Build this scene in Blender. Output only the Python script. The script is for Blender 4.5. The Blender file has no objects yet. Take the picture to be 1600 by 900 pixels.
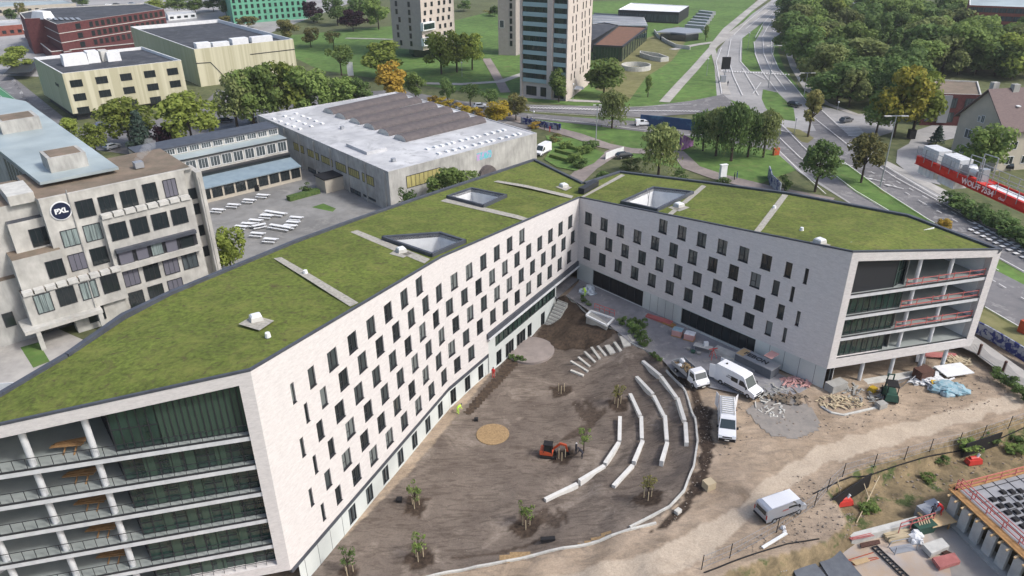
import bpy, bmesh, math, random
from mathutils import Vector, Matrix
from mathutils import geometry as mgeo
R = math.radians
rnd = random.Random(7)
S = bpy.context.scene
COL = S.collection

# ------------------------------------------------------------------ camera
F, PITCH, ROLL, CH = 1153.7, R(27.18), R(-.51), 56.0
fw = Vector((0, math.cos(PITCH), -math.sin(PITCH)))
r0 = Vector((1, 0, 0)); u0 = r0.cross(fw)
rt = r0*math.cos(ROLL) + u0*math.sin(ROLL)
up = -r0*math.sin(ROLL) + u0*math.cos(ROLL)
cd = bpy.data.cameras.new("camera"); cam = bpy.data.objects.new("camera", cd); COL.objects.link(cam)
cam.matrix_world = Matrix(((rt.x, up.x, -fw.x, 0), (rt.y, up.y, -fw.y, 0), (rt.z, up.z, -fw.z, CH), (0, 0, 0, 1)))
cd.sensor_width = 36; cd.lens = 36*F/1600; cd.clip_end = 6000; cd.clip_start = .5
S.camera = cam
# ------------------------------------------------------------------ light
W = bpy.data.worlds.new("World"); S.world = W; W.use_nodes = True
SUN_AZ, SUN_EL = -22, 46            # azimuth measured from +X towards +Y
nt = W.node_tree; sky = nt.nodes.new('ShaderNodeTexSky'); sky.sky_type = 'NISHITA'; sky.sun_disc = False
sky.sun_elevation = R(SUN_EL); sky.sun_rotation = R(90-SUN_AZ); sky.dust_density = 4; sky.air_density = 1; sky.ozone_density = 1
nt.links.new(sky.outputs[0], nt.nodes['Background'].inputs[0]); nt.nodes['Background'].inputs[1].default_value = .14
sl = bpy.data.lights.new("sun", 'SUN'); sl.energy = 1.85; sl.angle = R(8); sl.color = (1, .975, .94)
so = bpy.data.objects.new("sun", sl); COL.objects.link(so)
sd = Vector((math.cos(R(SUN_EL))*math.cos(R(SUN_AZ)), math.cos(R(SUN_EL))*math.sin(R(SUN_AZ)), math.sin(R(SUN_EL))))
so.rotation_euler = sd.to_track_quat('Z', 'Y').to_euler(); so.location = (0, 0, 200)
S.view_settings.view_transform = 'Standard'; S.view_settings.look = 'None'; S.view_settings.gamma = 1; S.view_settings.exposure = 0.55
S.view_settings.use_curve_mapping = False
S.render.engine = 'CYCLES'

# ------------------------------------------------------------------ survey helpers: photo pixel -> point of the site
def D(a): return Vector((math.cos(R(a)), math.sin(R(a))))
def ray(u, v): return fw*F + rt*(u-800) - up*(v-450)
def G(u, v, z=0.0):
    d = ray(u, v); t = (z-CH)/d.z; return Vector((d.x*t, d.y*t, z))
def onwall(u, v, p, a):
    e = D(a); n = Vector((-e.y, e.x)); d = ray(u, v); dn = d.x*n.x+d.y*n.y
    t = (p[0]*n.x+p[1]*n.y)/dn; w = Vector((d.x*t, d.y*t, CH+d.z*t))
    return (w.x-p[0])*e.x+(w.y-p[1])*e.y, w.z
def zat(u, v, p):
    d = ray(u, v); t = (d.x*p[0]+d.y*p[1])/(d.x**2+d.y**2); return CH+d.z*t

# ------------------------------------------------------------------ materials
MATS = {}
def mat(name, c, rough=.85, c2=None, scale=1.0, bump=0, metal=0, spec=.3, stretch=None, detail=5, thr=(.35, .65), big=0, rand=0, alpha=1, trans=0):
    if name in MATS: return MATS[name]
    m = bpy.data.materials.new(name); m.use_nodes = True; n = m.node_tree.nodes; l = m.node_tree.links
    b = n['Principled BSDF']; b.inputs['Roughness'].default_value = rough; b.inputs['Metallic'].default_value = metal
    b.inputs['Specular IOR Level'].default_value = spec; b.inputs['Base Color'].default_value = (*c, 1)
    if alpha < 1: b.inputs['Alpha'].default_value = alpha
    if trans: b.inputs['Transmission Weight'].default_value = trans
    if c2 or bump or big or rand:
        g = n.new('ShaderNodeNewGeometry'); src = g.outputs['Position']
        if stretch:
            mp = n.new('ShaderNodeMapping'); mp.inputs['Scale'].default_value = stretch; l.new(src, mp.inputs[0]); src = mp.outputs[0]
        tx = n.new('ShaderNodeTexNoise'); tx.inputs['Scale'].default_value = scale; tx.inputs['Detail'].default_value = detail
        tx.inputs['Roughness'].default_value = .62; l.new(src, tx.inputs['Vector'])
        rp = n.new('ShaderNodeValToRGB'); rp.color_ramp.elements[0].position = thr[0]; rp.color_ramp.elements[1].position = thr[1]
        rp.color_ramp.elements[0].color = (*c, 1); rp.color_ramp.elements[1].color = (*(c2 or c), 1); l.new(tx.outputs[0], rp.inputs[0])
        out = rp.outputs[0]
        if big:
            t2 = n.new('ShaderNodeTexNoise'); t2.inputs['Scale'].default_value = big; t2.inputs['Detail'].default_value = 3; l.new(g.outputs['Position'], t2.inputs['Vector'])
            mr = n.new('ShaderNodeMapRange'); mr.inputs[1].default_value = .3; mr.inputs[2].default_value = .7; mr.inputs[3].default_value = .78; mr.inputs[4].default_value = 1.18
            l.new(t2.outputs[0], mr.inputs[0]); mx = n.new('ShaderNodeMix'); mx.data_type = 'RGBA'; mx.blend_type = 'MULTIPLY'; mx.inputs[0].default_value = 1
            l.new(out, mx.inputs[6]); l.new(mr.outputs[0], mx.inputs[7]); out = mx.outputs[2]
        if rand:
            oi = n.new('ShaderNodeObjectInfo'); mr = n.new('ShaderNodeMapRange'); mr.inputs[3].default_value = 1-rand; mr.inputs[4].default_value = 1+rand
            l.new(oi.outputs['Random'], mr.inputs[0]); mx = n.new('ShaderNodeMix'); mx.data_type = 'RGBA'; mx.blend_type = 'MULTIPLY'; mx.inputs[0].default_value = 1
            l.new(out, mx.inputs[6]); l.new(mr.outputs[0], mx.inputs[7]); out = mx.outputs[2]
        l.new(out, b.inputs['Base Color'])
        if bump:
            bp = n.new('ShaderNodeBump'); bp.inputs['Strength'].default_value = bump; bp.inputs['Distance'].default_value = .05; l.new(tx.outputs[0], bp.inputs['Height']); l.new(bp.outputs[0], b.inputs['Normal'])
    MATS[name] = m; return m

def brick_mat(name, c1, c2, mo, bw=.24, rh=.075, ms=.012):
    m = mat(name, c1, .9); n = m.node_tree.nodes; l = m.node_tree.links; b = n['Principled BSDF']
    uv = n.new('ShaderNodeUVMap'); br = n.new('ShaderNodeTexBrick'); br.inputs['Scale'].default_value = 1
    br.inputs['Brick Width'].default_value = bw; br.inputs['Row Height'].default_value = rh; br.inputs['Mortar Size'].default_value = ms
    br.inputs['Color1'].default_value = (*c1, 1); br.inputs['Color2'].default_value = (*c2, 1); br.inputs['Mortar'].default_value = (*mo, 1); br.inputs['Bias'].default_value = -.1
    l.new(uv.outputs[0], br.inputs[0])
    no = n.new('ShaderNodeTexNoise'); no.inputs['Scale'].default_value = 1; no.inputs['Detail'].default_value = 8; no.inputs['Roughness'].default_value = .75
    mp = n.new('ShaderNodeMapping'); mp.inputs['Scale'].default_value = (.9, 3.4, 1); l.new(uv.outputs[0], mp.inputs[0]); l.new(mp.outputs[0], no.inputs[0])
    mr = n.new('ShaderNodeMapRange'); mr.inputs[1].default_value = .25; mr.inputs[2].default_value = .75; mr.inputs[3].default_value = .84; mr.inputs[4].default_value = 1.13; l.new(no.outputs[0], mr.inputs[0])
    mx = n.new('ShaderNodeMix'); mx.data_type = 'RGBA'; mx.blend_type = 'MULTIPLY'; mx.inputs[0].default_value = 1
    l.new(br.outputs[0], mx.inputs[6]); l.new(mr.outputs[0], mx.inputs[7]); l.new(mx.outputs[2], b.inputs['Base Color'])
    bp = n.new('ShaderNodeBump'); bp.inputs['Strength'].default_value = .3; bp.inputs['Distance'].default_value = .02; l.new(br.outputs[1], bp.inputs['Height']); bp.invert = True; l.new(bp.outputs[0], b.inputs['Normal'])
    return m

M = dict(
 brick=brick_mat('pale_brick', (.62, .60, .595), (.53, .515, .515), (.61, .595, .59)),
 panel=mat('white_panel', (.56, .60, .59), .6, (.50, .54, .53), .6, big=.15),
 anth=mat('anthracite_metal', (.028, .03, .035), .5),
 coping=mat('coping_metal', (.075, .085, .105), .5, (.055, .06, .075), .8),
 glass=mat('dark_glass', (.018, .024, .026), .08, spec=.6),
 glass2=mat('curtained_glass', (.10, .12, .13), .15, (.03, .04, .045), .9, spec=.5, stretch=(3, 3, .3)),
 gglass=mat('green_glass', (.03, .06, .05), .07, (.012, .024, .022), .5, spec=.8, stretch=(1.5, 1.5, .4)),
 gpanel=mat('green_panel', (.042, .072, .055), .25, spec=.5),
 sedum=mat('sedum_roof', (.062, .078, .016), .95, (.145, .19, .034), 2.3, bump=.9, detail=14, big=.1, thr=(.34, .66)),
 gravel=mat('roof_gravel', (.42, .40, .35), .95, (.26, .25, .22), 3, bump=.3),
 white=mat('white_render', (.72, .74, .75), .7, (.62, .64, .66), .8),
 slab=mat('white_concrete', (.58, .60, .62), .8, (.48, .50, .52), 1.2),
 floorg=mat('grey_floor', (.30, .33, .325), .7, (.24, .27, .265), .3), soffit=mat('soffit', (.36, .40, .40), .8, (.28, .32, .33), .3),
 conc=mat('raw_concrete', (.36, .36, .34), .9, (.26, .26, .25), .7, bump=.2, big=.2),
 concl=mat('light_concrete', (.54, .54, .51), .9, (.42, .42, .40), 1.1, bump=.1),
 bench=mat('bench_concrete', (.62, .62, .60), .8, (.54, .54, .52), 1.1), plank=mat('plank', (.30, .18, .085), .8, (.22, .13, .06), 2), timber=mat('timber', (.42, .24, .10), .8, (.30, .17, .07), 2),
 red=mat('red_paint', (.52, .05, .04), .5), redr=mat('red_rail', (.44, .13, .125), .7),
 redl=mat('crane_red', (.60, .030, .018), .45, (.48, .024, .018), .6),
 lred=mat('faded_red_panel', (.42, .16, .15), .8, (.34, .12, .11), 2),
 asph=mat('asphalt', (.175, .17, .175), .9, (.135, .135, .142), .5, bump=.15, big=.05),
 asphl=mat('pale_asphalt', (.33, .325, .325), .9, (.26, .26, .26), .4, bump=.1, big=.05),
 pave=mat('paving', (.245, .245, .26), .9, (.185, .185, .2), .6, bump=.1, big=.12),
 pavel=mat('pale_paving', (.40, .385, .36), .9, (.31, .30, .285), .5, bump=.1, big=.08),
 yard=mat('yard_paving', (.24, .24, .235), .9, (.185, .185, .18), .4, bump=.1, big=.06),
 path=mat('brick_path', (.26, .225, .21), .9, (.20, .175, .165), .7, bump=.1, big=.1),
 line=mat('road_paint', (.66, .66, .66), .7, (.5, .5, .5), 3),
 lawn=mat('lawn', (.062, .118, .028), .95, (.115, .20, .048), .35, bump=.4, big=.04, detail=9),
 rough_grass=mat('rough_grass', (.065, .082, .034), .95, (.125, .135, .062), .5, bump=.4, big=.06, detail=9),
 meadow=mat('dry_meadow', (.12, .125, .045), .95, (.19, .18, .085), .3, bump=.4, big=.06, detail=9),
 soil_bed=mat('bark_mulch', (.085, .06, .042), .95, (.035, .026, .02), 2.2, bump=1, detail=10),
 dark=mat('black_rubber', (.014, .014, .016), .7), tyre=mat('tyre', (.02, .02, .02), .8),
 vanw=mat('white_car_paint', (.74, .76, .79), .28, spec=.5), silver=mat('silver_car_paint', (.42, .45, .50), .3, metal=.5),
 carb=mat('black_car_paint', (.02, .022, .028), .25, spec=.5), carblue=mat('blue_car_paint', (.03, .06, .16), .3), carred=mat('red_car_paint', (.35, .03, .02), .3), carg=mat('grey_car_paint', (.14, .15, .17), .3, metal=.4),
 wind=mat('windscreen', (.03, .045, .05), .06, spec=.8), lamp=mat('headlamp', (.6, .65, .7), .1), plate=mat('number_plate', (.7, .7, .65), .5),
 steel=mat('galvanised_steel', (.34, .36, .39), .45, metal=.4), rust=mat('rust_steel', (.12, .06, .045), .9, (.06, .035, .03), 6),
 orange=mat('orange_paint', (.42, .075, .03), .5), wg1=mat('window_glass', (.05, .062, .065), .08, spec=.7), wg2=mat('window_glass_pale', (.15, .17, .17), .1, spec=.7), hiv=mat('hi_vis', (.50, .80, .08), .6), skin=mat('skin', (.45, .26, .18), .6), trouser=mat('dark_trousers', (.03, .035, .06), .9),  # paler window glass: sky reflection and drawn blinds put into the pane colour
 jack_red=mat('red_jacket', (.5, .03, .03), .8), jack_dark=mat('dark_jacket', (.03, .03, .04), .9), jack_blue=mat('blue_jacket', (.05, .09, .22), .9), helmet=mat('white_helmet', (.8, .8, .78), .4),
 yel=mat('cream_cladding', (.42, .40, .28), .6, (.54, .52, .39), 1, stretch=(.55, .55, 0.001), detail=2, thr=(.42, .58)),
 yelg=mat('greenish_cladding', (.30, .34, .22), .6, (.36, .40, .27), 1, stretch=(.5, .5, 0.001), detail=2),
 groof=mat('dark_roofing', (.060, .066, .078), .9, (.042, .046, .056), .2, big=.07),
 concb=mat('weathered_concrete', (.47, .465, .435), .9, (.38, .375, .35), 1.3, bump=.1, stretch=(1, 1, .5), big=.35),
 concs=mat('streaked_concrete', (.42, .42, .40), .9, (.32, .32, .305), 1.6, bump=.1, stretch=(1, 1, .25), big=.3),
 hroof=mat('white_membrane', (.50, .51, .52), .8, (.40, .41, .43), .25, big=.08),
 vault=mat('grey_brown_vault', (.12, .105, .105), .8, (.085, .075, .078), 1, stretch=(1, 1, 1)),
 broof=mat('pale_blue_roof', (.36, .42, .43), .5, (.30, .36, .38), .2, big=.08), mroof=mat('seamed_metal_roof', (.22, .29, .34), .5, (.17, .23, .28), .5),
 brown=mat('brown_gravel_roof', (.22, .17, .13), .95, (.14, .12, .09), .6, bump=.2, detail=9, big=.15),
 blind=mat('grey_blind', (.13, .13, .16), .6), yblind=mat('yellow_blind', (.42, .38, .15), .7, (.28, .25, .10), 2, stretch=(1, 1, .2)),
 dbrick=mat('dark_red_brick', (.085, .028, .03), .85, (.12, .042, .042), 1.2), rbrick=mat('red_brick', (.20, .065, .05), .85, (.26, .09, .07), 1),
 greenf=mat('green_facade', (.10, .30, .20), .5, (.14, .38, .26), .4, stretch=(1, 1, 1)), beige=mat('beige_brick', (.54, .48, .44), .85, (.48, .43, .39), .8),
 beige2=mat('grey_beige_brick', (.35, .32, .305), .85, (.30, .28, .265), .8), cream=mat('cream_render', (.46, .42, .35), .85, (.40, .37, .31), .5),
 tile=mat('brown_roof_tile', (.16, .12, .115), .8, (.12, .09, .09), 1.5, stretch=(1, 1, 4)), rustroof=mat('rust_brown_roof', (.19, .10, .065), .9, (.14, .08, .055), .5),
 bark=mat('bark', (.07, .055, .04), .95, (.04, .03, .025), 3), stake=mat('pale_stake', (.45, .38, .26), .8),
 greenbox=mat('dark_green_paint', (.03, .08, .06), .6), yellowp=mat('yellow_plastic', (.55, .36, .03), .6), bluebag=mat('blue_plastic', (.14, .30, .38), .5, (.34, .42, .46), 1.6), bagw=mat('white_bag', (.72, .74, .76), .8, (.55, .57, .6), 2),
 pinkp=mat('pink_board', (.52, .30, .28), .8), purple=mat('purple_paint', (.30, .09, .36), .6, (.55, .3, .6), 1.2), bluewall=mat('blue_mural', (.02, .055, .14), .6, (.06, .16, .26), .25, thr=(.55, .7)),
 ply=mat('plywood', (.50, .34, .17), .7, (.60, .46, .28), .3, big=.2), sheet=mat('grey_membrane_panel', (.13, .145, .165), .8, (.10, .11, .13), 1.5),
 graff=mat('graffiti', (.30, .32, .36), .7, (.03, .04, .16), 1.0, thr=(.46, .54), detail=3), court=mat('green_court', (.06, .20, .10), .8), steam=mat('steam', (.9, .9, .9), 1),
 water=mat('solar_glass', (.03, .04, .06), .2), cloth_g=mat('green_curtain', (.27, .33, .32), .9, (.10, .13, .13), 3, stretch=(2, 2, .1)),
)
LEAF = {}
def leafmat(name, c, c2, r=.27):
    m = mat(name, c, .75, c2, 1.6, rand=r, spec=.15, detail=3); n = m.node_tree.nodes; l = m.node_tree.links
    b = n['Principled BSDF']; tr = n.new('ShaderNodeBsdfTranslucent'); mx = n.new('ShaderNodeMixShader'); mx.inputs[0].default_value = .4
    src = b.inputs['Base Color'].links[0].from_socket; l.new(src, tr.inputs[0]); l.new(b.outputs[0], mx.inputs[1]); l.new(tr.outputs[0], mx.inputs[2]); l.new(mx.outputs[0], n['Material Output'].inputs[0])
    LEAF[name] = m; return m
for n_, c1_, c2_ in (('dark', (.062, .105, .036), (.112, .165, .054)), ('mid', (.088, .138, .040), (.155, .205, .060)), ('yellow_green', (.125, .165, .034), (.20, .235, .055)), ('orange', (.19, .13, .025), (.30, .215, .04)), ('gold', (.15, .165, .03), (.27, .23, .04)),
 ('brown', (.11, .115, .045), (.18, .165, .06)), ('willow', (.102, .13, .048), (.175, .20, .076)), ('blue', (.034, .058, .044), (.062, .09, .072)), ('yellow', (.24, .19, .025), (.36, .28, .045))): leafmat('leaf_'+n_, tuple(x*1.42 for x in c1_), tuple(x*1.42 for x in c2_))
leafmat('leaf_purple', (.030, .014, .024), (.060, .026, .038), .1)
def patchy(m, col, sc, lo, hi):
    n = m.node_tree.nodes; l = m.node_tree.links; b = n['Principled BSDF']; src = b.inputs['Base Color'].links[0].from_socket; g = n.new('ShaderNodeNewGeometry'); t = n.new('ShaderNodeTexNoise'); t.inputs['Scale'].default_value = sc; t.inputs['Detail'].default_value = 12; t.inputs['Roughness'].default_value = .72; t.inputs['Distortion'].default_value = .6; l.new(g.outputs['Position'], t.inputs[0])
    mr = n.new('ShaderNodeMapRange'); mr.inputs[1].default_value = lo; mr.inputs[2].default_value = hi; l.new(t.outputs[0], mr.inputs[0]); mx = n.new('ShaderNodeMix'); mx.data_type = 'RGBA'; l.new(mr.outputs[0], mx.inputs[0]); l.new(src, mx.inputs[6]); mx.inputs[7].default_value = (*col, 1); l.new(mx.outputs[2], b.inputs['Base Color'])
patchy(M['sedum'], (.17, .185, .045), .3, .48, .7); patchy(M['sedum'], (.095, .078, .035), .55, .57, .7); patchy(M['sedum'], (.075, .068, .028), 1.3, .55, .66); patchy(M['asph'], (.24, .235, .235), .35, .55, .6); patchy(M['lawn'], (.13, .14, .055), .25, .56, .68); patchy(M['hroof'], (.33, .34, .35), .3, .52, .62); patchy(M['groof'], (.09, .095, .105), .3, .5, .62); patchy(M['yard'], (.27, .265, .25), .2, .54, .66); patchy(M['pave'], (.34, .33, .31), .5, .54, .66)

# ------------------------------------------------------------------ mesh builder
class MB:
    def __init__(s): s.v = []; s.f = []; s.m = []; s.uv = {}
    def poly(s, pts, mi=0, uv=None):
        i = len(s.v); s.v += [tuple(p) for p in pts]; s.f.append(tuple(range(i, i+len(pts)))); s.m.append(mi)
        if uv: s.uv[len(s.f)-1] = uv
        return s
    def box(s, c, d, rz=0, mi=0, top=None, M4=None):
        x, y, z = d[0]/2, d[1]/2, d[2]/2; tx, ty = (x, y) if top is None else (x*top[0], y*top[1])
        P = [(-x, -y, -z), (x, -y, -z), (x, y, -z), (-x, y, -z), (-tx, -ty, z), (tx, -ty, z), (tx, ty, z), (-tx, ty, z)]
        ca, sa = math.cos(rz), math.sin(rz); i = len(s.v)
        P = [(c[0]+p[0]*ca-p[1]*sa, c[1]+p[0]*sa+p[1]*ca, c[2]+p[2]) for p in P]
        if M4: P = [tuple(M4 @ Vector(p)) for p in P]
        s.v += P
        for q in ((0, 3, 2, 1), (4, 5, 6, 7), (0, 1, 5, 4), (1, 2, 6, 5), (2, 3, 7, 6), (3, 0, 4, 7)): s.f.append(tuple(i+k for k in q)); s.m.append(mi)
        return s
    def beam(s, a, b, w, h=None, mi=0, roll=None):
        a, b = Vector(a), Vector(b); h = h or w; t = (b-a).normalized(); ref = Vector((0, 0, 1)) if abs(t.z) < .95 else Vector((1, 0, 0))
        sx = t.cross(ref).normalized(); sy = sx.cross(t); i = len(s.v)
        for p in (a, b):
            for q in ((-1, -1), (1, -1), (1, 1), (-1, 1)): s.v.append(tuple(p+sx*q[0]*w/2+sy*q[1]*h/2))
        for q in ((0, 3, 2, 1), (4, 5, 6, 7), (0, 1, 5, 4), (1, 2, 6, 5), (2, 3, 7, 6), (3, 0, 4, 7)): s.f.append(tuple(i+k for k in q)); s.m.append(mi)
        return s
    def tube(s, a, b, r1, r2=None, n=8, mi=0):
        a, b = Vector(a), Vector(b); r2 = r1 if r2 is None else r2; t = (b-a).normalized(); ref = Vector((0, 0, 1)) if abs(t.z) < .95 else Vector((1, 0, 0))
        sx = t.cross(ref).normalized(); sy = sx.cross(t); i = len(s.v)
        for p, r in ((a, r1), (b, r2)):
            for k in range(n): an = 2*math.pi*k/n; s.v.append(tuple(p+sx*r*math.cos(an)+sy*r*math.sin(an)))
        for k in range(n): s.f.append((i+k, i+(k+1) % n, i+n+(k+1) % n, i+n+k)); s.m.append(mi)
        s.f.append(tuple(i+k for k in reversed(range(n)))); s.m.append(mi); s.f.append(tuple(i+n+k for k in range(n))); s.m.append(mi)
        return s
    def ball(s, c, r, mi=0, nu=8, nv=6, jit=0, rg=None):
        i = len(s.v); rr = r if hasattr(r, '__len__') else (r, r, r)
        for a in range(1, nv):
            for b in range(nu):
                th = math.pi*a/nv; ph = 2*math.pi*b/nu; k = 1+((rg or rnd).uniform(-jit, jit) if jit else 0)
                s.v.append((c[0]+rr[0]*k*math.sin(th)*math.cos(ph), c[1]+rr[1]*k*math.sin(th)*math.sin(ph), c[2]+rr[2]*k*math.cos(th)))
        s.v += [(c[0], c[1], c[2]+rr[2]), (c[0], c[1], c[2]-rr[2])]; T = len(s.v)-2; Bm = T+1
        for a in range(nv-2):
            for b in range(nu): s.f.append((i+a*nu+b, i+(a+1)*nu+b, i+(a+1)*nu+(b+1) % nu, i+a*nu+(b+1) % nu)); s.m.append(mi)
        for b in range(nu):
            s.f.append((T, i+b, i+(b+1) % nu)); s.m.append(mi); s.f.append((Bm, i+(nv-2)*nu+(b+1) % nu, i+(nv-2)*nu+b)); s.m.append(mi)
        return s
    def prism(s, pts, z0, z1, mi=0, mt=None, bot=True):
        """vertical prism over polygon pts (xy), z0 / z1 numbers or per-vertex lists"""
        n = len(pts); area = sum(pts[k][0]*pts[(k+1) % n][1]-pts[(k+1) % n][0]*pts[k][1] for k in range(n))
        Z0 = z0 if hasattr(z0, '__len__') else [z0]*n; Z1 = z1 if hasattr(z1, '__len__') else [z1]*n
        if area < 0: pts = pts[::-1]; Z0 = Z0[::-1]; Z1 = Z1[::-1]
        i = len(s.v); s.v += [(p[0], p[1], Z0[k]) for k, p in enumerate(pts)]+[(p[0], p[1], Z1[k]) for k, p in enumerate(pts)]
        for k in range(n): s.f.append((i+k, i+(k+1) % n, i+n+(k+1) % n, i+n+k)); s.m.append(mi)
        tris = mgeo.tessellate_polygon([[Vector((p[0], p[1], 0)) for p in pts]])
        for t in tris:
            a, b, c = t
            cr = (pts[b][0]-pts[a][0])*(pts[c][1]-pts[a][1])-(pts[b][1]-pts[a][1])*(pts[c][0]-pts[a][0])
            if cr < 0: b, c = c, b
            s.f.append((i+n+a, i+n+b, i+n+c)); s.m.append(mi if mt is None else mt)
            if bot: s.f.append((i+a, i+c, i+b)); s.m.append(mi)
        return s
    def build(s, name, mats, parent=None, smooth=False, world=False, off=None):
        me = bpy.data.meshes.new(name); o = bpy.data.objects.new(name, me)
        if not isinstance(mats, (list, tuple)): mats = [mats]
        V = s.v
        if world and parent is not None:
            p = Vector(WL.get(parent.name, parent.location)); V = [(a-p.x, b-p.y, c-p.z) for a, b, c in V]
        if off is not None: V = [(a-off[0], b-off[1], c-off[2]) for a, b, c in V]; o.location = off
        me.from_pydata(V, [], s.f)
        for m in mats: me.materials.append(m)
        if len(mats) > 1: me.polygons.foreach_set('material_index', s.m)
        if s.uv:
            ul = me.uv_layers.new(name='UVMap')
            for fi, uvs in s.uv.items():
                ps = me.polygons[fi]
                for k, li in enumerate(ps.loop_indices): ul.data[li].uv = uvs[k]
        if smooth: me.polygons.foreach_set('use_smooth', [True]*len(me.polygons))
        me.update(); COL.objects.link(o)
        if parent is not None: o.parent = parent
        if world and parent is not None: WL[o.name] = WL.get(parent.name, Vector(parent.location))
        return o
WL = {}
def thing(name, label, cat, loc=(0, 0, 0), rz=0, group=None):
    o = bpy.data.objects.new(name, None); COL.objects.link(o); o.empty_display_size = .3; o.location = loc; o.rotation_euler = (0, 0, rz)
    o['label'] = label; o['category'] = cat
    if group: o['group'] = group
    return o
def tag(o, label, cat, group=None, kind=None):
    o['label'] = label; o['category'] = cat
    if group: o['group'] = group
    if kind: o['kind'] = kind
    return o
def struct(o, label=None): 
    o['kind'] = 'structure'; o['category'] = o.name.split('.')[0].replace('_', ' ')
    if label: o['label'] = label
    return o
def kids(o): return list(o.children)
def dup(root, loc, rz=None, label=None, group=None, scale=None):
    r = root.copy(); COL.objects.link(r); r.location = loc
    if rz is not None: r.rotation_euler = (0, 0, rz)
    if scale: r.scale = scale if hasattr(scale, '__len__') else (scale,)*3
    if label: r['label'] = label
    if group: r['group'] = group
    for ch in kids(root):
        c = ch.copy(); COL.objects.link(c); c.parent = r
        for g in kids(ch):
            d = g.copy(); COL.objects.link(d); d.parent = c
    return r
def one(name, mb, m, label, cat, group=None, loc=None, smooth=False):
    """a thing that is a single mesh, its origin at its base"""
    if loc is None:
        xs = [v[0] for v in mb.v]; ys = [v[1] for v in mb.v]; loc = ((min(xs)+max(xs))/2, (min(ys)+max(ys))/2, min(v[2] for v in mb.v))
    o = mb.build(name, m, None, smooth, off=loc); return tag(o, label, cat, group)

# ================================================================== TERRAIN
# spot heights (photo pixel, metres): sunken garden, its rim, the haul road
SPOT = [(u, v, -3.6) for u, v in ((470, 900), (500, 893), (560, 830), (640, 735), (720, 640), (790, 560), (830, 548), (856, 508), (700, 700), (760, 680), (850, 640), (850, 710), (640, 800), (560, 870), (870, 600), (800, 620), (600, 860), (740, 780), (835, 575), (810, 545))]
SPOT += [(905, 610, -3.4), (915, 670, -3.3), (800, 830, -3.1), (900, 760, -3.0), (966, 660, -2.8), (950, 715, -2.8), (853, 782, -2.8), (990, 620, -2.2), (1000, 670, -2.1), (990, 730, -2.1), (960, 762, -2.1), (1012, 590, -1.6), (1040, 650, -1.4), (1035, 725, -1.4),
 (1010, 566, -1.0), (1045, 600, -.8), (1070, 640, -.6), (1075, 690, -.6), (870, 592, -3.2), (905, 572, -2.4), (940, 553, -1.6), (970, 535, -.8),
 (885, 462, 0), (905, 470, 0), (945, 500, 0), (965, 515, 0), (985, 535, 0), (1003, 545, 0), (870, 535, -3), (900, 520, -1.7), (930, 530, -1.6), (905, 490, -.8), (880, 560, -3.1), (940, 515, -.8),
 (1030, 560, 0), (1075, 610, 0), (1093, 660, 0), (1098, 700, 0), (1090, 750, 0), (1062, 790, -.2), (1000, 828, -.6), (900, 856, -1.7), (800, 876, -2.5), (700, 893, -3.2), (620, 905, -3.5), (1090, 800, 0), (1050, 860, -.2), (960, 890, -.9), (860, 898, -2.0), (1150, 850, 0), (760, 905, -2.8),
 (1120, 640, 0), (1150, 760, 0), (1130, 560, 0), (1050, 520, 0), (1100, 590, 0), (960, 480, 0), (1050, 900, -.2), (860, 450, 0), (1080, 560, 0)]
SPOT += [(872, 487, -1.9), (880, 500, -2.0), (890, 535, -2.7), (872, 515, -3.0), (866, 500, -2.9), (885, 480, -.9), (915, 510, -1.2), (910, 545, -2.9), (895, 515, -1.9)]
SP = [(G(u, v, z).x, G(u, v, z).y, z) for u, v, z in SPOT]
SP += [(x, y, 0) for x, y in ((40, 45), (40, 60), (40, 80), (30, 70), (20, 100), (60, 40), (60, 70), (30, 45), (14, 112), (5, 118), (-25, 90), (-40, 70), (20, 38))]+[(-25, 45, -3.6), (-10, 40, -3.4), (5, 38, -1.5), (-30, 35, -3.6)]
_c = G(832, 548, -3.6); SP += [(_c.x+r*math.cos(a), _c.y+r*math.sin(a), -3.62) for r in (0, 2.5, 4.6) for a in (0, .9, 1.8, 2.7, 3.6, 4.5, 5.4)]
PIT = [G(u, v) for u, v in ((1292, 762), (1345, 728), (1440, 700), (1530, 668), (1640, 640), (1900, 700), (2000, 1000), (1120, 1000), (1100, 925), (1140, 890), (1290, 842), (1325, 815))]
def inside(x, y, P):
    c = False; n = len(P); j = n-1
    for i in range(n):
        if (P[i][1] > y) != (P[j][1] > y) and x < (P[j][0]-P[i][0])*(y-P[i][1])/(P[j][1]-P[i][1])+P[i][0]: c = not c
        j = i
    return c
def edist(x, y, P):
    b = 1e9
    for i in range(len(P)):
        ax, ay = P[i][0], P[i][1]; bx, by = P[i-1][0], P[i-1][1]; dx, dy = bx-ax, by-ay; t = max(0, min(1, ((x-ax)*dx+(y-ay)*dy)/(dx*dx+dy*dy)))
        b = min(b, math.hypot(x-ax-t*dx, y-ay-t*dy))
    return b
from mathutils import noise as mnoise
PITD = -2.2
X0, X1, Y0, Y1 = -48.0, 72.0, 26.0, 128.0
def h0(x, y):
    if not (X0 < x < X1 and Y0 < y < Y1) : return 0.0
    sw = sz = 0
    for px, py, pz in SP:
        d2 = (x-px)**2+(y-py)**2+.8; w = d2**-1.75; sw += w; sz += w*pz
    z = sz/sw
    ed = min(x-X0, X1-x, y-Y0, Y1-y)/4
    return z*min(1, ed)
def hh(x, y):
    z = h0(x, y)
    if inside(x, y, PIT):
        d = edist(x, y, PIT); k = min(1, d/1.6); k = k*k*(3-2*k)
        z = z*(1-k)+PITD*k+.25*mnoise.noise(Vector((x*.8, y*.8, 0)))*k
    return z
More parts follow.
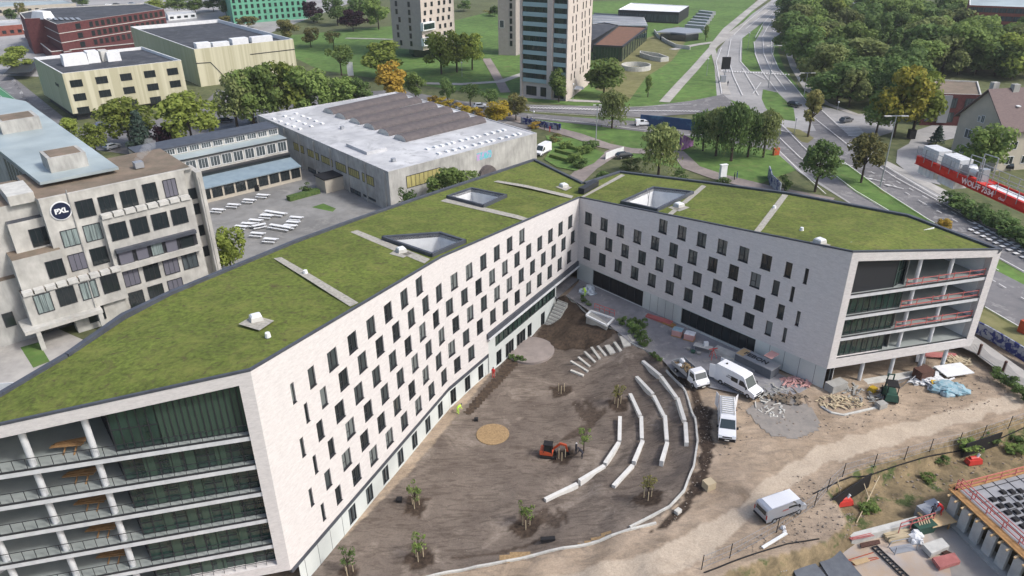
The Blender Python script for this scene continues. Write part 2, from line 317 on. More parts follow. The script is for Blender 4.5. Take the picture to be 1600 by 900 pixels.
def GT(u, v, dz=0):
    z = 0.0
    for _ in range(14):
        p = G(u, v, z); z += (hh(p.x, p.y)-z)*.6
    p = G(u, v, z); return Vector((p.x, p.y, hh(p.x, p.y)+dz))

# garden outline and zone masks (data for the ground's own material: which soil lies where)
GARDEN = [GT(u, v) for u, v in ((470, 908), (640, 738), (745, 610), (800, 545), (862, 470), (885, 462), (945, 503), (985, 537), (1003, 545), (1022, 556), (1052, 590), (1080, 630), (1092, 680), (1085, 735), (1058, 788), (1000, 826), (900, 856), (800, 877), (700, 895), (600, 910))]
DARK = [GT(u, v) for u, v in ((1030, 548), (1075, 600), (1110, 640), (1118, 700), (1098, 765), (1060, 815), (1020, 830), (1062, 788), (1088, 735), (1094, 680), (1082, 630), (1052, 590), (1022, 556))]
DARK2 = [GT(u, v) for u, v in ((835, 530), (862, 470), (885, 462), (945, 503), (965, 517), (935, 540), (880, 548))]
HOLES = [(649, 790, 1.8), (655, 872, 1.9), (822, 822, 2.0), (1012, 778, 2.0), (877, 612, 1.9), (965, 632, 1.8), (878, 716, 1.9), (545, 895, 1.2)]
HOLEP = [(GT(u, v), r) for u, v, r in HOLES]
STRK = [[GT(u, v) for u, v in q] for q in (((893, 630), (901, 626), (926, 652), (921, 664), (905, 652)), ((909, 626), (916, 623), (941, 648), (930, 660)), ((926, 652), (944, 636), (949, 641), (914, 678), (880, 692), (876, 686)), ((835, 800), (850, 792), (880, 812), (872, 826), (850, 818)), ((862, 790), (884, 800), (892, 815), (886, 818)), ((700, 870), (780, 862), (846, 838), (848, 842), (784, 868), (704, 876)))]
GREY = [GT(u, v) for u, v in ((1190, 655), (1230, 640), (1270, 650), (1282, 672), (1240, 685), (1200, 680))]
TRACK = [GT(u, v) for u, v in ((1640, 590), (1500, 640), (1400, 662), (1300, 690), (1220, 730), (1150, 790), (1080, 835), (980, 872), (860, 905), (900, 940), (1020, 905), (1110, 870), (1180, 800), (1260, 745), (1350, 706), (1450, 680), (1640, 625))]
def terrain():
    st = .4; nx = int((X1-X0)/st); ny = int((Y1-Y0)/st); v = []; f = []; col = []
    for j in range(ny+1):
        for i in range(nx+1):
            x = X0+(X1-X0)*i/nx; y = Y0+(Y1-Y0)*j/ny
            z = hh(x, y)
            wx = x+.5*mnoise.noise(Vector((x*.5, y*.5, 3))); wy = y+.5*mnoise.noise(Vector((x*.5, y*.5, 9)))
            g = 1.0 if inside(x, y, GARDEN) else 0.0
            dk = 1.0 if inside(wx, wy, DARK) or inside(x, y, DARK2) else 0.0
            if g and not dk and any(inside(wx*.3+x*.7, wy*.3+y*.7, q) for q in STRK): dk = .8; z -= .06
            for p, r in HOLEP:
                d = math.hypot(wx-p.x, wy-p.y); wob = r*(.8+.35*mnoise.noise(Vector((x*.9, y*.9, 20))))
                if d < wob: dk = 1.0
                if d < r*1.4: z += .12*math.cos(min(1, d/r)*math.pi)*-1*(1 if d < r else 0)+.05*mnoise.noise(Vector((x*3, y*3, 0)))
            if g and not dk: z += .05*mnoise.noise(Vector((x*1.1, y*1.1, 5)))+.03*mnoise.noise(Vector((x*3.1, y*3.1, 5)))
            pit = 0.0
            if inside(x, y, PIT): pit = 1.0
            gr = 1.0 if inside(wx, wy, GREY) else 0.0
            if x in (X0, X1) or y in (Y0, Y1): z = 0
            tk = 1.0 if inside(x+.9*mnoise.noise(Vector((x*.35, y*.35, 1))), y+.9*mnoise.noise(Vector((x*.35, y*.35, 2))), TRACK) else 0.0
            if not g and not pit: z += .035*mnoise.noise(Vector((x*1.7, y*1.7, 7)))-.02
            v.append((x, y, z)); col.append((g, dk, pit, tk))
    for j in range(ny):
        for i in range(nx):
            a = j*(nx+1)+i; f.append((a, a+1, a+nx+2, a+nx+1))
    me = bpy.data.meshes.new('terrain'); me.from_pydata(v, [], f)
    ca = me.color_attributes.new('zone', 'FLOAT_COLOR', 'POINT')
    flat = [c for q in col for c in q]; ca.data.foreach_set('color', flat)
    me.polygons.foreach_set('use_smooth', [True]*len(f)); me.update()
    o = bpy.data.objects.new('terrain', me); COL.objects.link(o); struct(o, 'bare earth of the building site with the sunken garden soil and tan haul road')
    m = bpy.data.materials.new('site_earth'); m.use_nodes = True; n = m.node_tree.nodes; l = m.node_tree.links; b = n['Principled BSDF']; b.inputs['Roughness'].default_value = .95; b.inputs['Specular IOR Level'].default_value = .15
    me.materials.append(m)
    at = n.new('ShaderNodeAttribute'); at.attribute_name = 'zone'; sp = n.new('ShaderNodeSeparateColor'); l.new(at.outputs['Color'], sp.inputs[0])
    geo = n.new('ShaderNodeNewGeometry')
    def tex(scale, c1, c2, lo=.35, hi=.65, det=8, dist=0, st=None):
        t = n.new('ShaderNodeTexNoise'); t.inputs['Scale'].default_value = scale; t.inputs['Detail'].default_value = det; t.inputs['Roughness'].default_value = .6; t.inputs['Distortion'].default_value = dist
        if st:
            mp = n.new('ShaderNodeMapping'); mp.inputs['Rotation'].default_value = (0, 0, st[0]); mp.inputs['Scale'].default_value = st[1]; l.new(geo.outputs['Position'], mp.inputs[0]); l.new(mp.outputs[0], t.inputs[0])
        else: l.new(geo.outputs['Position'], t.inputs[0])
        r = n.new('ShaderNodeValToRGB'); r.color_ramp.elements[0].position = lo; r.color_ramp.elements[1].position = hi
        r.color_ramp.elements[0].color = (*c1, 1); r.color_ramp.elements[1].color = (*c2, 1); l.new(t.outputs[0], r.inputs[0]); return r.outputs[0], t
    def mixc(fac, a, b_, bl='MIX'):
        x = n.new('ShaderNodeMix'); x.data_type = 'RGBA'; x.blend_type = bl
        if isinstance(fac, float): x.inputs[0].default_value = fac
        else: l.new(fac, x.inputs[0])
        l.new(a, x.inputs[6]); l.new(b_, x.inputs[7]); return x.outputs[2]
    tan, tn = tex(.22, (.24, .19, .14), (.37, .30, .23), .3, .62, 9, .6)
    rut, _ = tex(.8, (.74, .74, .75), (1.12, 1.1, 1.08), .36, .6, 10, 1.4, (R(-24), (.45, 1.2, 1)))
    tan = mixc(.8, tan, rut, 'MULTIPLY')
    soil, _ = tex(.35, (.115, .094, .08), (.165, .138, .117), .3, .65, 10)
    patch, _ = tex(.16, (0, 0, 0), (1, 1, 1), .53, .64, 6, 1.2); pale, _ = tex(2, (.24, .205, .175), (.18, .15, .125), .3, .7)
    trk, _ = tex(1.1, (.62, .6, .58), (1.08, 1.08, 1.08), .38, .52, 6, 1.5, (R(35), (.3, 1.3, 1)))
    soil = mixc(patch, soil, pale); soil = mixc(.7, soil, trk, 'MULTIPLY')
    dark, _ = tex(2.4, (.035, .026, .020), (.075, .055, .042), .35, .6, 10)
    bank, _ = tex(.7, (.13, .105, .065), (.27, .21, .125), .35, .62, 9, .5); grn, _ = tex(.4, (0, 0, 0), (1, 1, 1), .55, .63, 6); gcol, _ = tex(3, (.05, .075, .025), (.10, .12, .05))
    bank = mixc(grn, bank, gcol)
    grit, gt = tex(6, (.82, .82, .82), (1.14, 1.14, 1.14), .3, .7, 8)
    trkc, _ = tex(.5, (.42, .355, .28), (.53, .455, .365), .3, .7, 9, .8); tf = n.new('ShaderNodeMath'); tf.operation = 'MULTIPLY'; tf.inputs[1].default_value = .75; l.new(at.outputs['Alpha'], tf.inputs[0]); tan = mixc(tf.outputs[0], tan, trkc); c = mixc(sp.outputs[2], tan, bank); c = mixc(sp.outputs[0], c, soil); c = mixc(sp.outputs[1], c, dark); c = mixc(1.0, c, grit, 'MULTIPLY')
    l.new(c, b.inputs['Base Color'])
    bp = n.new('ShaderNodeBump'); bp.inputs['Strength'].default_value = .7; bp.inputs['Distance'].default_value = .12; t = tex(1.6, (0, 0, 0), (1, 1, 1), 0, 1, 12)[1]; l.new(t.outputs[0], bp.inputs['Height']); l.new(bp.outputs[0], b.inputs['Normal'])
terrain()
# ground sheet to the horizon, open where the site terrain lies
g = MB(); B = 5000
for (a, b_, c, d) in ((-B, -B, B, Y0), (-B, Y1, B, B), (-B, Y0, X0, Y1), (X1, Y0, B, Y1)): g.poly([(a, b_, 0), (c, b_, 0), (c, d, 0), (a, d, 0)])
struct(g.build('ground', M['rough_grass']), 'grassy open ground running to the horizon')

SHEETN = [0]
def sheet(name, m, pts, z=None, label=None, world=None):
    """a level surface over pixel outline"""
    SHEETN[0] += 1
    z = .012+.005*SHEETN[0] if z is None else z
    P = [G(u, v) if world is None else Vector((u, v, 0)) for u, v in pts]
    tr = mgeo.tessellate_polygon([[Vector((p.x, p.y, 0)) for p in P]]); mb = MB(); mb.v = [(p.x, p.y, z) for p in P]
    for t in tr:
        a, b, c = t; q = (P[b].x-P[a].x)*(P[c].y-P[a].y)-(P[b].y-P[a].y)*(P[c].x-P[a].x)
        mb.f.append((a, b, c) if q > 0 else (a, c, b)); mb.m.append(0)
    o = struct(mb.build(name, M[m]), label); return o
def band(name, m, pts, w, z=None, label=None):
    """a strip of constant width along a pixel polyline on the ground"""
    P = [G(u, v) for u, v in pts]; L = []; Rr = []
    for i, p in enumerate(P):
        a = P[max(0, i-1)]; b = P[min(len(P)-1, i+1)]; t = (b-a).normalized(); nn = Vector((-t.y, t.x, 0)); ww = w[i] if hasattr(w, '__len__') else w
        L.append(p+nn*ww/2); Rr.append(p-nn*ww/2)
    SHEETN[0] += 1; z = .012+.005*SHEETN[0] if z is None else z
    mb = MB()
    for i in range(len(P)-1): mb.poly([(Rr[i].x, Rr[i].y, z), (Rr[i+1].x, Rr[i+1].y, z), (L[i+1].x, L[i+1].y, z), (L[i].x, L[i].y, z)])
    return struct(mb.build(name, M[m]), label)
LZ = .36
def lines(name, segs, w=.22, label=None, dash=None):
    mb = MB()
    for s in segs:
        P = [G(u, v) for u, v in s]
        for a, b in zip(P, P[1:]):
            L = (b-a).length; t = (b-a).normalized(); nn = Vector((-t.y, t.x, 0))*w/2; k = 0.0
            while k < L:
                e = min(L, k+(dash[0] if dash else L)); p = a+t*k; q = a+t*e
                mb.poly([(p.x-nn.x, p.y-nn.y, LZ), (q.x-nn.x, q.y-nn.y, LZ), (q.x+nn.x, q.y+nn.y, LZ), (p.x+nn.x, p.y+nn.y, LZ)]); k = e+(dash[1] if dash else L)
    return struct(mb.build(name, M['line']), label)

# ---- campus yards, lawns, roads
sheet('campus_yard', 'yard', [(300, 470), (285, 300), (380, 215), (640, 300), (900, 300), (760, 330), (540, 420)], label='grey paved school yard between the concrete blocks')
sheet('forecourt', 'pavel', [(-150, 720), (-150, 470), (60, 500), (150, 540), (300, 470), (200, 620)], label='pale paved forecourt in front of the old school block')
sheet('lawn', 'lawn', [(32, 543), (60, 535), (78, 565), (52, 575)], label='small bright lawn patch on the forecourt')
sheet('lawn', 'lawn', [(487, 324), (505, 318), (525, 326), (520, 331), (505, 328)], label='triangle of lawn in the school yard')
sheet('street', 'asph', [(-200, 240), (20, 200), (120, 230), (330, 260), (400, 215), (420, 160), (340, 140), (300, 180), (120, 200), (20, 120), (-200, 100)], label='dark street and car park behind the school')
sheet('street', 'asph', [(330, 160), (620, 140), (760, 165), (830, 190), (830, 215), (700, 175), (560, 160), (420, 178)], label='street running behind the white-roofed hall')
sheet('park_lawn', 'lawn', [(400, 60), (620, 40), (820, 60), (960, 40), (1120, 75), (1120, 150), (1050, 165), (930, 168), (820, 158), (640, 130), (500, 110)], label='park lawn round the towers')
sheet('park_lawn', 'lawn', [(820, 180), (1000, 186), (1090, 200), (1110, 160), (1200, 150), (1240, 200), (1260, 260), (1180, 290), (1000, 250), (900, 215)], label='grass bank between the road and the footpath')
sheet('park_lawn', 'lawn', [(600, 60), (820, 5), (1180, -5), (1180, 20), (1100, 80), (900, 60)], label='far park lawn behind the towers')
sheet('meadow', 'meadow', [(930, 140), (960, 90), (1010, 60), (1060, 40), (1075, 60), (1050, 95), (1010, 120), (985, 155)], label='dry meadow roof beside the sunken library')
sheet('town_floor', 'asphl', [(-600, 100), (-300, 20), (0, -40), (500, -60), (560, 0), (400, 60), (380, 130), (200, 110), (60, 120)], label='hard ground among the far left buildings')
# roads on the right
sheet('avenue', 'asphl', [(1700, 640), (1650, 545), (1538, 478), (1420, 380), (1330, 320), (1246, 268), (1205, 232), (1180, 185), (1170, 165), (1120, 150), (1116, 100), (1122, 78), (1140, 56), (1175, 22), (1212, -4), (1245, -4), (1262, 20), (1212, 58), (1216, 100), (1242, 132), (1268, 162), (1300, 170), (1340, 180), (1400, 185), (1400, 205), (1346, 222), (1365, 245), (1463, 302), (1600, 378), (1800, 480)], label='wide double avenue curving up to the top of the picture')
sheet('avenue_surface', 'asph', [(1700, 640), (1650, 545), (1538, 478), (1420, 380), (1330, 318), (1252, 266), (1218, 236), (1216, 196), (1240, 205), (1275, 205), (1262, 180), (1284, 172), (1312, 200), (1345, 226), (1365, 250), (1450, 303), (1600, 388), (1800, 500)], label='darker asphalt of the near carriageways')
sheet('median', 'lawn', [(1296, 240), (1306, 244), (1380, 298), (1450, 343), (1560, 405), (1640, 450), (1640, 466), (1560, 425), (1440, 360), (1336, 300), (1302, 274)], label='long grass median between the carriageways')
sheet('median', 'meadow', [(1228, 199), (1250, 203), (1272, 216), (1262, 224), (1252, 222)], label='small triangular median with one tree')
sheet('median', 'lawn', [(1190, 155), (1192, 140), (1215, 145), (1240, 170), (1243, 190), (1215, 186), (1197, 170)], label='grass island below the junction')
sheet('median', 'lawn', [(1160, 60), (1192, 35), (1192, 45), (1179, 66), (1179, 85), (1190, 112), (1172, 112), (1159, 97)], label='grass strip between the two upper carriageways')
sheet('median', 'lawn', [(1210, 60), (1217, 60), (1216, 82), (1226, 108), (1246, 135), (1280, 165), (1262, 160), (1238, 132), (1214, 105), (1207, 82)], label='grass verge at the edge of the wood')
sheet('verge', 'meadow', [(1500, 480), (1538, 482), (1600, 520), (1700, 590), (1700, 620), (1600, 560), (1530, 520), (1440, 440)], label='yellowing verge behind the right wing')
band('pavement', 'pavel', [(1224, 60), (1240, 105), (1262, 140), (1290, 162), (1340, 180), (1420, 178)], 2.6, label='pavement along the wood')
band('pavement', 'pavel', [(1345, 222), (1368, 248), (1463, 296), (1600, 372), (1700, 430)], 3.0, label='pavement beside the crane')
sheet('side_road', 'asphl', [(1420, 225), (1430, 205), (1460, 195), (1500, 190), (1500, 215), (1450, 225), (1440, 250), (1470, 290), (1430, 280), (1400, 255), (1402, 235)], label='side street behind the crane')
sheet('road', 'asph', [(700, 158), (825, 164), (1000, 168), (1080, 158), (1130, 148), (1150, 165), (1090, 178), (1000, 184), (830, 174), (700, 166)], label='upper lane of the cross road')
sheet('road', 'asph', [(700, 168), (830, 178), (930, 186), (1000, 190), (1090, 197), (1220, 215), (1220, 238), (1100, 216), (1000, 206), (920, 196), (830, 186), (700, 174)], label='lower lane of the cross road')
band('footpath', 'path', [(790, 182), (840, 196), (900, 212), (945, 228), (985, 236), (1060, 240), (1080, 262), (1120, 276), (1200, 296), (1300, 315)], 4.6, label='brick footpath curving below the trees')
band('footpath', 'path', [(965, 236), (945, 246), (920, 262), (895, 285)], 4.4, label='brick branch path leading to the new building')
band('footpath', 'pavel', [(1038, 160), (1060, 135), (1085, 108), (1116, 72), (1160, 40), (1200, 15)], 3.4, label='pale straight path across the lawn')
band('footpath', 'path', [(760, 92), (772, 112), (782, 130), (790, 145)], 3.5, label='pinkish path beside the grey tower')
band('footpath', 'pavel', [(640, 130), (720, 132), (782, 128), (820, 115)], 3.5, label='pale curving path in front of the towers')
band('footpath', 'pavel', [(540, 60), (620, 62), (640, 66)], 2.5, label='pale path across the lawn left of the beige tower')
band('footpath', 'pavel', [(800, 150), (900, 158), (960, 160)], 3, label='pavement at the foot of the glass tower')
band('footpath', 'pavel', [(1050, 78), (1090, 70), (1118, 66)], 3.5, label='short path from the sunken library')
sheet('cycle_path', 'pavel', [(1116, 72), (1140, 50), (1175, 18), (1205, -4), (1190, -4), (1130, 45), (1108, 72), (1122, 125), (1130, 148), (1142, 148), (1128, 110)], label='pale cycle path beside the avenue')
lines('road_line', [[(1221, 196), (1254, 230), (1290, 262)], [(1218, 217), (1250, 248), (1300, 280)], [(1217, 237), (1246, 266), (1290, 305)], [(1306, 246), (1380, 300), (1450, 345), (1600, 427)], [(1302, 274), (1336, 300), (1440, 362), (1560, 425)], [(1284, 174), (1312, 200)], [(1345, 226), (1368, 252), (1455, 304), (1600, 386)], [(1538, 482), (1593, 514), (1660, 552)]], .2, 'solid white lines of the avenue')
lines('road_line', [[(1272, 186), (1332, 234), (1400, 280), (1470, 318), (1600, 396)]], .2, 'white lane line of the far carriageway')
lines('road_line', [[(1360, 270), (1440, 318), (1560, 385)], [(1480, 400), (1560, 446), (1640, 495)], [(1400, 285), (1520, 352)]], .16, 'dashed lane lines', (1.6, 3.2))
lines('road_line', [[(1127, 76), (1119, 98), (1128, 148)], [(1142, 62), (1137, 90), (1146, 120), (1160, 150)], [(1158, 65), (1156, 96), (1170, 112), (1195, 125)], [(1178, 66), (1180, 85), (1190, 112), (1215, 145)], [(1205, 62), (1206, 84), (1216, 108), (1240, 135), (1262, 162)], [(1192, 60), (1193, 84), (1204, 110), (1228, 142)], [(1230, -4), (1195, 22), (1165, 46)], [(1214, 14), (1192, 38), (1180, 60)], [(1216, 18), (1200, 42), (1190, 60)], [(1248, -2), (1222, 20), (1208, 50)], [(1160, 108), (1185, 150)], [(1200, 8), (1166, 36), (1146, 56)], [(1189, 130), (1176, 148)], [(1215, 116), (1200, 118)]], .3, 'white lines of the upper avenue')
lines('road_line', [[(828, 166), (930, 172), (1080, 164)], [(830, 176), (1000, 187), (1090, 195)], [(830, 185), (920, 194), (1000, 204), (1090, 214)]], .22, 'edge lines of the cross road')
zb = MB()
def zebra(a, b, n, w, ln, name_list=zb):
    A, B_ = G(*a), G(*b); t = (B_-A).normalized(); nn = Vector((-t.y, t.x, 0))
    for k in range(n):
        p = A+(B_-A)*(k/(n-1)); q = [p-t*w/2-nn*ln/2, p+t*w/2-nn*ln/2, p+t*w/2+nn*ln/2, p-t*w/2+nn*ln/2]; name_list.poly([(x.x, x.y, LZ+.004) for x in q])
zebra((1128, 112), (1232, 118), 26, .5, 2.2); zebra((1327, 200), (1340, 214), 7, .5, 5)
for k in range(24):   # hatch beside the cross road
    p = G(826+5*k, 169.5+.16*k); zb.poly([(p.x-.9, p.y-.9, LZ+.004), (p.x-.3, p.y-.9, LZ+.004), (p.x+.9, p.y+.9, LZ+.004), (p.x+.3, p.y+.9, LZ+.004)])
for k in range(30):
    p = G(945+5*k, 174+.05*k*(1 if k < 15 else 1)); zb.poly([(p.x-.9, p.y-.5, LZ+.004), (p.x-.3, p.y-.5, LZ+.004), (p.x+.9, p.y+.5, LZ+.004), (p.x+.3, p.y+.5, LZ+.004)])
for row in range(3):   # chequered hatch at the bus lane
    A, B_ = G(1520+row*-3, 350+row*5), G(1640-row*3, 413+row*5); t = (B_-A).normalized(); nn = Vector((-t.y, t.x, 0)); L = (B_-A).length
    for k in range(int(L/1.6)):
        p = A+t*(k*1.6+(row % 2)*.8); zb.poly([((p+t*a+nn*b).x, (p+t*a+nn*b).y, LZ+.004) for a, b in ((0, -.45), (.8, -.45), (.8, .45), (0, .45))])
for u, v in ((1342, 232), (1318, 258), (1362, 282), (1505, 335), (1390, 292), (1222, 206)):   # arrows
    p = G(u, v); t = D(-48); nn = Vector((-t.y, t.x)); q = lambda a, b: (p.x+t.x*a+nn.x*b, p.y+t.y*a+nn.y*b, LZ+.004)
    zb.poly([q(0, -.12), q(3, -.12), q(3, .12), q(0, .12)]); zb.poly([q(0, -.5), q(0, .5), q(-1.4, 0)])
struct(zb.build('road_marking', M['line']), 'white crossings, hatching and arrows painted on the roads')
# plaza paving beside the right wing
PLZ = [(885, 462), (905, 440), (895, 410), (930, 420), (1200, 575), (1262, 607), (1236, 622), (1200, 612), (1165, 618), (1110, 606), (1060, 588), (1028, 556), (1004, 545), (985, 536), (945, 502)]
sheet('plaza', 'pave', PLZ, z=.03, label='grey concrete paving of the plaza beside the right wing')
def circ_disc():
    c = GT(828, 549); mb = MB(); n = 40
    mb.prism([(c.x+3.7*math.cos(2*math.pi*k/n), c.y+3.7*math.sin(2*math.pi*k/n)) for k in range(n)], -3.9, -3.24)
    struct(mb.build('round_terrace', M['path']), 'round pale paved terrace at the garden doors')
circ_disc()
def sand_circle():
    c = GT(770, 679); mb = MB(); n = 36; mb.prism([(c.x+2.1*math.cos(2*math.pi*k/n), c.y+2.1*math.sin(2*math.pi*k/n)) for k in range(n)], c.z-.2, c.z+.1)
    struct(mb.build('sand_circle', mat('wood_chips', (.34, .24, .13), .95, (.22, .15, .08), 5, bump=.8)), 'round bed of tan wood chips in the garden soil')
sand_circle()
def draped(name, m, pts, dz, label, n=24):
    """polygon patch laid over the terrain"""
    P = [GT(u, v) for u, v in pts]; xs = [p.x for p in P]; ys = [p.y for p in P]; mb = MB(); st = .35; idx = {}
    def vid(i, j):
        if (i, j) not in idx: x = min(xs)+i*st; y = min(ys)+j*st; idx[(i, j)] = len(mb.v); mb.v.append((x, y, hh(x, y)+dz))
        return idx[(i, j)]
    for i in range(int((max(xs)-min(xs))/st)+1):
        for j in range(int((max(ys)-min(ys))/st)+1):
            if inside(min(xs)+(i+.5)*st, min(ys)+(j+.5)*st, P): mb.f.append((vid(i, j), vid(i+1, j), vid(i+1, j+1), vid(i, j+1))); mb.m.append(0)
    return struct(mb.build(name, M[m] if isinstance(m, str) else m, smooth=True), label)
draped('grey_ground', mat('grey_dust', (.26, .24, .22), .95, (.20, .19, .18), 1.2), [(1165, 640), (1195, 622), (1228, 618), (1262, 632), (1280, 655), (1278, 672), (1245, 686), (1205, 682), (1182, 662)], .03, 'patch of grey dust and gravel on the ground before the right corner')
for pts, l in (([(905, 850), (918, 845), (952, 828), (955, 834), (925, 846), (903, 854)], 'tan wood chip patch along the kerb'), ([(775, 872), (800, 864), (828, 862), (832, 868), (790, 880)], 'tan wood chip patch at the lower kerb')):
    draped('wood_chip_bed', MATS['wood_chips'], pts, .05, l)

# ================================================================== THE NEW BUILDING
def V3(p, z): return Vector((p[0], p[1], z))
tP = Vector((-21.39, 50.57)); kP = Vector((-8.43, 80.74)); eP = Vector((11.06, 112.43)); rP = Vector((40.41, 79.55))
ZT, ZK, ZE, ZRR = 22.74, 18.86, 14.61, 19.6
AA, AB, AC = 66.75, 58.41, -48.25
LA, LB, LC = 32.82, 37.2, 44.06
bld = thing('campus_building', 'V-shaped new campus building of pale brick with a grass roof around the sunken garden', 'building', (11.06, 112.43, 0))
def zline(z0, z1, L): return lambda s: z0+(z1-z0)*s/L
def wall_holes(mb, org, ang, outline, holes, nrm, mi=0, rev=.28, mrev=0):
    """outline, holes in (s,z); nrm = outward normal (2D); adds front face and reveals going inwards"""
    e = D(ang); P = lambda s, z, d=0: (org[0]+e.x*s-nrm[0]*d, org[1]+e.y*s-nrm[1]*d, z)
    pl = [[Vector((s, z, 0)) for s, z in outline]]+[[Vector((s, z, 0)) for s, z in h] for h in holes]
    flat = [q for r in pl for q in r]; tr = mgeo.tessellate_polygon(pl)
    n3 = Vector((nrm[0], nrm[1], 0))
    for t in tr:
        a, b, c = [Vector(P(flat[i].x, flat[i].y)) for i in t]; U = [(flat[i].x, flat[i].y) for i in t]
        if (b-a).cross(c-a).dot(n3) < 0: b, c = c, b; U = [U[0], U[2], U[1]]
        mb.poly([a, b, c], mi, U)
    for h in holes:
        n = len(h)
        for i in range(n):
            s1, z1 = h[i]; s2, z2 = h[(i+1) % n]
            mb.poly([P(s1, z1), P(s2, z2), P(s2, z2, rev), P(s1, z1, rev)], mrev, [(s1, z1), (s2, z2), (s2+rev, z2), (s1+rev, z1)])
    return mb
nA = D(AA-90); nB = D(AB-90); nC = D(AC-90); nE = D(14-90)
wins = []   # (org, ang, nrm, s, zc, w, h)
def rect(s, z, w, h): return [(s-w/2, z-h/2), (s+w/2, z-h/2), (s+w/2, z+h/2), (s-w/2, z+h/2)]
zrow = lambda k: 2.30+3.06*k
WH = 2.12
holesA, holesB, holesC = [], [], []
# s measured on A from t (0) to k (32.82); window s values surveyed relative to k
def addw(lst, org, ang, nrm, s, k, w): lst.append(rect(s, zrow(k), w, WH)); wins.append((org, ang, nrm, s, zrow(k), w, WH))
for k in range(6):
    odd = k % 2
    if odd: ss = [(-28.45, .5), (-25.7, .95)]+[(-22.45+3.37*i, 1.5) for i in range(7)]
    else: ss = [(-27.15, .5), (-24.5, .95)]+[(-21.2+3.345*i, 1.5) for i in range(7)]
    if k == 5: ss = ss[:-1]
    for s, w in ss:
        if s > -.9: continue
        addw(holesA, tP, AA, nA, s+LA, k, w)
for k in range(5):
    odd = k % 2
    ss = [-3.15-3.3*i for i in range(11)] if odd else [-2.0-3.3*i for i in range(11)]
    if k == 4: ss = [-18.3-3.32*i for i in range(6)]
    if k == 0: ss = [-31.8, -35.1]
    for s in ss: addw(holesB, kP, AB, nB, s+LB, k, 1.5)
for k in range(1, 5):
    odd = k % 2
    if odd: ss = [(2.0+3.37*i, 1.5) for i in range(10)]+[(35.35, .95), (37.7, .5)]
    else: ss = [(3.2+3.36*i, 1.5) for i in range(10)]+[(36.6, .95), (39.05, .5)]
    if k == 4: ss = ss[4:]
    for s, w in ss: addw(holesC, eP, AC, nC, s, k, w)
wl = MB()
wall_holes(wl, tP, AA, [(0, -.05), (LA, -.05), (LA, ZK), (0, ZT)], holesA, nA)
wall_holes(wl, kP, AB, [(0, -.05), (9.6, -.05), (9.6, 3.34), (LB, 3.34), (LB, ZE), (0, ZK)], holesB, nB)
wall_holes(wl, eP, AC, [(0, 3.02), (LC, 3.02), (LC, ZRR), (0, ZE)], holesC, nC)
# end frames (thick portal of brick): left end from t along 194 deg, right end from r along 14 deg
EL = D(194); ER = D(14)
zl = lambda s: ZT-.0962*s; zr = lambda s: ZRR-.104*s
LW, RW = 27.6, 22.2
nL = D(14-90)
def Lp(s, d=0): return tP+EL*s-nL*d
def Rp(s, d=0): return rP+ER*s-nE*d
def face(mb, p, e, n, quads, mi=0):
    for q in quads:
        pts = [Vector((p.x+e.x*s, p.y+e.y*s, z)) for s, z in q]
        if (pts[1]-pts[0]).cross(pts[2]-pts[0]).dot(Vector((n.x, n.y, 0))) < 0: pts = pts[::-1]; q = q[::-1]
        mb.poly(pts, mi, [(s, z) for s, z in q])
face(wl, tP, EL, nL, [[(0, -.05), (1.1, .9), (1.1, zl(1.1)-1.25), (0, ZT)], [(0, ZT), (1.1, zl(1.1)-1.25), (LW, zl(LW)-1.25), (LW, zl(LW))], [(0, -.05), (LW, -.05), (LW, .9), (1.1, .9)]])
face(wl, rP, ER, nE, [[(0, 3.02), (1.05, 4.35), (1.05, zr(1.05)-1.3), (0, ZRR)], [(0, ZRR), (1.05, zr(1.05)-1.3), (21.1, zr(21.1)-1.1), (RW, zr(RW))], [(0, 3.02), (RW, 3.02), (21.1, 4.2), (1.05, 4.35)], [(21.1, 4.2), (RW, 3.02), (RW, zr(RW)), (21.1, zr(21.1)-1.1)]])
# reveals of the two portals (1.2 m deep)
def reveal(mb, P, n, a, b, d=1.3):
    (s1, z1), (s2, z2) = a, b; p = [V3(P(s1), z1), V3(P(s2), z2), V3(P(s2, d), z2), V3(P(s1, d), z1)]; mb.poly(p, 0, [(s1, z1), (s2, z2), (s2, z2+d), (s1, z1+d)])
for a, b in (((1.1, .9), (1.1, zl(1.1)-1.25)), ((1.1, zl(1.1)-1.25), (LW, zl(LW)-1.25)), ((1.1, .9), (LW, .9))): reveal(wl, Lp, nL, a, b)
for a, b in (((1.05, 4.35), (1.05, zr(1.05)-1.3)), ((1.05, zr(1.05)-1.3), (21.1, zr(21.1)-1.1)), ((1.05, 4.35), (21.1, 4.2)), ((21.1, 4.2), (21.1, zr(21.1)-1.1))): reveal(wl, Rp, nE, a, b)
# far corners of the roof
def GZ(u, v, z): return G(u, v, z)
RB = [GZ(968, 267, 13.5), GZ(1100, 283, 14.7), GZ(1230, 300, 15.9), GZ(1420, 335, 17.0)]
rr = Rp(RW); RRv = Vector((rr.x, rr.y, zr(RW)))
LBk = [GZ(912, 285, 13.8), GZ(835, 248, 12.6), GZ(640, 312, 15.5), GZ(549, 343, 16.8), GZ(460, 375, 18.5), GZ(265, 455, 20.3), GZ(190, 490, 20.6), GZ(100, 553, 20.6), GZ(0, 612, 20.1)]
tl = Lp(LW); TLv = Vector((tl.x, tl.y, zl(LW)))
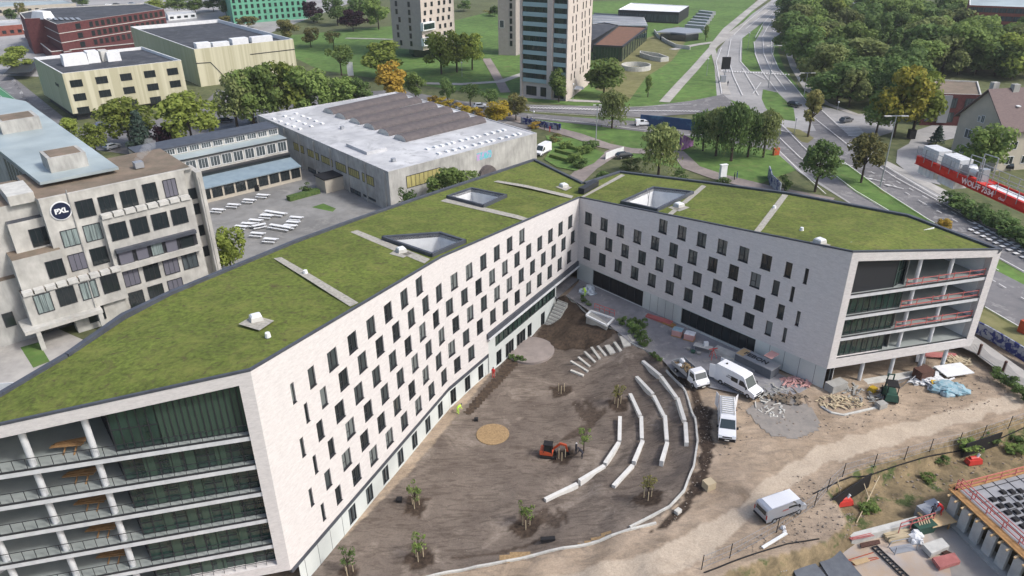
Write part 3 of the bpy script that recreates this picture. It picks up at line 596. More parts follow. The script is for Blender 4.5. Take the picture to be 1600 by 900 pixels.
# back walls of both wings and the bottom closing faces
def backwall(mb, pts, zb):
    s = 0
    for a, b in zip(pts, pts[1:]):
        L = math.hypot(b.x-a.x, b.y-a.y); mb.poly([(a.x, a.y, zb), (b.x, b.y, zb), (b.x, b.y, b.z-.02), (a.x, a.y, a.z-.02)], 0, [(s, zb), (s+L, zb), (s+L, b.z), (s, a.z)]); s += L
backwall(wl, [RRv]+RB[::-1]+[LBk[0]], 3.0); backwall(wl, LBk+[TLv], -3.6)
wall_o = wl.build('brick_wall', M['brick'], bld, world=True)

# ---- roof as a folded surface (TIN)
def mktin(outline, inner=(), holes=()):
    pts = list(outline)+list(inner)
    co = [Vector((p.x, p.y)) for p in pts]; n = len(outline); ed = [(i, (i+1) % n) for i in range(n)]
    r = mgeo.delaunay_2d_cdt(co, ed, [], 1, 1e-4)
    return [(pts[a[0]] if a else None) for a in r[3]], r
class Tin:
    def __init__(s, outline):
        s.o = outline; co = [Vector((p.x, p.y)) for p in outline]; tr = mgeo.tessellate_polygon([[Vector((p.x, p.y, 0)) for p in outline]])
        n = len(outline); s.t = [tuple(outline[i] for i in t) for t in mgeo.delaunay_2d_cdt(co, [(i, (i+1) % n) for i in range(n)], [], 1, 1e-5)[2]] if False else [tuple(outline[i] for i in t) for t in tr]
    def z(s, x, y):
        best = None
        for a, b, c in s.t:
            d = (b.y-c.y)*(a.x-c.x)+(c.x-b.x)*(a.y-c.y)
            if abs(d) < 1e-9: continue
            l1 = ((b.y-c.y)*(x-c.x)+(c.x-b.x)*(y-c.y))/d; l2 = ((c.y-a.y)*(x-c.x)+(a.x-c.x)*(y-c.y))/d; l3 = 1-l1-l2; m = min(l1, l2, l3)
            if best is None or m > best[0]: best = (m, l1*a.z+l2*b.z+l3*c.z)
            if m >= -1e-6: break
        return best[1]
    def hit(s, u, v):
        z = 17.0
        for _ in range(40): p = G(u, v, z); z += (s.z(p.x, p.y)-z)*.6
        p = G(u, v, z); return Vector((p.x, p.y, s.z(p.x, p.y)))
tV, kV, eV, rV = V3(tP, ZT), V3(kP, ZK), V3(eP, ZE), V3(rP, ZRR)
class Strip:
    """roof surface between a front line and a back line, ruled across"""
    def __init__(s, front, back): s.f = front; s.b = back; s.t = []; [s.t.extend(((f0, f1, b1), (f0, b1, b0))) for f0, f1, b0, b1 in zip(front, front[1:], back, back[1:])]
    z = Tin.z; hit = Tin.hit
def lerp(a, b, k): return a+(b-a)*k
tinR = Strip([eV, lerp(eV, rV, .25), lerp(eV, rV, .66), rV, RRv], [RB[0], RB[1], RB[2], RB[3], RRv+Vector((.01, .01, 0))])
tinR.t.append((eV, RB[0], LBk[0]))
tinL = Strip([TLv, lerp(TLv, tV, .35), tV, lerp(tV, kV, .3), lerp(tV, kV, .75), kV, lerp(kV, eV, .45), eV], [TLv+Vector((0, .01, 0)), LBk[8], LBk[7], LBk[5], LBk[4], LBk[3], LBk[2], LBk[1]])
tinL.t.append((eV, LBk[1], LBk[0]))
OUTL = [TLv, tV, kV, eV, LBk[0]]+LBk[1:]
OUTR = [LBk[0], eV, rV, RRv]+RB[::-1]
def wellpts(tin, px): return [tin.hit(u, v) for u, v in px]
WELLS = [(tinL, wellpts(tinL, [(602, 372), (687, 366), (723, 377), (675, 397)])), (tinL, wellpts(tinL, [(702, 307.5), (737, 296), (788, 306), (755, 321)])), (tinR, wellpts(tinR, [(974, 316), (1021.5, 294.5), (1080, 301), (1026, 327)]))]
def surface(mb, out, tin, holes, dz):
    # grid of triangles over outline with holes, heights from the tin
    pts = [Vector((p.x, p.y)) for p in out]; ed = [(i, (i+1) % len(out)) for i in range(len(out))]
    for h in holes:
        k = len(pts); pts += [Vector((p.x, p.y)) for p in h]; ed += [(k+i, k+(i+1) % len(h)) for i in range(len(h))]
    for a, b in zip(tin.f, tin.b):
        k = len(pts); pts += [Vector((a.x, a.y)), Vector((b.x, b.y))]; ed.append((k, k+1))
    xs = [p.x for p in pts]; ys = [p.y for p in pts]; x = min(xs)
    vs, _, fs, *_r = mgeo.delaunay_2d_cdt(pts, ed, [], 0, 1e-4)
    for f in fs:
        c = sum((vs[i] for i in f), Vector((0, 0)))/len(f)
        if not inside(c.x, c.y, out) or any(inside(c.x, c.y, h) for h in holes): continue
        P = [(vs[i].x, vs[i].y, tin.z(vs[i].x, vs[i].y)+dz) for i in f]
        a, b, cc = [Vector(q) for q in P[:3]]
        mb.poly(P if (b-a).cross(cc-a).z > 0 else P[::-1])
rs = MB(); surface(rs, OUTL, tinL, [w for t, w in WELLS if t is tinL], -.28); surface(rs, OUTR, tinR, [w for t, w in WELLS if t is tinR], -.28)
rs.build('grass_roof', M['sedum'], bld, world=True)
# coping: a dark kerb all round, both sides visible
def coping(mb, path, w=.42, h=.34, cx=None, closed=True):
    n = len(path)
    for i in range(n if closed else n-1):
        a, b = path[i], path[(i+1) % n]; t = Vector((b.x-a.x, b.y-a.y, 0)).normalized(); nn = Vector((-t.y, t.x, 0))
        mid = (a+b)/2
        if cx is not None and (Vector((cx[0], cx[1], 0))-Vector((mid.x, mid.y, 0))).dot(nn) < 0: nn = -nn
        o1, o2 = a-nn*.03, b-nn*.03; i1, i2 = a+nn*w, b+nn*w
        top = .07; q = [(o1, top), (o2, top), (i2, top), (i1, top)]; lo = [(o1, -h*.45), (o2, -h*.45), (i2, -h), (i1, -h)]
        T = [(p.x, p.y, p.z+d) for p, d in q]; L = [(p.x, p.y, p.z+d) for p, d in lo]
        mb.poly(T); mb.poly([L[0], L[1], T[1], T[0]]); mb.poly([T[3], T[2], L[2], L[3]]); mb.poly([L[1], L[2], T[2], T[1]]); mb.poly([L[3], L[0], T[0], T[3]])
cp = MB()
for seg, cx in (([TLv, tV, kV, eV], (-20, 85)), ([eV, rV, RRv], (38, 100))):
    for a, b in zip(seg, seg[1:]): coping(cp, [a, b], .22, .3, cx, False)
coping(cp, [RRv]+RB[::-1]+[LBk[0]], .5, .55, (30, 98), False)
coping(cp, LBk+[TLv], .5, .6, (-18, 85), False)
cp.build('parapet_coping', M['coping'], bld, world=True)
# gravel strips over the roof
def strip4(tin, px, dz=-.25, mb=None):
    P = [tin.hit(u, v) for u, v in px]; N = 8
    for i in range(N):
        a0 = lerp(P[0], P[1], i/N); a1 = lerp(P[0], P[1], (i+1)/N); b0 = lerp(P[3], P[2], i/N); b1 = lerp(P[3], P[2], (i+1)/N)
        q = [Vector((p.x, p.y, tin.z(p.x, p.y)+dz)) for p in (a0, a1, b1, b0)]
        if (q[1]-q[0]).cross(q[2]-q[0]).z < 0: q = q[::-1]
        mb.poly(q)
for tin, px in ((tinL, [(427, 401), (547, 476), (560, 470), (439, 399)]), (tinL, [(547, 360), (663, 409), (672, 402), (558, 357)]), (tinL, [(688, 312), (823, 344), (826, 339), (697, 308)]), (tinL, [(771, 282), (893, 308), (896, 304), (778, 280)]),
    (tinL, [(608, 394), (630, 400), (645, 393), (622, 385)]), (tinL, [(372, 503), (405, 513), (428, 498), (396, 489)]), (tinL, [(868, 290), (884, 296), (894, 291), (880, 286)]),
    (tinR, [(971, 270), (905, 307), (915, 305), (977, 272)]), (tinR, [(1097, 287), (1043, 332), (1050, 334), (1104, 289)]), (tinR, [(1223, 301), (1178, 359), (1187, 362), (1232, 303)]), (tinR, [(1044, 322), (1062, 328), (1078, 322), (1060, 316)]), (tinR, [(1262, 376), (1290, 386), (1299, 380), (1275, 373)])):
    g = MB(); strip4(tin, px, -.22, g); g.build('gravel_strip', M['gravel'], bld, world=True)
# light wells
for tin, w in WELLS:
    mb = MB(); n = len(w); zb = [9, 6.5, 8.5][WELLS.index((tin, w))]
    for i in range(n):
        a, b = w[i], w[(i+1) % n]; mb.poly([(a.x, a.y, a.z), (b.x, b.y, b.z), (b.x, b.y, zb), (a.x, a.y, zb)])
    mb.poly([(p.x, p.y, zb) for p in w]); lw = mb.build('light_well', M['white'], bld, world=True)
    cx = sum((p.x for p in w))/n, sum((p.y for p in w))/n; mb = MB()
    for i in range(n):
        a, b = w[i], w[(i+1) % n]; t = Vector((b.x-a.x, b.y-a.y, 0)).normalized(); nn = Vector((-t.y, t.x, 0))
        if (Vector((cx[0], cx[1], 0))-Vector((a.x, a.y, 0))).dot(nn) > 0: nn = -nn
        P = [a, b, b+nn*.34+t*.34, a+nn*.34-t*.34]; q = [(p.x, p.y, p.z+.25) for p in P]; lo = [(p.x, p.y, p.z-.4) for p in P]
        mb.poly(q); mb.poly([lo[3], lo[2], q[2], q[3]]); mb.poly([lo[0], q[0], q[1], lo[1]])
    mb.build('rim', M['coping'], lw, world=True)
# hatches and vents on the roof
for tin, u, v, sz in ((tinL, 400, 497, 1.2), (tinL, 627, 391, 1.15), (tinL, 881, 290, 1.3), (tinR, 1061, 320.5, 1.3), (tinR, 1281, 377, 1.25)):
    p = tin.hit(u, v); hb = MB().box((p.x, p.y, p.z+.0), (sz, sz, .55), R(30), top=(.85, .85)).build('roof_hatch', M['concl'], bld, world=True)
    MB().box((p.x, p.y, p.z+.33), (sz*.8, sz*.8, .12), R(30), top=(.8, .8)).build('dome', M['white'], hb, world=True)
for tin, u, v in ((tinL, 418, 522), (tinR, 1253, 357), (tinR, 1210, 323), (tinL, 477, 424)):
    p = tin.hit(u, v); MB().tube((p.x, p.y, p.z-.3), (p.x, p.y, p.z+.15), .28, .22, 10).build('vent_cap', M['white'], bld, world=True)
p = tinR.hit(927, 299); a = tinR.hit(908, 301)
MB().beam(a+Vector((0, 0, .3)), tinR.hit(931, 288)+Vector((0, 0, .3)), 1.1, .9).build('roof_duct', M['anth'], bld, world=True)

# ---- windows: frame + pane, each a part (100 of them), the rest one part
def win_frame(mb, w, h, d=.24, org=(0, 0, 0), e=Vector((1, 0)), n=Vector((0, -1)), mi=0, mull=True):
    t = .075; e3 = Vector((e.x, e.y, 0)); n3 = Vector((n.x, n.y, 0)); o = Vector(org)
    def bar(s0, s1, z0, z1, y0, y1):
        c = [o+e3*s+n3*y+Vector((0, 0, z)) for s, y, z in ((s0, y0, z0), (s1, y0, z0), (s1, y1, z0), (s0, y1, z0), (s0, y0, z1), (s1, y0, z1), (s1, y1, z1), (s0, y1, z1))]
        i = len(mb.v); mb.v += [tuple(q) for q in c]
        for q in ((0, 3, 2, 1), (4, 5, 6, 7), (0, 1, 5, 4), (1, 2, 6, 5), (2, 3, 7, 6), (3, 0, 4, 7)): mb.f.append(tuple(i+k for k in q)); mb.m.append(mi)
    bar(-w/2, -w/2+t, -h/2, h/2, -d, -d+.1); bar(w/2-t, w/2, -h/2, h/2, -d, -d+.1); bar(-w/2+t, w/2-t, -h/2, -h/2+t, -d, -d+.1); bar(-w/2+t, w/2-t, h/2-t, h/2, -d, -d+.1)
    bar(-w/2-.02, w/2+.02, -h/2-.05, -h/2+.02, -d+.1, .06)       # sill
    if mull and w > 1.2:
        bar(-.05, .05, -h/2+t, h/2-t, -d, -d+.1); bar(-w/2+t, -.05, -h*.12-.03, -h*.12+.03, -d, -d+.09)
def win_pane(mb, w, h, d=.2, org=(0, 0, 0), e=Vector((1, 0)), n=Vector((0, -1)), mi=0):
    e3 = Vector((e.x, e.y, 0)); n3 = Vector((n.x, n.y, 0)); o = Vector(org)-n3*d
    mb.poly([o-e3*w/2-Vector((0, 0, h/2)), o+e3*w/2-Vector((0, 0, h/2)), o+e3*w/2+Vector((0, 0, h/2)), o-e3*w/2+Vector((0, 0, h/2))], mi)
FR, PN = {}, {}
for w in (1.5, .95, .5):
    a = MB(); win_frame(a, w, WH); FR[w] = a.build('window', M['anth'])
    for gi, gm in enumerate(('glass', 'wg1', 'wg2')):
        b = MB(); win_pane(b, w, WH); PN[(w, gi)] = b.build('pane', M[gm])
restf = MB(); restp = [MB(), MB()]
order = sorted(wins, key=lambda q: (Vector((q[0][0], q[0][1]))+D(q[1])*q[3]).length)
for i, (org, ang, nrm, s, zc, w, h) in enumerate(order):
    e = D(ang); p = Vector((org[0]+e.x*s, org[1]+e.y*s, zc)); gi = rnd.choice((0, 1, 1, 2)) if ang != AC else rnd.choice((0, 0, 0, 1, 2))
    # local frame: +X along wall, -Y outwards
    rz = math.atan2(nrm[1], nrm[0])+math.pi/2
    if i < 100:
        f = FR[w].copy(); COL.objects.link(f); f.parent = bld; f.location = p-Vector(bld.location); f.rotation_euler = (0, 0, rz)
        q = PN[(w, gi)].copy(); COL.objects.link(q); q.parent = f
    else:
        ee = Vector((math.cos(rz), math.sin(rz))); nn = Vector((nrm[0], nrm[1])); win_frame(restf, w, h, org=p, e=ee, n=nn); win_pane(restf, w, h, org=p, e=ee, n=nn, mi=1)
o = restf.build('window', [M['anth'], M['wg1']], bld, world=True); o['kind'] = 'stuff'
for o in list(FR.values())+list(PN.values()): bpy.data.objects.remove(o)

# ---- bases
bp = MB(); e = D(AA)
def wallbox(mb, org, ang, nrm, s0, s1, z0, z1, d0, d1, mi=0):
    e = D(ang); q = [Vector((org[0]+e.x*s-nrm[0]*d, org[1]+e.y*s-nrm[1]*d, 0)) for s, d in ((s0, d0), (s1, d0), (s1, d1), (s0, d1))]
    mb.prism([(p.x, p.y) for p in q], z0, z1, mi); return mb
dA = [-22.6+3.37*i+LA for i in range(7)]
hol = [[(s-.65, -3.35), (s+.65, -3.35), (s+.65, -1.05), (s-.65, -1.05)] for s in dA if s < LA-.8]
wall_holes(bp, Vector(tP)-Vector(nA)*.12, AA, [(1.2, -4.2), (LA, -4.2), (LA, -.8), (1.2, -.8)], hol, nA, rev=.2)
sB = [1.3, 4.6, 7.9]+[11.6, 14.9, 17.6, 22.0]
wB = {11.6: 1.0, 14.9: 2.3, 17.6: 2.6, 20.3: 1.3, 22.0: 1.2}
holB = [[(s-w/2, -3.35), (s+w/2, -3.35), (s+w/2, -1.0), (s-w/2, -1.0)] for s, w in ((1.0, 1.3), (4.4, 1.3), (7.7, 1.3), (12.3, 1.4), (15.3, 2.3), (18.6, 2.6), (21.2, 1.3), (25.4, 1.3))]
RB0, RB1 = LB-25.8, LB-7.8
wall_holes(bp, Vector(kP)-Vector(nB)*.12, AB, [(0, -4.2), (9.8, -4.2), (9.8, -.8), (0, -.8)], [h for h in holB if h[1][0] < 9.7], nB, rev=.2)
wall_holes(bp, kP, AB, [(9.6, -4.2), (RB1+.3, -4.2), (RB1+.3, 2.5), (9.6, 2.5)], [h for h in holB if h[0][0] > 9.7]+[[(RB0, .02), (RB1, .02), (RB1, 2.37), (RB0, 2.37)]], nB, rev=.22)
wall_holes(bp, eP, AC, [(0, 0), (LC, 0), (LC, 3.02), (0, 3.02)], [[(3.45, .05), (14.1, .05), (14.1, 2.87), (3.45, 2.87)], [(21.35, .3), (33.8, .3), (33.8, 2.87), (21.35, 2.87)]], nC, rev=.35)
base_o = bp.build('base_panel', M['panel'], bld, world=True)
# recessed dark band under the brick, canopy over the ribbon, joints of the panels
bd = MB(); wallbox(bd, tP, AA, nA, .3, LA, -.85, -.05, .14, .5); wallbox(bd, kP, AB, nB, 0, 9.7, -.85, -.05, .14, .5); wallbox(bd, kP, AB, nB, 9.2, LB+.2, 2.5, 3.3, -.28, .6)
bd.build('dark_band', M['coping'], bld, world=True)
cn = MB(); wallbox(cn, kP, AB, nB, 9.3, LB, 2.3, 2.52, -.5, .5); cn.build('canopy_edge', M['slab'], bld, world=True)
def joint(*a): jt = MB(); wallbox(jt, *a); jt.build('panel_joint', M['coping'], bld, world=True)
for k in range(1, 5): joint(eP, AC, nC, 14.1+k*1.45-.02, 14.1+k*1.45+.02, .05, 3.0, -.012, .02)
for k in range(1, 5): joint(eP, AC, nC, 33.8+k*2.2-.025, 33.8+k*2.2+.025, .05, 3.0, -.012, .02)
for k in range(1, 5): joint(tP, AA, nA, k*2.1-.02, k*2.1+.02, -3.6, -.85, .105, .2)
# doors in the base, glazing ribbons
def glaz(org, ang, nrm, s0, s1, z0, z1, n, d=.2, name='glazing', g='gglass', tr=.0):
    mb = MB(); wallbox(mb, org, ang, nrm, s0, s1, z0, z1, d+.02, d+.06); gl = mb.build(name, M[g], bld, world=True)
    f = MB(); W = s1-s0
    for k in range(n+1): sx = s0+.04+(W-.08)*k/n; wallbox(f, org, ang, nrm, sx-.045, sx+.045, z0, z1, d-.1, d+.01)
    wallbox(f, org, ang, nrm, s0+.09, s1-.09, z0, z0+.09, d-.095, d+.01); wallbox(f, org, ang, nrm, s0+.09, s1-.09, z1-.09, z1, d-.095, d+.01)
    if tr: wallbox(f, org, ang, nrm, s0+.09, s1-.09, z0+tr-.04, z0+tr+.04, d-.095, d+.005)
    f.build('frame', M['anth'], gl, world=True); return gl
oA = Vector(tP)-Vector(nA)*.12; oB2 = Vector(kP)-Vector(nB)*.12
for s in dA:
    if s < LA-.8: glaz(oA, AA, nA, s-.65, s+.65, -3.35, -1.05, 2, .16, 'door', 'glass2')
for h in holB: glaz(oB2 if h[1][0] < 9.7 else kP, AB, nB, h[0][0], h[1][0], -3.35, -1.0, 2 if h[1][0]-h[0][0] < 2 else 3, .16, 'door', 'glass')
glaz(kP, AB, nB, RB0, RB1, .02, 2.37, 14, .18)
glaz(eP, AC, nC, 3.45, 14.1, .05, 2.87, 6, .3, g='dark'); glaz(eP, AC, nC, 21.35, 33.8, .3, 2.87, 9, .3, g='glass')
# passage under the left wing: back wall, ceiling, floor, end of the ribbon box
ps = MB(); wallbox(ps, kP, AB, nB, RB1, LB+3, 0, 3.34, 9.0, 9.3); wallbox(ps, kP, AB, nB, RB1, RB1+.3, -4, 2.5, .02, 9)
ps.build('passage_wall', M['panel'], bld, world=True)
ce = MB(); wallbox(ce, kP, AB, nB, 9.6, LB, 3.36, 3.6, .3, 12); wallbox(ce, tP, AA, nA, 0.6, LA, -.02, .3, .5, 12); ce.build('soffit', M['soffit'], bld, world=True)
fl = MB(); wallbox(fl, kP, AB, nB, RB1, LB, -.3, .02, -.3, 9.3); fl.build('passage_floor', M['pave'], bld, world=True)

# ---- loggias at both ends
def loggia(P, pe, pn, e, n, fl, zt, s0, s1, cols, zb, side, colr):
    # slabs
    for k, zf in enumerate(fl):
        mb = MB(); q = [P(s0, .12), P(s1, .12), P(s1, 11), P(s0, 11)]; mb.prism([(p.x, p.y) for p in q], zf-.46, zf, 0, 1); mb.build('floor_slab', [M['slab'], M['floorg']], bld, world=True)
        g = MB(); q = [P(s0, .10), P(s1, .10), P(s1, .22), P(s0, .22)]; g.prism([(p.x, p.y) for p in q], zf+.003, zf+.14)
        g.build('edge_trim', M['anth'], bld, world=True)
    for s in cols:
        mb = MB(); p = P(s, 2.4 if s < 10 and colr > .26 else .75); mb.tube((p.x, p.y, zb), (p.x, p.y, zt(s)-1.2), colr, colr, 14); mb.build('column', M['slab'], bld, world=True, smooth=False)
    mb = MB(); q = [P(s0, .3), P(s1, .3), P(s1, 4.5), P(s0+2.2, 4.5)]; mb.prism([(p.x, p.y) for p in q], [zt(s0)-1.24, zt(s1)-1.24, zt(s1)-1.24, zt(s0)-1.24], [zt(s0)-.9, zt(s1)-.9, zt(s1)-.9, zt(s0)-.9]); mb.build('loggia_ceiling', M['soffit'], bld, world=True)
FL = [.30, 3.45, 6.68, 9.85, 12.95, 16.1]
loggia(Lp, tP, nL, EL, nL, FL, zl, 1.0, LW-1, [3.9, 8.6, 13.3, 17.95, 22.6], .3, 1, .27)
FRr = [4.3, 7.4, 10.45, 13.5]
loggia(Rp, rP, nE, ER, nE, FRr, zr, 1.0, 21.15, [10.9, 15.75], 4.3, 1, .25)
# left: glazing 1..11.7 set back, returning inwards; back wall of the open loggia
def lwall(P, s0, s1, d0, d1, z0, z1, name, m, n, tr=1):
    a, b = P(s0, d0), P(s1, d1); A = Vector((a.x, a.y, 0)); Bq = Vector((b.x, b.y, 0)); t = (Bq-A).normalized(); nn = Vector((-t.y, t.x, 0)); L = (Bq-A).length
    mb = MB(); mb.beam((a.x, a.y, (z0+z1)/2), (b.x, b.y, (z0+z1)/2), .06, z1-z0); gl = mb.build(name, m, bld, world=True)
    if n:
        f = MB()
        for k in range(n+1): p = A+t*(L*k/n); f.box((p.x, p.y, (z0+z1)/2), (.09, .16, z1-z0), math.atan2(t.y, t.x))
        for zz in (z0+.06, z1-.06)+((z0+(z1-z0)*.5,) if tr else ()): f.beam((a.x, a.y, zz), (b.x, b.y, zz), .14, .08)
        f.build('frame', M['anth'], gl, world=True)
for i, zf in enumerate(FL):
    zt_ = FL[i+1]-.5 if i+1 < len(FL) else 20.9
    if i == 5:
        lwall(Lp, 1.1, 8.1, .9, .9, zf+.02, 21.0, 'green_screen', M['gpanel'], 14, 0); lwall(Lp, 8.1, 11.7, .9, .9, zf+.02, 20.4, 'glazing', M['gglass'], 5)
    else: lwall(Lp, 1.1, 11.7, .9, .9, zf+.02, zt_, 'glazing', M['gglass'], 11)
    lwall(Lp, 11.7, 14.6, .9, 7.5, zf+.02, zt_-.3, 'glazing', M['gglass'], 7)
    # curtains standing here and there behind the glass line
    for s in ((3.2, 5.6, 8.9, 6.9) if i < 5 else ()):
        q = s+((i*1.37) % 1.3); lwall(Lp, q, q+.85, .85, .85, zf+.1, zt_-.08, 'green_screen', M['gpanel'], 0)
    lwall(Lp, 14.6, LW-1.2, 7.5, 9.5, zf+.02, zt_-.3 if i < 5 else 19.5, 'loggia_wall', M['white'], 0)
    # railing
    rb = MB(); a, b = Lp(1.1, .25), Lp(LW-1, .25); A = Vector((a.x, a.y, 0)); Bq = Vector((b.x, b.y, 0)); L = (Bq-A).length; t = (Bq-A).normalized()
    for k in range(int(L/.95)+1): p = A+t*(k*.95); rb.box((p.x, p.y, zf+.6), (.035, .06, .95), math.atan2(t.y, t.x))
    rb.beam(A+Vector((0, 0, zf+1.08)), Bq+Vector((0, 0, zf+1.08)), .05, .045); rb.build('railing', M['anth'], bld, world=True)
# timber ramps (trestles) standing in the open loggia
for i in range(1, 6):
    p = Lp(16.0-.1*(5-i), 2.1); mb = MB(); z = FL[i]
    for k in range(5): mb.box((p.x+.5+.04*k, p.y-.35+.2*k, z+.76+.03*(k % 2)), (2.5, .17, .06), R(14+3*(k-2)))
    for k in (0, 1): mb.beam((p.x+.2+k*.9, p.y-.6, z), (p.x+.2+k*.9, p.y+.4, z+.72), .1)
    for k in (0, 1): mb.beam((p.x+.2+k*.9, p.y+.9, z), (p.x+.2+k*.9, p.y+.2, z+.72), .1)
    one('trestle', mb, M['plank'], 'stack of orange boards on trestles in the open loggia, '+['', 'lowest', 'second lowest', 'middle', 'second highest', 'topmost'][i]+' of five floors', 'trestle', 'board stacks in the left loggias')
# right: dark panelling on top level, curtain walls below, open bays with rear wall
for i, zf in enumerate(FRr):
    zt_ = FRr[i+1]-.65 if i+1 < 4 else 16.9
    if i == 3:
        lwall(Rp, 1.05, 7.6, .7, .7, zf+.02, 18.0, 'black_cladding', M['anth'], 0); lwall(Rp, 7.6, 9.6, .7, 1.6, zf+.02, 17.5, 'glazing', M['gglass'], 3)
    else: lwall(Rp, 1.05, 9.3-(.5*(2-i)), .7, .7, zf+.02, zt_, 'glazing', M['gglass'], 9, 0)
    lwall(Rp, 9.4, 12.2, .9, 6.8, zf+.02, zt_+.3, 'loggia_wall', M['conc'], 0); lwall(Rp, 12.2, 19.5, 6.8, 8.5, zf+.02, zt_+.3, 'loggia_wall', M['white'], 0)
    lwall(Rp, 21.05, 19.5, .9, 8.5, zf+.02, zt_+.3 if i < 3 else 16.2, 'loggia_wall', M['white'], 0)
    if i:
        rb = MB(); a, b = Rp(9.2, .3), Rp(20.9, .3); A = Vector((a.x, a.y, 0)); Bq = Vector((b.x, b.y, 0)); t = (Bq-A).normalized(); L = (Bq-A).length
        for zz in (.35, 1.0): rb.beam(A+Vector((0, 0, zf+zz)), Bq+Vector((0, 0, zf+zz)), .05, .14 if zz < .5 else .09)
        for k in range(6): p = A+t*(L*k/5); rb.box((p.x, p.y, zf+.6), (.07, .07, 1.2), math.atan2(t.y, t.x))
        rb.build('guard_rail', M['redr'], bld, world=True)
p = Rp(18.9, 5); one('door_leaf', MB().box((p.x, p.y, 5.6), (1.5, .08, 2.5), R(14)), M['ply'], 'orange wooden board standing in the lowest open bay of the right wing', 'board')
# ground columns under the right end, soffit
for s, d in ((1.5, .8), (6.1, .8), (10.8, .8), (15.4, .8), (19.2, .8), (3.8, 7), (9, 7), (14, 7)):
    p = Rp(s, d); MB().tube((p.x, p.y, -.2), (p.x, p.y, 3.1), .26, .26, 14).build('column', M['slab'], bld, world=True)
sf = MB(); q = [Rp(0.02, .05), Rp(RW-.02, .05), Rp(RW-.02, 12), Rp(0.02, 12)]; sf.prism([(p.x, p.y) for p in q], 3.03, 3.3); sf.build('soffit', M['soffit'], bld, world=True)
gw = MB(); gw.beam((rP.x+.9, rP.y+.35, 1.5), (rP.x+5.5, rP.y+9, 1.5), .3, 3.0); gw.build('ground_wall', M['dark'], bld, world=True)

# ================================================================== NEIGHBOURING BUILDINGS
def wq(mb, A, B_, nrm, s0, s1, z0, z1, d0, d1, mi=0):
    """box on the vertical plane through A (towards B_), outward normal nrm, from depth d0 to d1 (positive = outwards)"""
    e = (Vector((B_[0]-A[0], B_[1]-A[1]))).normalized(); q = [(A[0]+e.x*s+nrm.x*d, A[1]+e.y*s+nrm.y*d) for s, d in ((s0, d0), (s1, d0), (s1, d1), (s0, d1))]
    mb.prism(q, z0, z1, mi)
def plane(A, B_, c):
    e = Vector((B_[0]-A[0], B_[1]-A[1])); L = e.length; e.normalize(); n = Vector((-e.y, e.x))
    if (Vector((c[0]-A[0], c[1]-A[1]))).dot(n) > 0: n = -n
    return e, n, L, math.degrees(math.atan2(e.y, e.x))
def block(name, label, cat, px, z, wall, roof, z0=0, par=.5, group=None, rim='white', win=None, loc=None, parent=None, xy=None):
    P = [G(u, v, z) for u, v in px] if xy is None else [Vector((a, b, z)) for a, b in xy]
    cx = Vector((sum(p.x for p in P)/len(P), sum(p.y for p in P)/len(P)))
    t = parent or thing(name, label, cat, (cx.x, cx.y, z0), group=group); w = MB(); n = len(P); pts = [(p.x, p.y) for p in P]
    area = sum(pts[k][0]*pts[(k+1) % n][1]-pts[(k+1) % n][0]*pts[k][1] for k in range(n))
    if area < 0: pts = pts[::-1]
    wi = .35; inn = []
    for i in range(n):
        a, b, c = Vector(pts[i-1]), Vector(pts[i]), Vector(pts[(i+1) % n]); d1 = (b-a).normalized(); d2 = (c-b).normalized(); n1 = Vector((-d1.y, d1.x)); n2 = Vector((-d2.y, d2.x)); m = (n1+n2); m = m/max(.3, m.dot(n1)); inn.append(b+m*wi)
    for i in range(n):
        a, b = pts[i], pts[(i+1) % n]; L = math.hypot(b[0]-a[0], b[1]-a[1]); w.poly([(a[0], a[1], z0), (b[0], b[1], z0), (b[0], b[1], z), (a[0], a[1], z)], 0, [(0, z0), (L, z0), (L, z), (0, z)])
    w.build('wall', M[wall], t, world=True)
    r = MB()
    for tr in mgeo.tessellate_polygon([[Vector((p.x, p.y, 0)) for p in inn]]):
        a, b, c = tr; q = [(inn[i].x, inn[i].y, z-par) for i in (a, b, c)]
        if (Vector(q[1])-Vector(q[0])).cross(Vector(q[2])-Vector(q[0])).z < 0: q = q[::-1]
        r.poly(q)
    r.build('roof', M[roof], t, world=True)
    c_ = MB()
    for i in range(n):
        j = (i+1) % n; a, b = pts[i], pts[j]; ia, ib = inn[i], inn[j]
        c_.poly([(a[0], a[1], z+.03), (b[0], b[1], z+.03), (ib.x, ib.y, z+.03), (ia.x, ia.y, z+.03)]); c_.poly([(ib.x, ib.y, z-par), (ia.x, ia.y, z-par), (ia.x, ia.y, z+.03), (ib.x, ib.y, z+.03)]); c_.poly([(a[0], a[1], z), (b[0], b[1], z), (b[0], b[1], z+.03), (a[0], a[1], z+.03)])
    c_.build('parapet', M[rim], t, world=True)
    return t, [Vector(p) for p in pts], cx
def window(t, A, B_, n, s0, s1, z0, z1, glass='glass', fr='anth', mull=0, name='window'):
    f = MB(); t_ = .09
    for a, b, c, d in ((s0-t_, s0, z0-t_, z1+t_), (s1, s1+t_, z0-t_, z1+t_), (s0, s1, z0-t_, z0), (s0, s1, z1, z1+t_)): wq(f, A, B_, n, a, b, c, d, -.02, .09)
    for k in range(1, mull+1): sx = s0+(s1-s0)*k/(mull+1); wq(f, A, B_, n, sx-.03, sx+.03, z0, z1, 0, .07)
    fo = f.build(name, M[fr], t, world=True); p = MB(); wq(p, A, B_, n, s0, s1, z0, z1, -.02, .04); p.build('pane', M[glass], fo, world=True); return fo
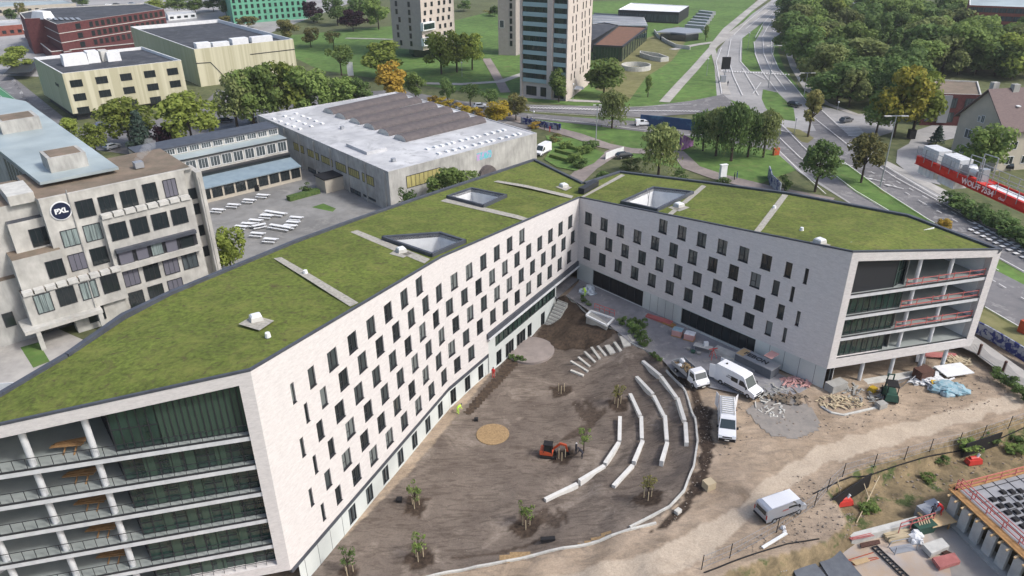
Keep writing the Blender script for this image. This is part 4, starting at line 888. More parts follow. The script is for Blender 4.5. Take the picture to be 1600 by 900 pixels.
def pxwin(t, A, B_, n, tl, br, **k):
    e = Vector((B_[0]-A[0], B_[1]-A[1])); a = math.degrees(math.atan2(e.y, e.x)); s0, z1 = onwall(*tl, A, a); s1, z0 = onwall(*br, A, a)
    if s0 > s1: s0, s1 = s1, s0
    return window(t, A, B_, n, s0, s1, min(z0, z1), max(z0, z1), **k)

# ---------- old school block with the round sign
Q = Vector((-69.27, 93.85)); e41 = D(41); nQ = D(-49)
old = thing('school_block', 'old concrete school block with stepped bays, brown gravel roof and round logo sign', 'building', (Q.x, Q.y, 0))
Qp = lambda s, d=0: Q+e41*s+nQ*d
QB = Qp(30)
def qbox(nm, m, s0, s1, z0, z1, d0, d1, top=None):
    mb = MB(); q = [Qp(s0, d0), Qp(s1, d0), Qp(s1, d1), Qp(s0, d1)]; mb.prism([(p.x, p.y) for p in q], z0, z1, 0, 1 if top else None)
    return mb.build(nm, [M[m]]+([M[top]] if top else []), old, world=True)
qbox('main_block', 'concb', 4.8, 24.7, 0, 20.4, -15, 0, 'brown')
qbox('main_block', 'concb', -3, 4.8, 0, 19.8, -15, -3, 'brown'); qbox('roof_edge', 'concb', 4.8, 26.1, 20.4, 20.62, -.35, .02)
qbox('bay', 'concb', 11.6, 24.7, 0, 16.15, -.5, 1.1, 'conc'); qbox('bay', 'concb', -.9, 12.1, 3.55, 8.2, -.5, 2.2, 'brown'); qbox('bay', 'concb', 4.4, 11.6, 0, 3.5, -.5, 1.6)
qbox('entrance_canopy', 'concb', -2.2, 8.0, 3.0, 3.55, -1, 3.6); qbox('stair_shaft', 'concb', 26.1, 27.0, 0, 20.0, -3.5, 1.0); qbox('stair_shaft', 'concb', 24.7, 26.1, 0, 20.4, -15, -.6, 'brown')
qbox('terrace_box', 'concb', -.6, 5.5, 8.2, 13.2, -6, .9, 'brown'); qbox('terrace_box', 'concb', .5, 5.2, 13.2, 17.6, -8, -1.5, 'groof'); qbox('terrace_box', 'concs', -7.5, 0, 0, 9.8, -9, -1.5, 'brown'); qbox('terrace_box', 'concs', -13, -5, 0, 6.4, -13, -3, 'brown'); qbox('terrace_box', 'concb', 1.6, 4.8, 19.8, 21.2, -9, -2.2, 'concl')
for s, d, z in ((-.6, 3.2, 3.0), (7.6, 3.2, 3.0)): qbox('pillar', 'concb', s-.3, s+.3, 0, z, d-.3, d+.3)
# planter blocks on the ledges
for k in range(8): qbox('planter', 'concl', 11.7+1.62*k, 13.1+1.62*k, 16.15, 16.75, .25, 1.35)
for k in range(9): qbox('planter', 'concl', -.8+1.45*k, .45+1.45*k, 8.2, 8.75, 1.3, 2.45)
def C3(x, y): return (x/3, 300+y/3)
WQ = [((352, 48), (450, 105), 0, 'glass'), ((458, 28), (548, 80), 0, 'glass'), ((561, 2), (650, 63), 0, 'glass'), ((666, -32), (745, 40), 0, 'glass'), ((762, -52), (835, 12), 0, 'blind'),
 ((282, 187), (380, 240), 0, 'cloth_g'), ((388, 162), (483, 215), 0, 'cloth_g'), ((318, 300), (412, 352), 0, 'blind'), ((420, 272), (512, 325), 0, 'glass')]
for a, b, d, g in WQ: pxwin(old, Q, QB, nQ, C3(*a), C3(*b), glass=g, mull=2)
Qf = Qp(0, 1.12); Qf2 = Qp(30, 1.12)
for a, b, g in (((510, 155), (603, 210), 'glass'), ((610, 132), (700, 185), 'glass'), ((708, 110), (793, 160), 'glass'), ((800, 88), (882, 138), 'glass'),
 ((572, 372), (660, 425), 'blind'), ((668, 345), (753, 398), 'glass'), ((760, 315), (843, 370), 'blind'), ((850, 295), (930, 345), 'glass2'), ((600, 478), (683, 528), 'glass'), ((693, 448), (770, 478), 'glass'), ((785, 420), (858, 440), 'blind'), ((503, 505), (592, 558), 'glass')):
    pxwin(old, Qf, Qf2, nQ, C3(*a), C3(*b), glass=g, mull=2)
# slanted blind band
qbox('blind_band', 'coping', 12.2, 24.1, 10.7, 11.2, .9, 1.9)
qbox('band_sill', 'concb', 11.9, 24.3, 7.75, 8.6, 1.1, 2.0); qbox('band_back', 'anth', 12.2, 24.1, 8.6, 10.7, 1.1, 1.3)
for a, b, g in (((552, 285), (630, 325), 'blind'), ((634, 265), (700, 305), 'blind'), ((704, 245), (768, 285), 'cloth_g'), ((772, 228), (836, 270), 'blind'), ((840, 205), (912, 248), 'glass')): pxwin(old, Qp(0, 1.35), Qp(30, 1.35), nQ, C3(*a), C3(*b), glass=g)
Qg, Qg2 = Qp(0, 2.22), Qp(30, 2.22)
for a, b, g in (((155, 490), (255, 550), 'cloth_g'), ((262, 460), (362, 512), 'glass'), ((370, 432), (465, 485), 'cloth_g'), ((470, 400), (563, 455), 'glass')): pxwin(old, Qg, Qg2, nQ, C3(*a), C3(*b), glass=g, mull=2)
pxwin(old, Qp(0, 1.62), Qp(30, 1.62), nQ, C3(402, 540), C3(497, 590), glass='glass', mull=1)
pxwin(old, Qp(0, .92), Qp(30, .92), nQ, C3(212, 332), C3(310, 385), glass='glass', mull=2); pxwin(old, Qp(0, -1.48), Qp(30, -1.48), nQ, C3(135, 180), C3(238, 238), glass='glass', mull=2)
pxwin(old, Qp(0, -1.48), Qp(30, -1.48), nQ, C3(65, 318), C3(150, 325), glass='glass'); pxwin(old, Qp(0, 0), Qp(30, 0), nQ, C3(192, 625), C3(400, 600), glass='glass', mull=2)
pxwin(old, Qp(0, -1.5), Qp(30, -1.5), nQ, C3(10, 575), C3(75, 620), glass='glass')
for z in (6.5, 10.2, 13.9, 16.5): window(old, Qp(0, -.58), Qp(30, -.58), nQ, 24.85, 26.0, z-1, z+.6, mull=0)
# drain pipes
for s, z1, d in ((8.4, 21.2, .12), (7.4, 8.2, 2.35), (26.3, 19.3, 1.42)):
    p = Qp(s, d); MB().tube((p.x, p.y, 0 if d < 2 else 1), (p.x, p.y, z1), .09).build('drain_pipe', M['conc'], old, world=True)
# round sign
p = Qp(6.6, .12); a, z_ = onwall(95, 329, Q, 41); p = Qp(a, .0)
sg = MB(); sg.tube((p.x+nQ.x*.05, p.y+nQ.y*.05, z_), (p.x+nQ.x*.22, p.y+nQ.y*.22, z_), 1.22, 1.22, 32); sgo = sg.build('logo_sign', mat('navy_sign', (.012, .018, .045), .5), old, world=True)
sg = MB(); sg.tube((p.x+nQ.x*.04, p.y+nQ.y*.04, z_), (p.x+nQ.x*.16, p.y+nQ.y*.16, z_), 1.38, 1.38, 32); sg.build('logo_ring', M['white'], sgo, world=True)
def text(name, body, size, loc, rot, m, parent=None, ext=.02, bold=.0, align='CENTER', sx=1):
    cu = bpy.data.curves.new(name, 'FONT'); cu.body = body; cu.size = size; cu.extrude = ext; cu.offset = bold; cu.align_x = align; cu.align_y = 'CENTER'; cu.resolution_u = 3
    o = bpy.data.objects.new(name, cu); COL.objects.link(o); bpy.context.view_layer.update()
    me = bpy.data.meshes.new_from_object(o.evaluated_get(bpy.context.evaluated_depsgraph_get())); bpy.data.objects.remove(o)
    me.materials.clear(); me.materials.append(m); o = bpy.data.objects.new(name, me); COL.objects.link(o)
    o.rotation_euler = rot; o.scale = (sx, 1, 1)
    if parent: o.parent = parent; pl = WL.get(parent.name, Vector(parent.location)); o.location = Vector(loc)-Vector(pl)
    else: o.location = loc
    return o
text('lettering', 'PXL', .98, (p.x+nQ.x*.24, p.y+nQ.y*.24, z_), (R(90), 0, R(41)), M['white'], sgo, bold=.05)
# blue roof hall behind with its glass side and the two roof boxes
bh = thing('blue_roof_hall', 'tall pale blue metal roof hall with two boxy roof shafts behind the old school block', 'building', (G(40, 240, 23).x, G(40, 240, 23).y, 0))
ZB = 21.4
BP = [G(u, v, ZB) for u, v in ((62, 285), (185, 261), (40, 158), (-60, 140), (-90, 170), (0, 236))]
mb = MB(); mb.prism([(p.x, p.y) for p in BP], ZB-.4, ZB); mb.build('roof', M['broof'], bh, world=True)
mb = MB()
cx = sum((p.x for p in BP))/6, sum((p.y for p in BP))/6
inn = [(p.x+(cx[0]-p.x)*.05, p.y+(cx[1]-p.y)*.05) for p in BP]; mb.prism(inn, 0, ZB-.4); mb.build('wall', M['concs'], bh, world=True)
a, b = Vector(inn[0]), Vector(inn[5]); e_, n_, L_, an_ = plane(a, b, cx)
for k in range(9): window(bh, a, b, n_, L_*k/9+.3, L_*(k+1)/9-.3, 13.5, 20.2, glass='glass2', fr='steel', mull=1)
for (u, v, sz) in ((100, 247, 5.2), (27, 190, 6.2)):
    p = G(u, v, 22.6); mb = MB(); mb.box((p.x, p.y, 22.5), (sz, sz, 2.2), R(41)); so_ = mb.build('roof_shaft', M['concs'], bh, world=True)
    MB().box((p.x, p.y, 23.63), (sz*.8, sz*.8, .08), R(41)).build('shaft_cover', M['brown'], so_, world=True)
# ---------- link wing with stepped clerestories
lk = thing('link_wing', 'low link wing with stepped clerestory windows and blue grey metal roofs', 'building', (G(400, 300).x, G(400, 300).y, 0))
a = Vector(G(300, 323)[:2]); b = Vector(G(472, 281)[:2]); e_ = (b-a).normalized(); a = a-e_*6; L_ = (b-a).length; n_ = Vector((e_.y, -e_.x)); 
if n_.dot(Vector((0, -1))) < 0: n_ = -n_
def lbox(nm, m, d0, d1, z0, z1, s0=0, s1=None, mb=None, zt=None):
    s1 = L_ if s1 is None else s1; g = MB(); q = [a+e_*s0-n_*d0, a+e_*s1-n_*d0, a+e_*s1-n_*d1, a+e_*s0-n_*d1]; g.prism([(p.x, p.y) for p in q], z0, zt or z1); return g.build(nm, M[m], lk, world=True)
lbox('wall', 'cream', 0, 8, 0, 3.25); g = lbox('metal_roof', 'mroof', -.5, 4.6, 3.25, 3.5, zt=[3.5, 3.5, 4.5, 4.5])
lbox('clerestory', 'glass', 4.4, 8, 3.3, 5.2); lbox('gutter', 'anth', 4.1, 8, 5.2, 5.5); lbox('wall', 'concb', 5.2, 13, 5.5, 8.6); lbox('metal_roof', 'anth', 4.8, 9, 8.6, 8.85); lbox('metal_roof', 'broof', 5.0, 13, 8.86, 9.0)
lbox('wall', 'concb', 9, 14.5, 9.0, 10.6); lbox('metal_roof', 'coping', 8.6, 15, 10.6, 10.95)
n = 12
for k in range(n):
    s = L_*(k+.12)/n; s2 = L_*(k+.88)/n; A_ = a; B2 = b
    window(lk, a, b, n_, s, s2, .9, 2.9, mull=2, fr='anth'); window(lk, a-n_*5.2, b-n_*5.2, n_, s, s2, 6.1, 8.2, glass='glass2', fr='white', mull=2); window(lk, a-n_*9, b-n_*9, n_, s, s2, 9.3, 10.4, glass='glass2', fr='white', mull=3)
# ---------- white-roofed hall
hl, hp, hc = block('sports_hall', 'big concrete hall with a flat white roof carrying six grey barrel vaults', 'building', [(402.5, 180), (606.5, 268.5), (839, 208), (618.5, 143.4)], 8.84, 'concs', 'hroof', par=.12, rim='hroof')
HA, HB, HC, HD = [G(u, v, 8.84) for u, v in ((402.5, 180), (606.5, 268.5), (839, 208), (618.5, 143.4))]
e1, n1, L1, a1 = plane(HA, HB, hc); e2, n2, L2, a2 = plane(HB, HC, hc)
def hw(x, y): return (380+x/3.333, 120+y/3.333)
for tl, br in (((262, 340), (318, 400)), ((335, 375), (395, 435)), ((407, 408), (468, 468)), ((482, 440), (537, 502)), ((548, 470), (605, 532)), ((620, 500), (682, 570)),):
    pxwin(hl, HA, HB, n1, hw(*tl), hw(*br), glass='yblind', mull=4)
for tl, br in (((340, 470), (403, 520)), ((415, 505), (450, 540)), ((560, 578), (612, 622)), ((628, 612), (690, 650))): pxwin(hl, HA, HB, n1, hw(*tl), hw(*br), glass='glass2', mull=2)
pxwin(hl, HB, HC, n2, hw(850, 520), hw(1028, 530), glass='yblind', mull=7)
for k in range(9):
    mb = MB(); wq(mb, HA, HB, n1, L1*k/8.2-.15, L1*k/8.2+.15, 0, 8.4, 0, .3); mb.build('pilaster', M['concs'], hl, world=True)
s_, z_ = onwall(*hw(1255, 412), HB, a2); mb = MB(); wq(mb, HB, HC, n2, s_-2.2, s_+2.2, z_-.7, z_+1.0, 0, .03); mb.build('graffiti_patch', mat('turquoise_graffiti', (.12, .45, .5), .7, (.45, .3, .5), 1.3, thr=(.45, .55)), hl, world=True)
s_, z_ = onwall(*hw(1265, 480), HB, a2); mb = MB()
pp = []
for k in range(9): an = math.pi*k/8; pp.append((s_+2.7*math.cos(an), max(0, z_-2.2)+3.2*math.sin(an)))
e2_ = D(a2); q = [Vector((HB.x+e2_.x*s+n2.x*.9, HB.y+e2_.y*s+n2.y*.9, z)) for s, z in pp]+[Vector((HB.x+e2_.x*s+n2.x*.0, HB.y+e2_.y*s+n2.y*.0, z)) for s, z in pp]
mb.poly(q[:9]); [mb.poly([q[i], q[i+1], q[i+10], q[i+9]]) for i in range(8)]; mb.build('arched_porch', M['vault'], hl, world=True)
# six vaults
def lerp2(p, q, k): return p+(q-p)*k
VA = [hw(442, 178), hw(505, 205), hw(580, 230), hw(655, 258), hw(730, 288), hw(815, 318)]; VB = [hw(830, 95), hw(905, 117), hw(985, 142), hw(1065, 167), hw(1150, 192), hw(1235, 218)]
for i in range(6):
    A_ = G(*VA[i], 9.3); B2 = G(*VB[i], 9.3); t_ = (B2-A_).normalized(); nn = Vector((-t_.y, t_.x, 0)); mb = MB(); wdt = 2.3; N = 10; hgt = 1.25; R0 = []; R1 = []
    for k in range(N+1):
        an = math.pi*k/N; o = nn*wdt*math.cos(an); z = 8.75+hgt*math.sin(an)
        R0.append((A_.x+o.x, A_.y+o.y, z)); R1.append((B2.x+o.x, B2.y+o.y, z))
    for k in range(N): mb.poly([R0[k], R1[k], R1[k+1], R0[k+1]])
    vo = mb.build('barrel_vault', M['vault'], hl, world=True); m2 = MB(); m2.poly(R0); m2.poly(R1[::-1]); m2.build('end_wall', M['concl'], vo, world=True)
    m2 = MB(); m2.beam(Vector(R0[0])+Vector((0, 0, .15)), Vector(R1[0])+Vector((0, 0, .15)), .3, .3); m2.build('gutter', M['concl'], vo, world=True)
def skyl(x, y, sz=1.0):
    p = G(*hw(x, y), 8.9); MB().box((p.x, p.y, 8.9), (sz, sz*.7, .3), R(a1)).build('skylight', M['white'], hl, world=True)
for r_ in range(3):
    for k in range(5):
        x0, y0 = 160+58*r_, 218-14*r_; skyl(x0+34*k*(1 if r_ else 1), y0+13*k)
for r_, (x0, y0, x1, y1) in enumerate(((960, 375, 1375, 272), (1020, 398, 1455, 292))):
    for k in range(13): skyl(x0+(x1-x0)*(k+(.25 if k % 4 else 0))/12.5, y0+(y1-y0)*(k+(.25 if k % 4 else 0))/12.5, 1.1)
p = G(*hw(640, 362), 9.2); MB().box((p.x, p.y, 9.0), (9, 5, .8), R(a1)).build('roof_curb', M['hroof'], hl, world=True)
for x, y in ((515, 262), (782, 430)): p = G(*hw(x, y), 9.2); MB().box((p.x, p.y, 9.1), (.8, .8, .7), R(a1)).build('roof_vent', M['steel'], hl, world=True)
s_, z_ = onwall(*hw(500, 560), HA, a1); mb = MB(); wq(mb, HA, HB, n1, s_-2.2, s_+2.2, 0, 3.1, 0, 4.5); pc = mb.build('porch', M['cream'], hl, world=True); mb = MB(); wq(mb, HA, HB, n1, s_-2.4, s_+2.4, 3.1, 3.35, 0, 4.8); mb.build('porch_roof', M['dark'], pc, world=True)
# ---------- cream clad blocks
y1, yp, yc = block('cream_block', 'smaller cream ribbed block with fifteen black windows and white plant on its roof', 'building', [(96.7, 115), (283, 94), (222, 73), (52, 90)], 14.1, 'yel', 'groof', z0=2.2, par=.9)
YA, YB, YD = [Vector(G(u, v, 14.1)[:2]) for u, v in ((96.7, 115), (283, 94), (52, 90))]; ey, ny, Ly, ay = plane(YA, YB, yc)
g = MB(); g.prism([(p.x+(yc.x-p.x)*.06, p.y+(yc.y-p.y)*.06) for p in yp], 0, 2.25); g.build('ground_floor', M['anth'], y1, world=True)
for x, y in ((358, 391), (477, 375), (591, 361), (702, 347), (809, 335), (375, 455), (493, 438), (606, 423), (717, 408), (822, 393), (392, 517), (503, 501), (620, 485), (730, 469), (835, 452)):
    s_, z_ = onwall(x/3, y/3, YA, ay); window(y1, YA, YB, ny, s_-1.55, s_+1.55, z_-.95, z_+.95, mull=2)
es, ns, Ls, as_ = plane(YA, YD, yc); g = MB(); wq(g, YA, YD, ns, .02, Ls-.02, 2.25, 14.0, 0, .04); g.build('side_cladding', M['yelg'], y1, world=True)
s_, z_ = onwall(90, 133, YA, as_); g = MB(); [wq(g, YA, YD, ns, s_-1.9+k*.9, s_-1.25+k*.9, z_-.4+(k % 2)*.1, z_+.7-(k % 3)*.15, .04, .08) for k in range(5)]; g.build('wall_lettering', M['anth'], y1, world=True)
for (u, v, sx, sy, sz, m) in ((118, 92, 7, 5, 3.2, 'white'), (146, 88, 3.5, 5.5, 3.4, 'white'), (164, 85, 2.5, 6, 3.0, 'concl'), (178, 86, 4, 3.5, 2.8, 'white')):
    p = G(u, v+8, 13.3); po = MB().box((p.x, p.y, 13.2+sz/2), (sx, sy, sz), R(ay), top=(.94, .94)).build('roof_plant', M[m], y1, world=True)
p = G(128, 97, 13.3); MB().box((p.x+1.2, p.y-2.4, 14.4), (1.3, .15, 2.3), R(ay)).build('plant_door', M['anth'], y1, world=True)
y2, yp2, yc2 = block('theatre_block', 'large windowless cream ribbed block with a dark flat roof', 'building', [(303, 77), (458, 61), (341, 30), (203.5, 41.7)], 13.0, 'yel', 'groof', par=1.4)
A2, B2_, D2 = [Vector(G(u, v, 13.0)[:2]) for u, v in ((303, 77), (458, 61), (203.5, 41.7))]; e_, n_2, L_2, a_2 = plane(A2, D2, yc2)
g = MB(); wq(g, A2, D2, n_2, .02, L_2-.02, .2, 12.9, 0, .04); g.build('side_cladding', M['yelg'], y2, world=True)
ef, nf, Lf, af = plane(A2, B2_, yc2)
g = MB()
for (p, q) in (((306, 99), (329, 97.5)), ((329, 97.5), (352, 121)), ((352, 121), (378, 117)), ((391, 85), (460, 77))):
    s0, z0 = onwall(*p, A2, af); s1, z1 = onwall(*q, A2, af); ef_ = D(af); g.beam((A2.x+ef_.x*s0+nf.x*.06, A2.y+ef_.y*s0+nf.y*.06, z0), (A2.x+ef_.x*s1+nf.x*.06, A2.y+ef_.y*s1+nf.y*.06, z1), .12, .25)
g.build('cladding_joint', M['anth'], y2, world=True)
for (u, v, sx, sy, sz) in ((307, 73, 5, 4, 1.9), (335, 71, 6, 3, 1.7), (365, 67, 6, 4, 2.2), (400, 63, 8, 3, 2.0)):
    p = G(u, v, 12.5); MB().box((p.x+1, p.y+3, 11.6+sz/2), (sx, sy, sz), R(af)).build('roof_plant', M['white'], y2, world=True)
# ---------- dark red brick block
rb_, rp_, rc_ = block('brick_school', 'long dark red brick block with pale floor bands at top left', 'building', [(88, 38), (256, 14), (226, 5), (72, 12), (30, 20), (38, 29), (66, 28)], 15.0, 'dbrick', 'groof', par=.4, rim='concl')
ra, rbb = Vector(G(88, 38, 15)[:2]), Vector(G(256, 14, 15)[:2]); e_, n_, L_, a_ = plane(ra, rbb, rc_)
for zf in (3.8, 7.5, 11.2):
    g = MB(); wq(g, ra, rbb, n_, 0, L_, zf, zf+.25, 0, .12); ral = Vector(G(66, 28, 15)[:2]); nl_ = plane(ra, ral, rc_)[1]; wq(g, ra, ral, nl_, 0, (ral-ra).length, zf, zf+.25, 0, .12); g.build('floor_band', M['concl'], rb_, world=True)
    for k in range(14):
        s = L_*(.27+k*.052); window(rb_, ra, rbb, n_, s, s+1.5, zf+.9, zf+2.9)
    window(rb_, ra, rbb, n_, L_*.15, L_*.15+2.2, zf+.9, zf+2.9)
g = MB(); P_ = [G(u, v, 4.3) for u, v in ((36, 46), (80, 81), (210, 68), (210, 52), (95, 62), (60, 45))]; g.prism([(p.x, p.y) for p in P_], 0, 4.3); g.build('podium', [M['dbrick']], rb_, world=True)
g = MB(); 
for i in range(len(P_)): a_, b_ = P_[i], P_[(i+1) % 6]; g.beam((a_.x, a_.y, 4.4), (b_.x, b_.y, 4.4), .4, .3)
g.build('podium_edge', M['concl'], rb_, world=True)
for k in range(6): p = G(78+9*k, 29, 15.2); g = MB().beam((p.x-3, p.y+4, 15.1), (p.x+2, p.y-3, 15.1), 1.2, .1); g.build('roof_panel', M['steel'], rb_, world=True)
p = G(66, 23, 16); MB().box((p.x, p.y, 16), (10, 5, 3), R(-30), top=(.8, .7)).build('roof_plant', M['white'], rb_, world=True)
# ---------- other background buildings
def simple(name, label, px, z, wall, roof, rows, cols, zr0, dz, ww, wh, z0=0, cat='building', faces=(0,), rim='concl', glass='glass', par=.3, base=False):
    P = [G(u, v, 0 if base else z) for u, v in px]; t, pts, c = block(name, label, cat, px, z, wall, roof, z0=z0, par=par, rim=rim, xy=[(p.x, p.y) for p in P])
    for f in faces:
        A_, B_ = Vector(P[f][:2]), Vector(P[(f+1) % len(P)][:2]); e_, n_, L_, a_ = plane(A_, B_, c)
        for r_ in range(rows):
            for k in range(cols):
                s = L_*(k+.5)/cols; window(t, A_, B_, n_, s-ww/2, s+ww/2, zr0+dz*r_, zr0+dz*r_+wh, glass=glass)
    return t, P, c
simple('pavilion', 'long pale low building with small windows at the top left edge', [(-20, 12), (118, 5), (100, 0), (-20, 3)], 5, 'cream', 'broof', 1, 12, 1.6, 3, 1.8, 1.6)
simple('shed', 'low grey-roofed hall at the left picture edge beside the dark brick block', [(-40, 44), (34, 38), (30, 30), (-40, 33)], 5, 'rbrick', 'hroof', 1, 6, 1.2, 3, 1.6, 1.4)
simple('green_building', 'tall green clad building with many dark windows at the top edge', [(366, 38), (482, 29), (470, 14), (352, 20)], 26, 'greenf', 'groof', 7, 13, 1.5, 3.2, 1.3, 1.9, base=True)
simple('market_hall', 'white flat building glimpsed above the cream theatre block', [(262, 24), (306, 20), (300, 16), (258, 18)], 3, 'white', 'hroof', 1, 4, 1, 3, 2, 1)
def tower(name, label, L, Fc, Rr, h, wall, wall2, lev, cols1, cols2, z0=0, glassy=False, dz=3.1):
    Lp_, Fp, Rp_ = [Vector(G(*p)[:2]) for p in (L, Fc, Rr)]; bk = Lp_+Rp_-Fp; c = (Lp_+Rp_)/2
    t = thing(name, label, 'tower block', (c.x, c.y, 0)); 
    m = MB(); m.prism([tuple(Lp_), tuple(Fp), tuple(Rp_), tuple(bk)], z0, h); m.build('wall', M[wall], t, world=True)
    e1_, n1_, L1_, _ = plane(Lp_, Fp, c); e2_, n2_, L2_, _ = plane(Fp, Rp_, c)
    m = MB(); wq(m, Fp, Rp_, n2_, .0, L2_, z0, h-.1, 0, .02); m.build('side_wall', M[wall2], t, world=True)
    return t, (Lp_, Fp, n1_, L1_), (Fp, Rp_, n2_, L2_)
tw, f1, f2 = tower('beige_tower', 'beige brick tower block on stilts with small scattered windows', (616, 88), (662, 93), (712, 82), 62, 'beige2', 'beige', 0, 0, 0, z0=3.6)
g = MB(); c_ = (f1[0]+f2[1])/2; g.box((c_.x, c_.y, 1.8), (12, 12, 3.6), .3); g.build('ground_floor', M['glass'], tw, world=True)
for k in range(11):
    for s in (.62, .2 if k % 3 else .28): window(tw, f1[0], f1[1], f1[2], f1[3]*s-.5, f1[3]*s+.5, 5+3.1*k, 6.9+3.1*k)
    for s in (.12, .3, .52, .68, .86): 
        s += .03*((k*7) % 3-1); window(tw, f2[0], f2[1], f2[2], f2[3]*s-.7, f2[3]*s+.5, 5+3.1*k, 6.6+3.1*k)
for zz in (5.5, 11.5): g = MB(); wq(g, f2[0], f2[1], f2[2], -.8, 6.5, zz, zz+3.2, .05, 1.6); b_ = g.build('corner_balcony', M['white'], tw, world=True); g = MB(); wq(g, f2[0], f2[1], f2[2], -.4, 6.1, zz+.5, zz+2.7, 1.6, 1.66); g.build('balcony_glass', M['gglass'], b_, world=True)
tw, f1, f2 = tower('glass_tower', 'tall tower block with glazed balconies between pale brick piers', (816, 149), (886, 158), (921, 131), 62, 'beige', 'beige', 0, 0, 0)
for k in range(12):
    z = 5.2+2.95*k
    for s0, s1 in ((.03, .56), (.70, .97)):
        g = MB(); wq(g, f1[0], f1[1], f1[2], f1[3]*s0, f1[3]*s1, z, z+2.5, 0, .12); bal = g.build('glazed_balcony', M['gglass'], tw, world=True)
        g = MB(); wq(g, f1[0], f1[1], f1[2], f1[3]*s0-.1, f1[3]*s1+.1, z-.35, z+.05, 0, .6); wq(g, f1[0], f1[1], f1[2], f1[3]*s0, f1[3]*s1, z+.05, z+.95, .5, .56); g.build('balcony_edge', mat('pale_glass_edge', (.30, .42, .44), .3), bal, world=True)
        g = MB(); n_ = 6 if s0 < .1 else 3
        for j in range(n_+1): s = f1[3]*(s0+(s1-s0)*j/n_); wq(g, f1[0], f1[1], f1[2], s-.05, s+.05, z+.05, z+2.5, .12, .2)
        g.build('mullion', M['anth'], bal, world=True)
g = MB(); wq(g, f1[0], f1[1], f1[2], f1[3]*.575, f1[3]*.685, 0, 61, 0, 1.0); wq(g, f1[0], f1[1], f1[2], -.4, .25, 0, 61, 0, .8); wq(g, f1[0], f1[1], f1[2], f1[3]-.35, f1[3], 0, 61, 0, .8); g.build('pier', M['beige'], tw, world=True)
for s0, s1 in ((.1, .32), (.42, .62), (.72, .92)): window(tw, f1[0], f1[1], f1[2], f1[3]*s0, f1[3]*s1, .6, 3.4, mull=1)
for k in range(9):
    for s in (.16, .3, .55, .68, .88):
        s += .04*((k*5) % 3-1)*.5; window(tw, f2[0], f2[1], f2[2], f2[3]*s-.35, f2[3]*s+.35, 6+2.95*k, 8.0+2.95*k)
tw, f1, f2 = tower('grey_tower', 'grey beige tower block half hidden behind the glass tower', (779, 86), (806, 87), (830, 80), 62, 'beige2', 'beige2', 0, 0, 0)
for k in range(12): window(tw, f1[0], f1[1], f1[2], f1[3]*.68, f1[3]*.8, 4+3*k, 6+3*k)
window(tw, f1[0], f1[1], f1[2], f1[3]*.1, f1[3]*.33, 11.3, 14.2, glass='glass2', fr='white')
# library
def c5(x, y): return (920+x/5, y/5)
lb, P_, c_ = simple('library', 'glass library building with a rust brown flat roof', [c5(35, 350), c5(262, 360), c5(455, 212), c5(232, 200)], 6.2, 'gglass', 'rustroof', 1, 1, 1, 3, .1, .1, rim='anth', faces=())
for i in (0, 1):
    A_, B_ = Vector(P_[i][:2]), Vector(P_[i+1][:2]); e_, n_, L_, a_ = plane(A_, B_, c_); g = MB()
    for k in range(11): wq(g, A_, B_, n_, L_*k/10-.07, L_*k/10+.07, 0, 6, 0, .15)
    wq(g, A_, B_, n_, 0, L_, 5.5, 6.15, 0, .3); g.build('mullion', M['anth'], lb, world=True)
simple('exhibition_hall', 'dark walled hall with a bright white flat roof beyond the library', [c5(230, 75), c5(705, 95), c5(785, 45), c5(330, 22)], 6, 'anth', 'white', 1, 14, .8, 3, 2.2, 3.6, rim='white', glass='glass2')
simple('annexe', 'low dark flat-roofed annexe tucked between the glass tower and the library', [c5(20, 320), c5(230, 195), c5(120, 175), c5(0, 195)], 5, 'anth', 'groof', 1, 5, 1, 3, 2, 2, rim='anth')
wr = thing('striped_pavilion', 'low pavilion with a striped pale metal roof behind the library', 'building', (G(965, 30).x, G(965, 30).y, 0))
for k in range(9):
    a_, b_ = G(*c5(30, 100+11*k), 4.5), G(*c5(430+4*k, 120+9*k), 4.5); MB().beam((a_.x, a_.y, 3.2+.1*k), (b_.x, b_.y, 3.2+.1*k), 2.6, .4).build('roof_strip', M['hroof' if k % 2 else 'steel'], wr, world=True)
P_ = [G(*c5(x, y), 3) for x, y in ((40, 100), (430, 120), (450, 190), (40, 170))]; g = MB(); g.prism([(p.x, p.y) for p in P_], 0, 3.0); g.build('wall', M['anth'], wr, world=True)
def curved(name, label, pxs, h, w=.4, m='concl', cat='wall', z0=0):
    P = [G(u, v) for u, v in pxs]; g = MB()
    for a_, b_ in zip(P, P[1:]): g.beam((a_.x, a_.y, z0+h/2), (b_.x, b_.y, z0+h/2), w, h)
    return one(name, g, M[m], label, cat)
curved('retaining_wall', 'long curved pale wall sweeping below the sunken library', [c5(510, 255), c5(540, 295), c5(600, 335), c5(680, 375), c5(790, 390)], 1.6)
curved('retaining_wall', 'lens-shaped pale light well wall on the dry meadow', [c5(400, 445), c5(480, 470), c5(560, 485), c5(620, 480), c5(540, 450), c5(400, 430), c5(400, 445)], 1.8)
cc = G(*c5(368, 540)); g = MB(); N = 28
for k in range(N):
    a_, b_ = 2*math.pi*k/N, 2*math.pi*(k+1)/N; g.beam((cc.x+5.5*math.cos(a_), cc.y+5.5*math.sin(a_), .9), (cc.x+5.5*math.cos(b_), cc.y+5.5*math.sin(b_), .9), .4, 1.8)
one('ring_wall', g, M['concl'], 'round pale light well ring on the dry meadow', 'wall')
pv = thing('sunken_pavilion', 'pavilion with a curved grey roof dug into the meadow', 'building', (G(*c5(680, 270)).x, G(*c5(680, 270)).y, 0))
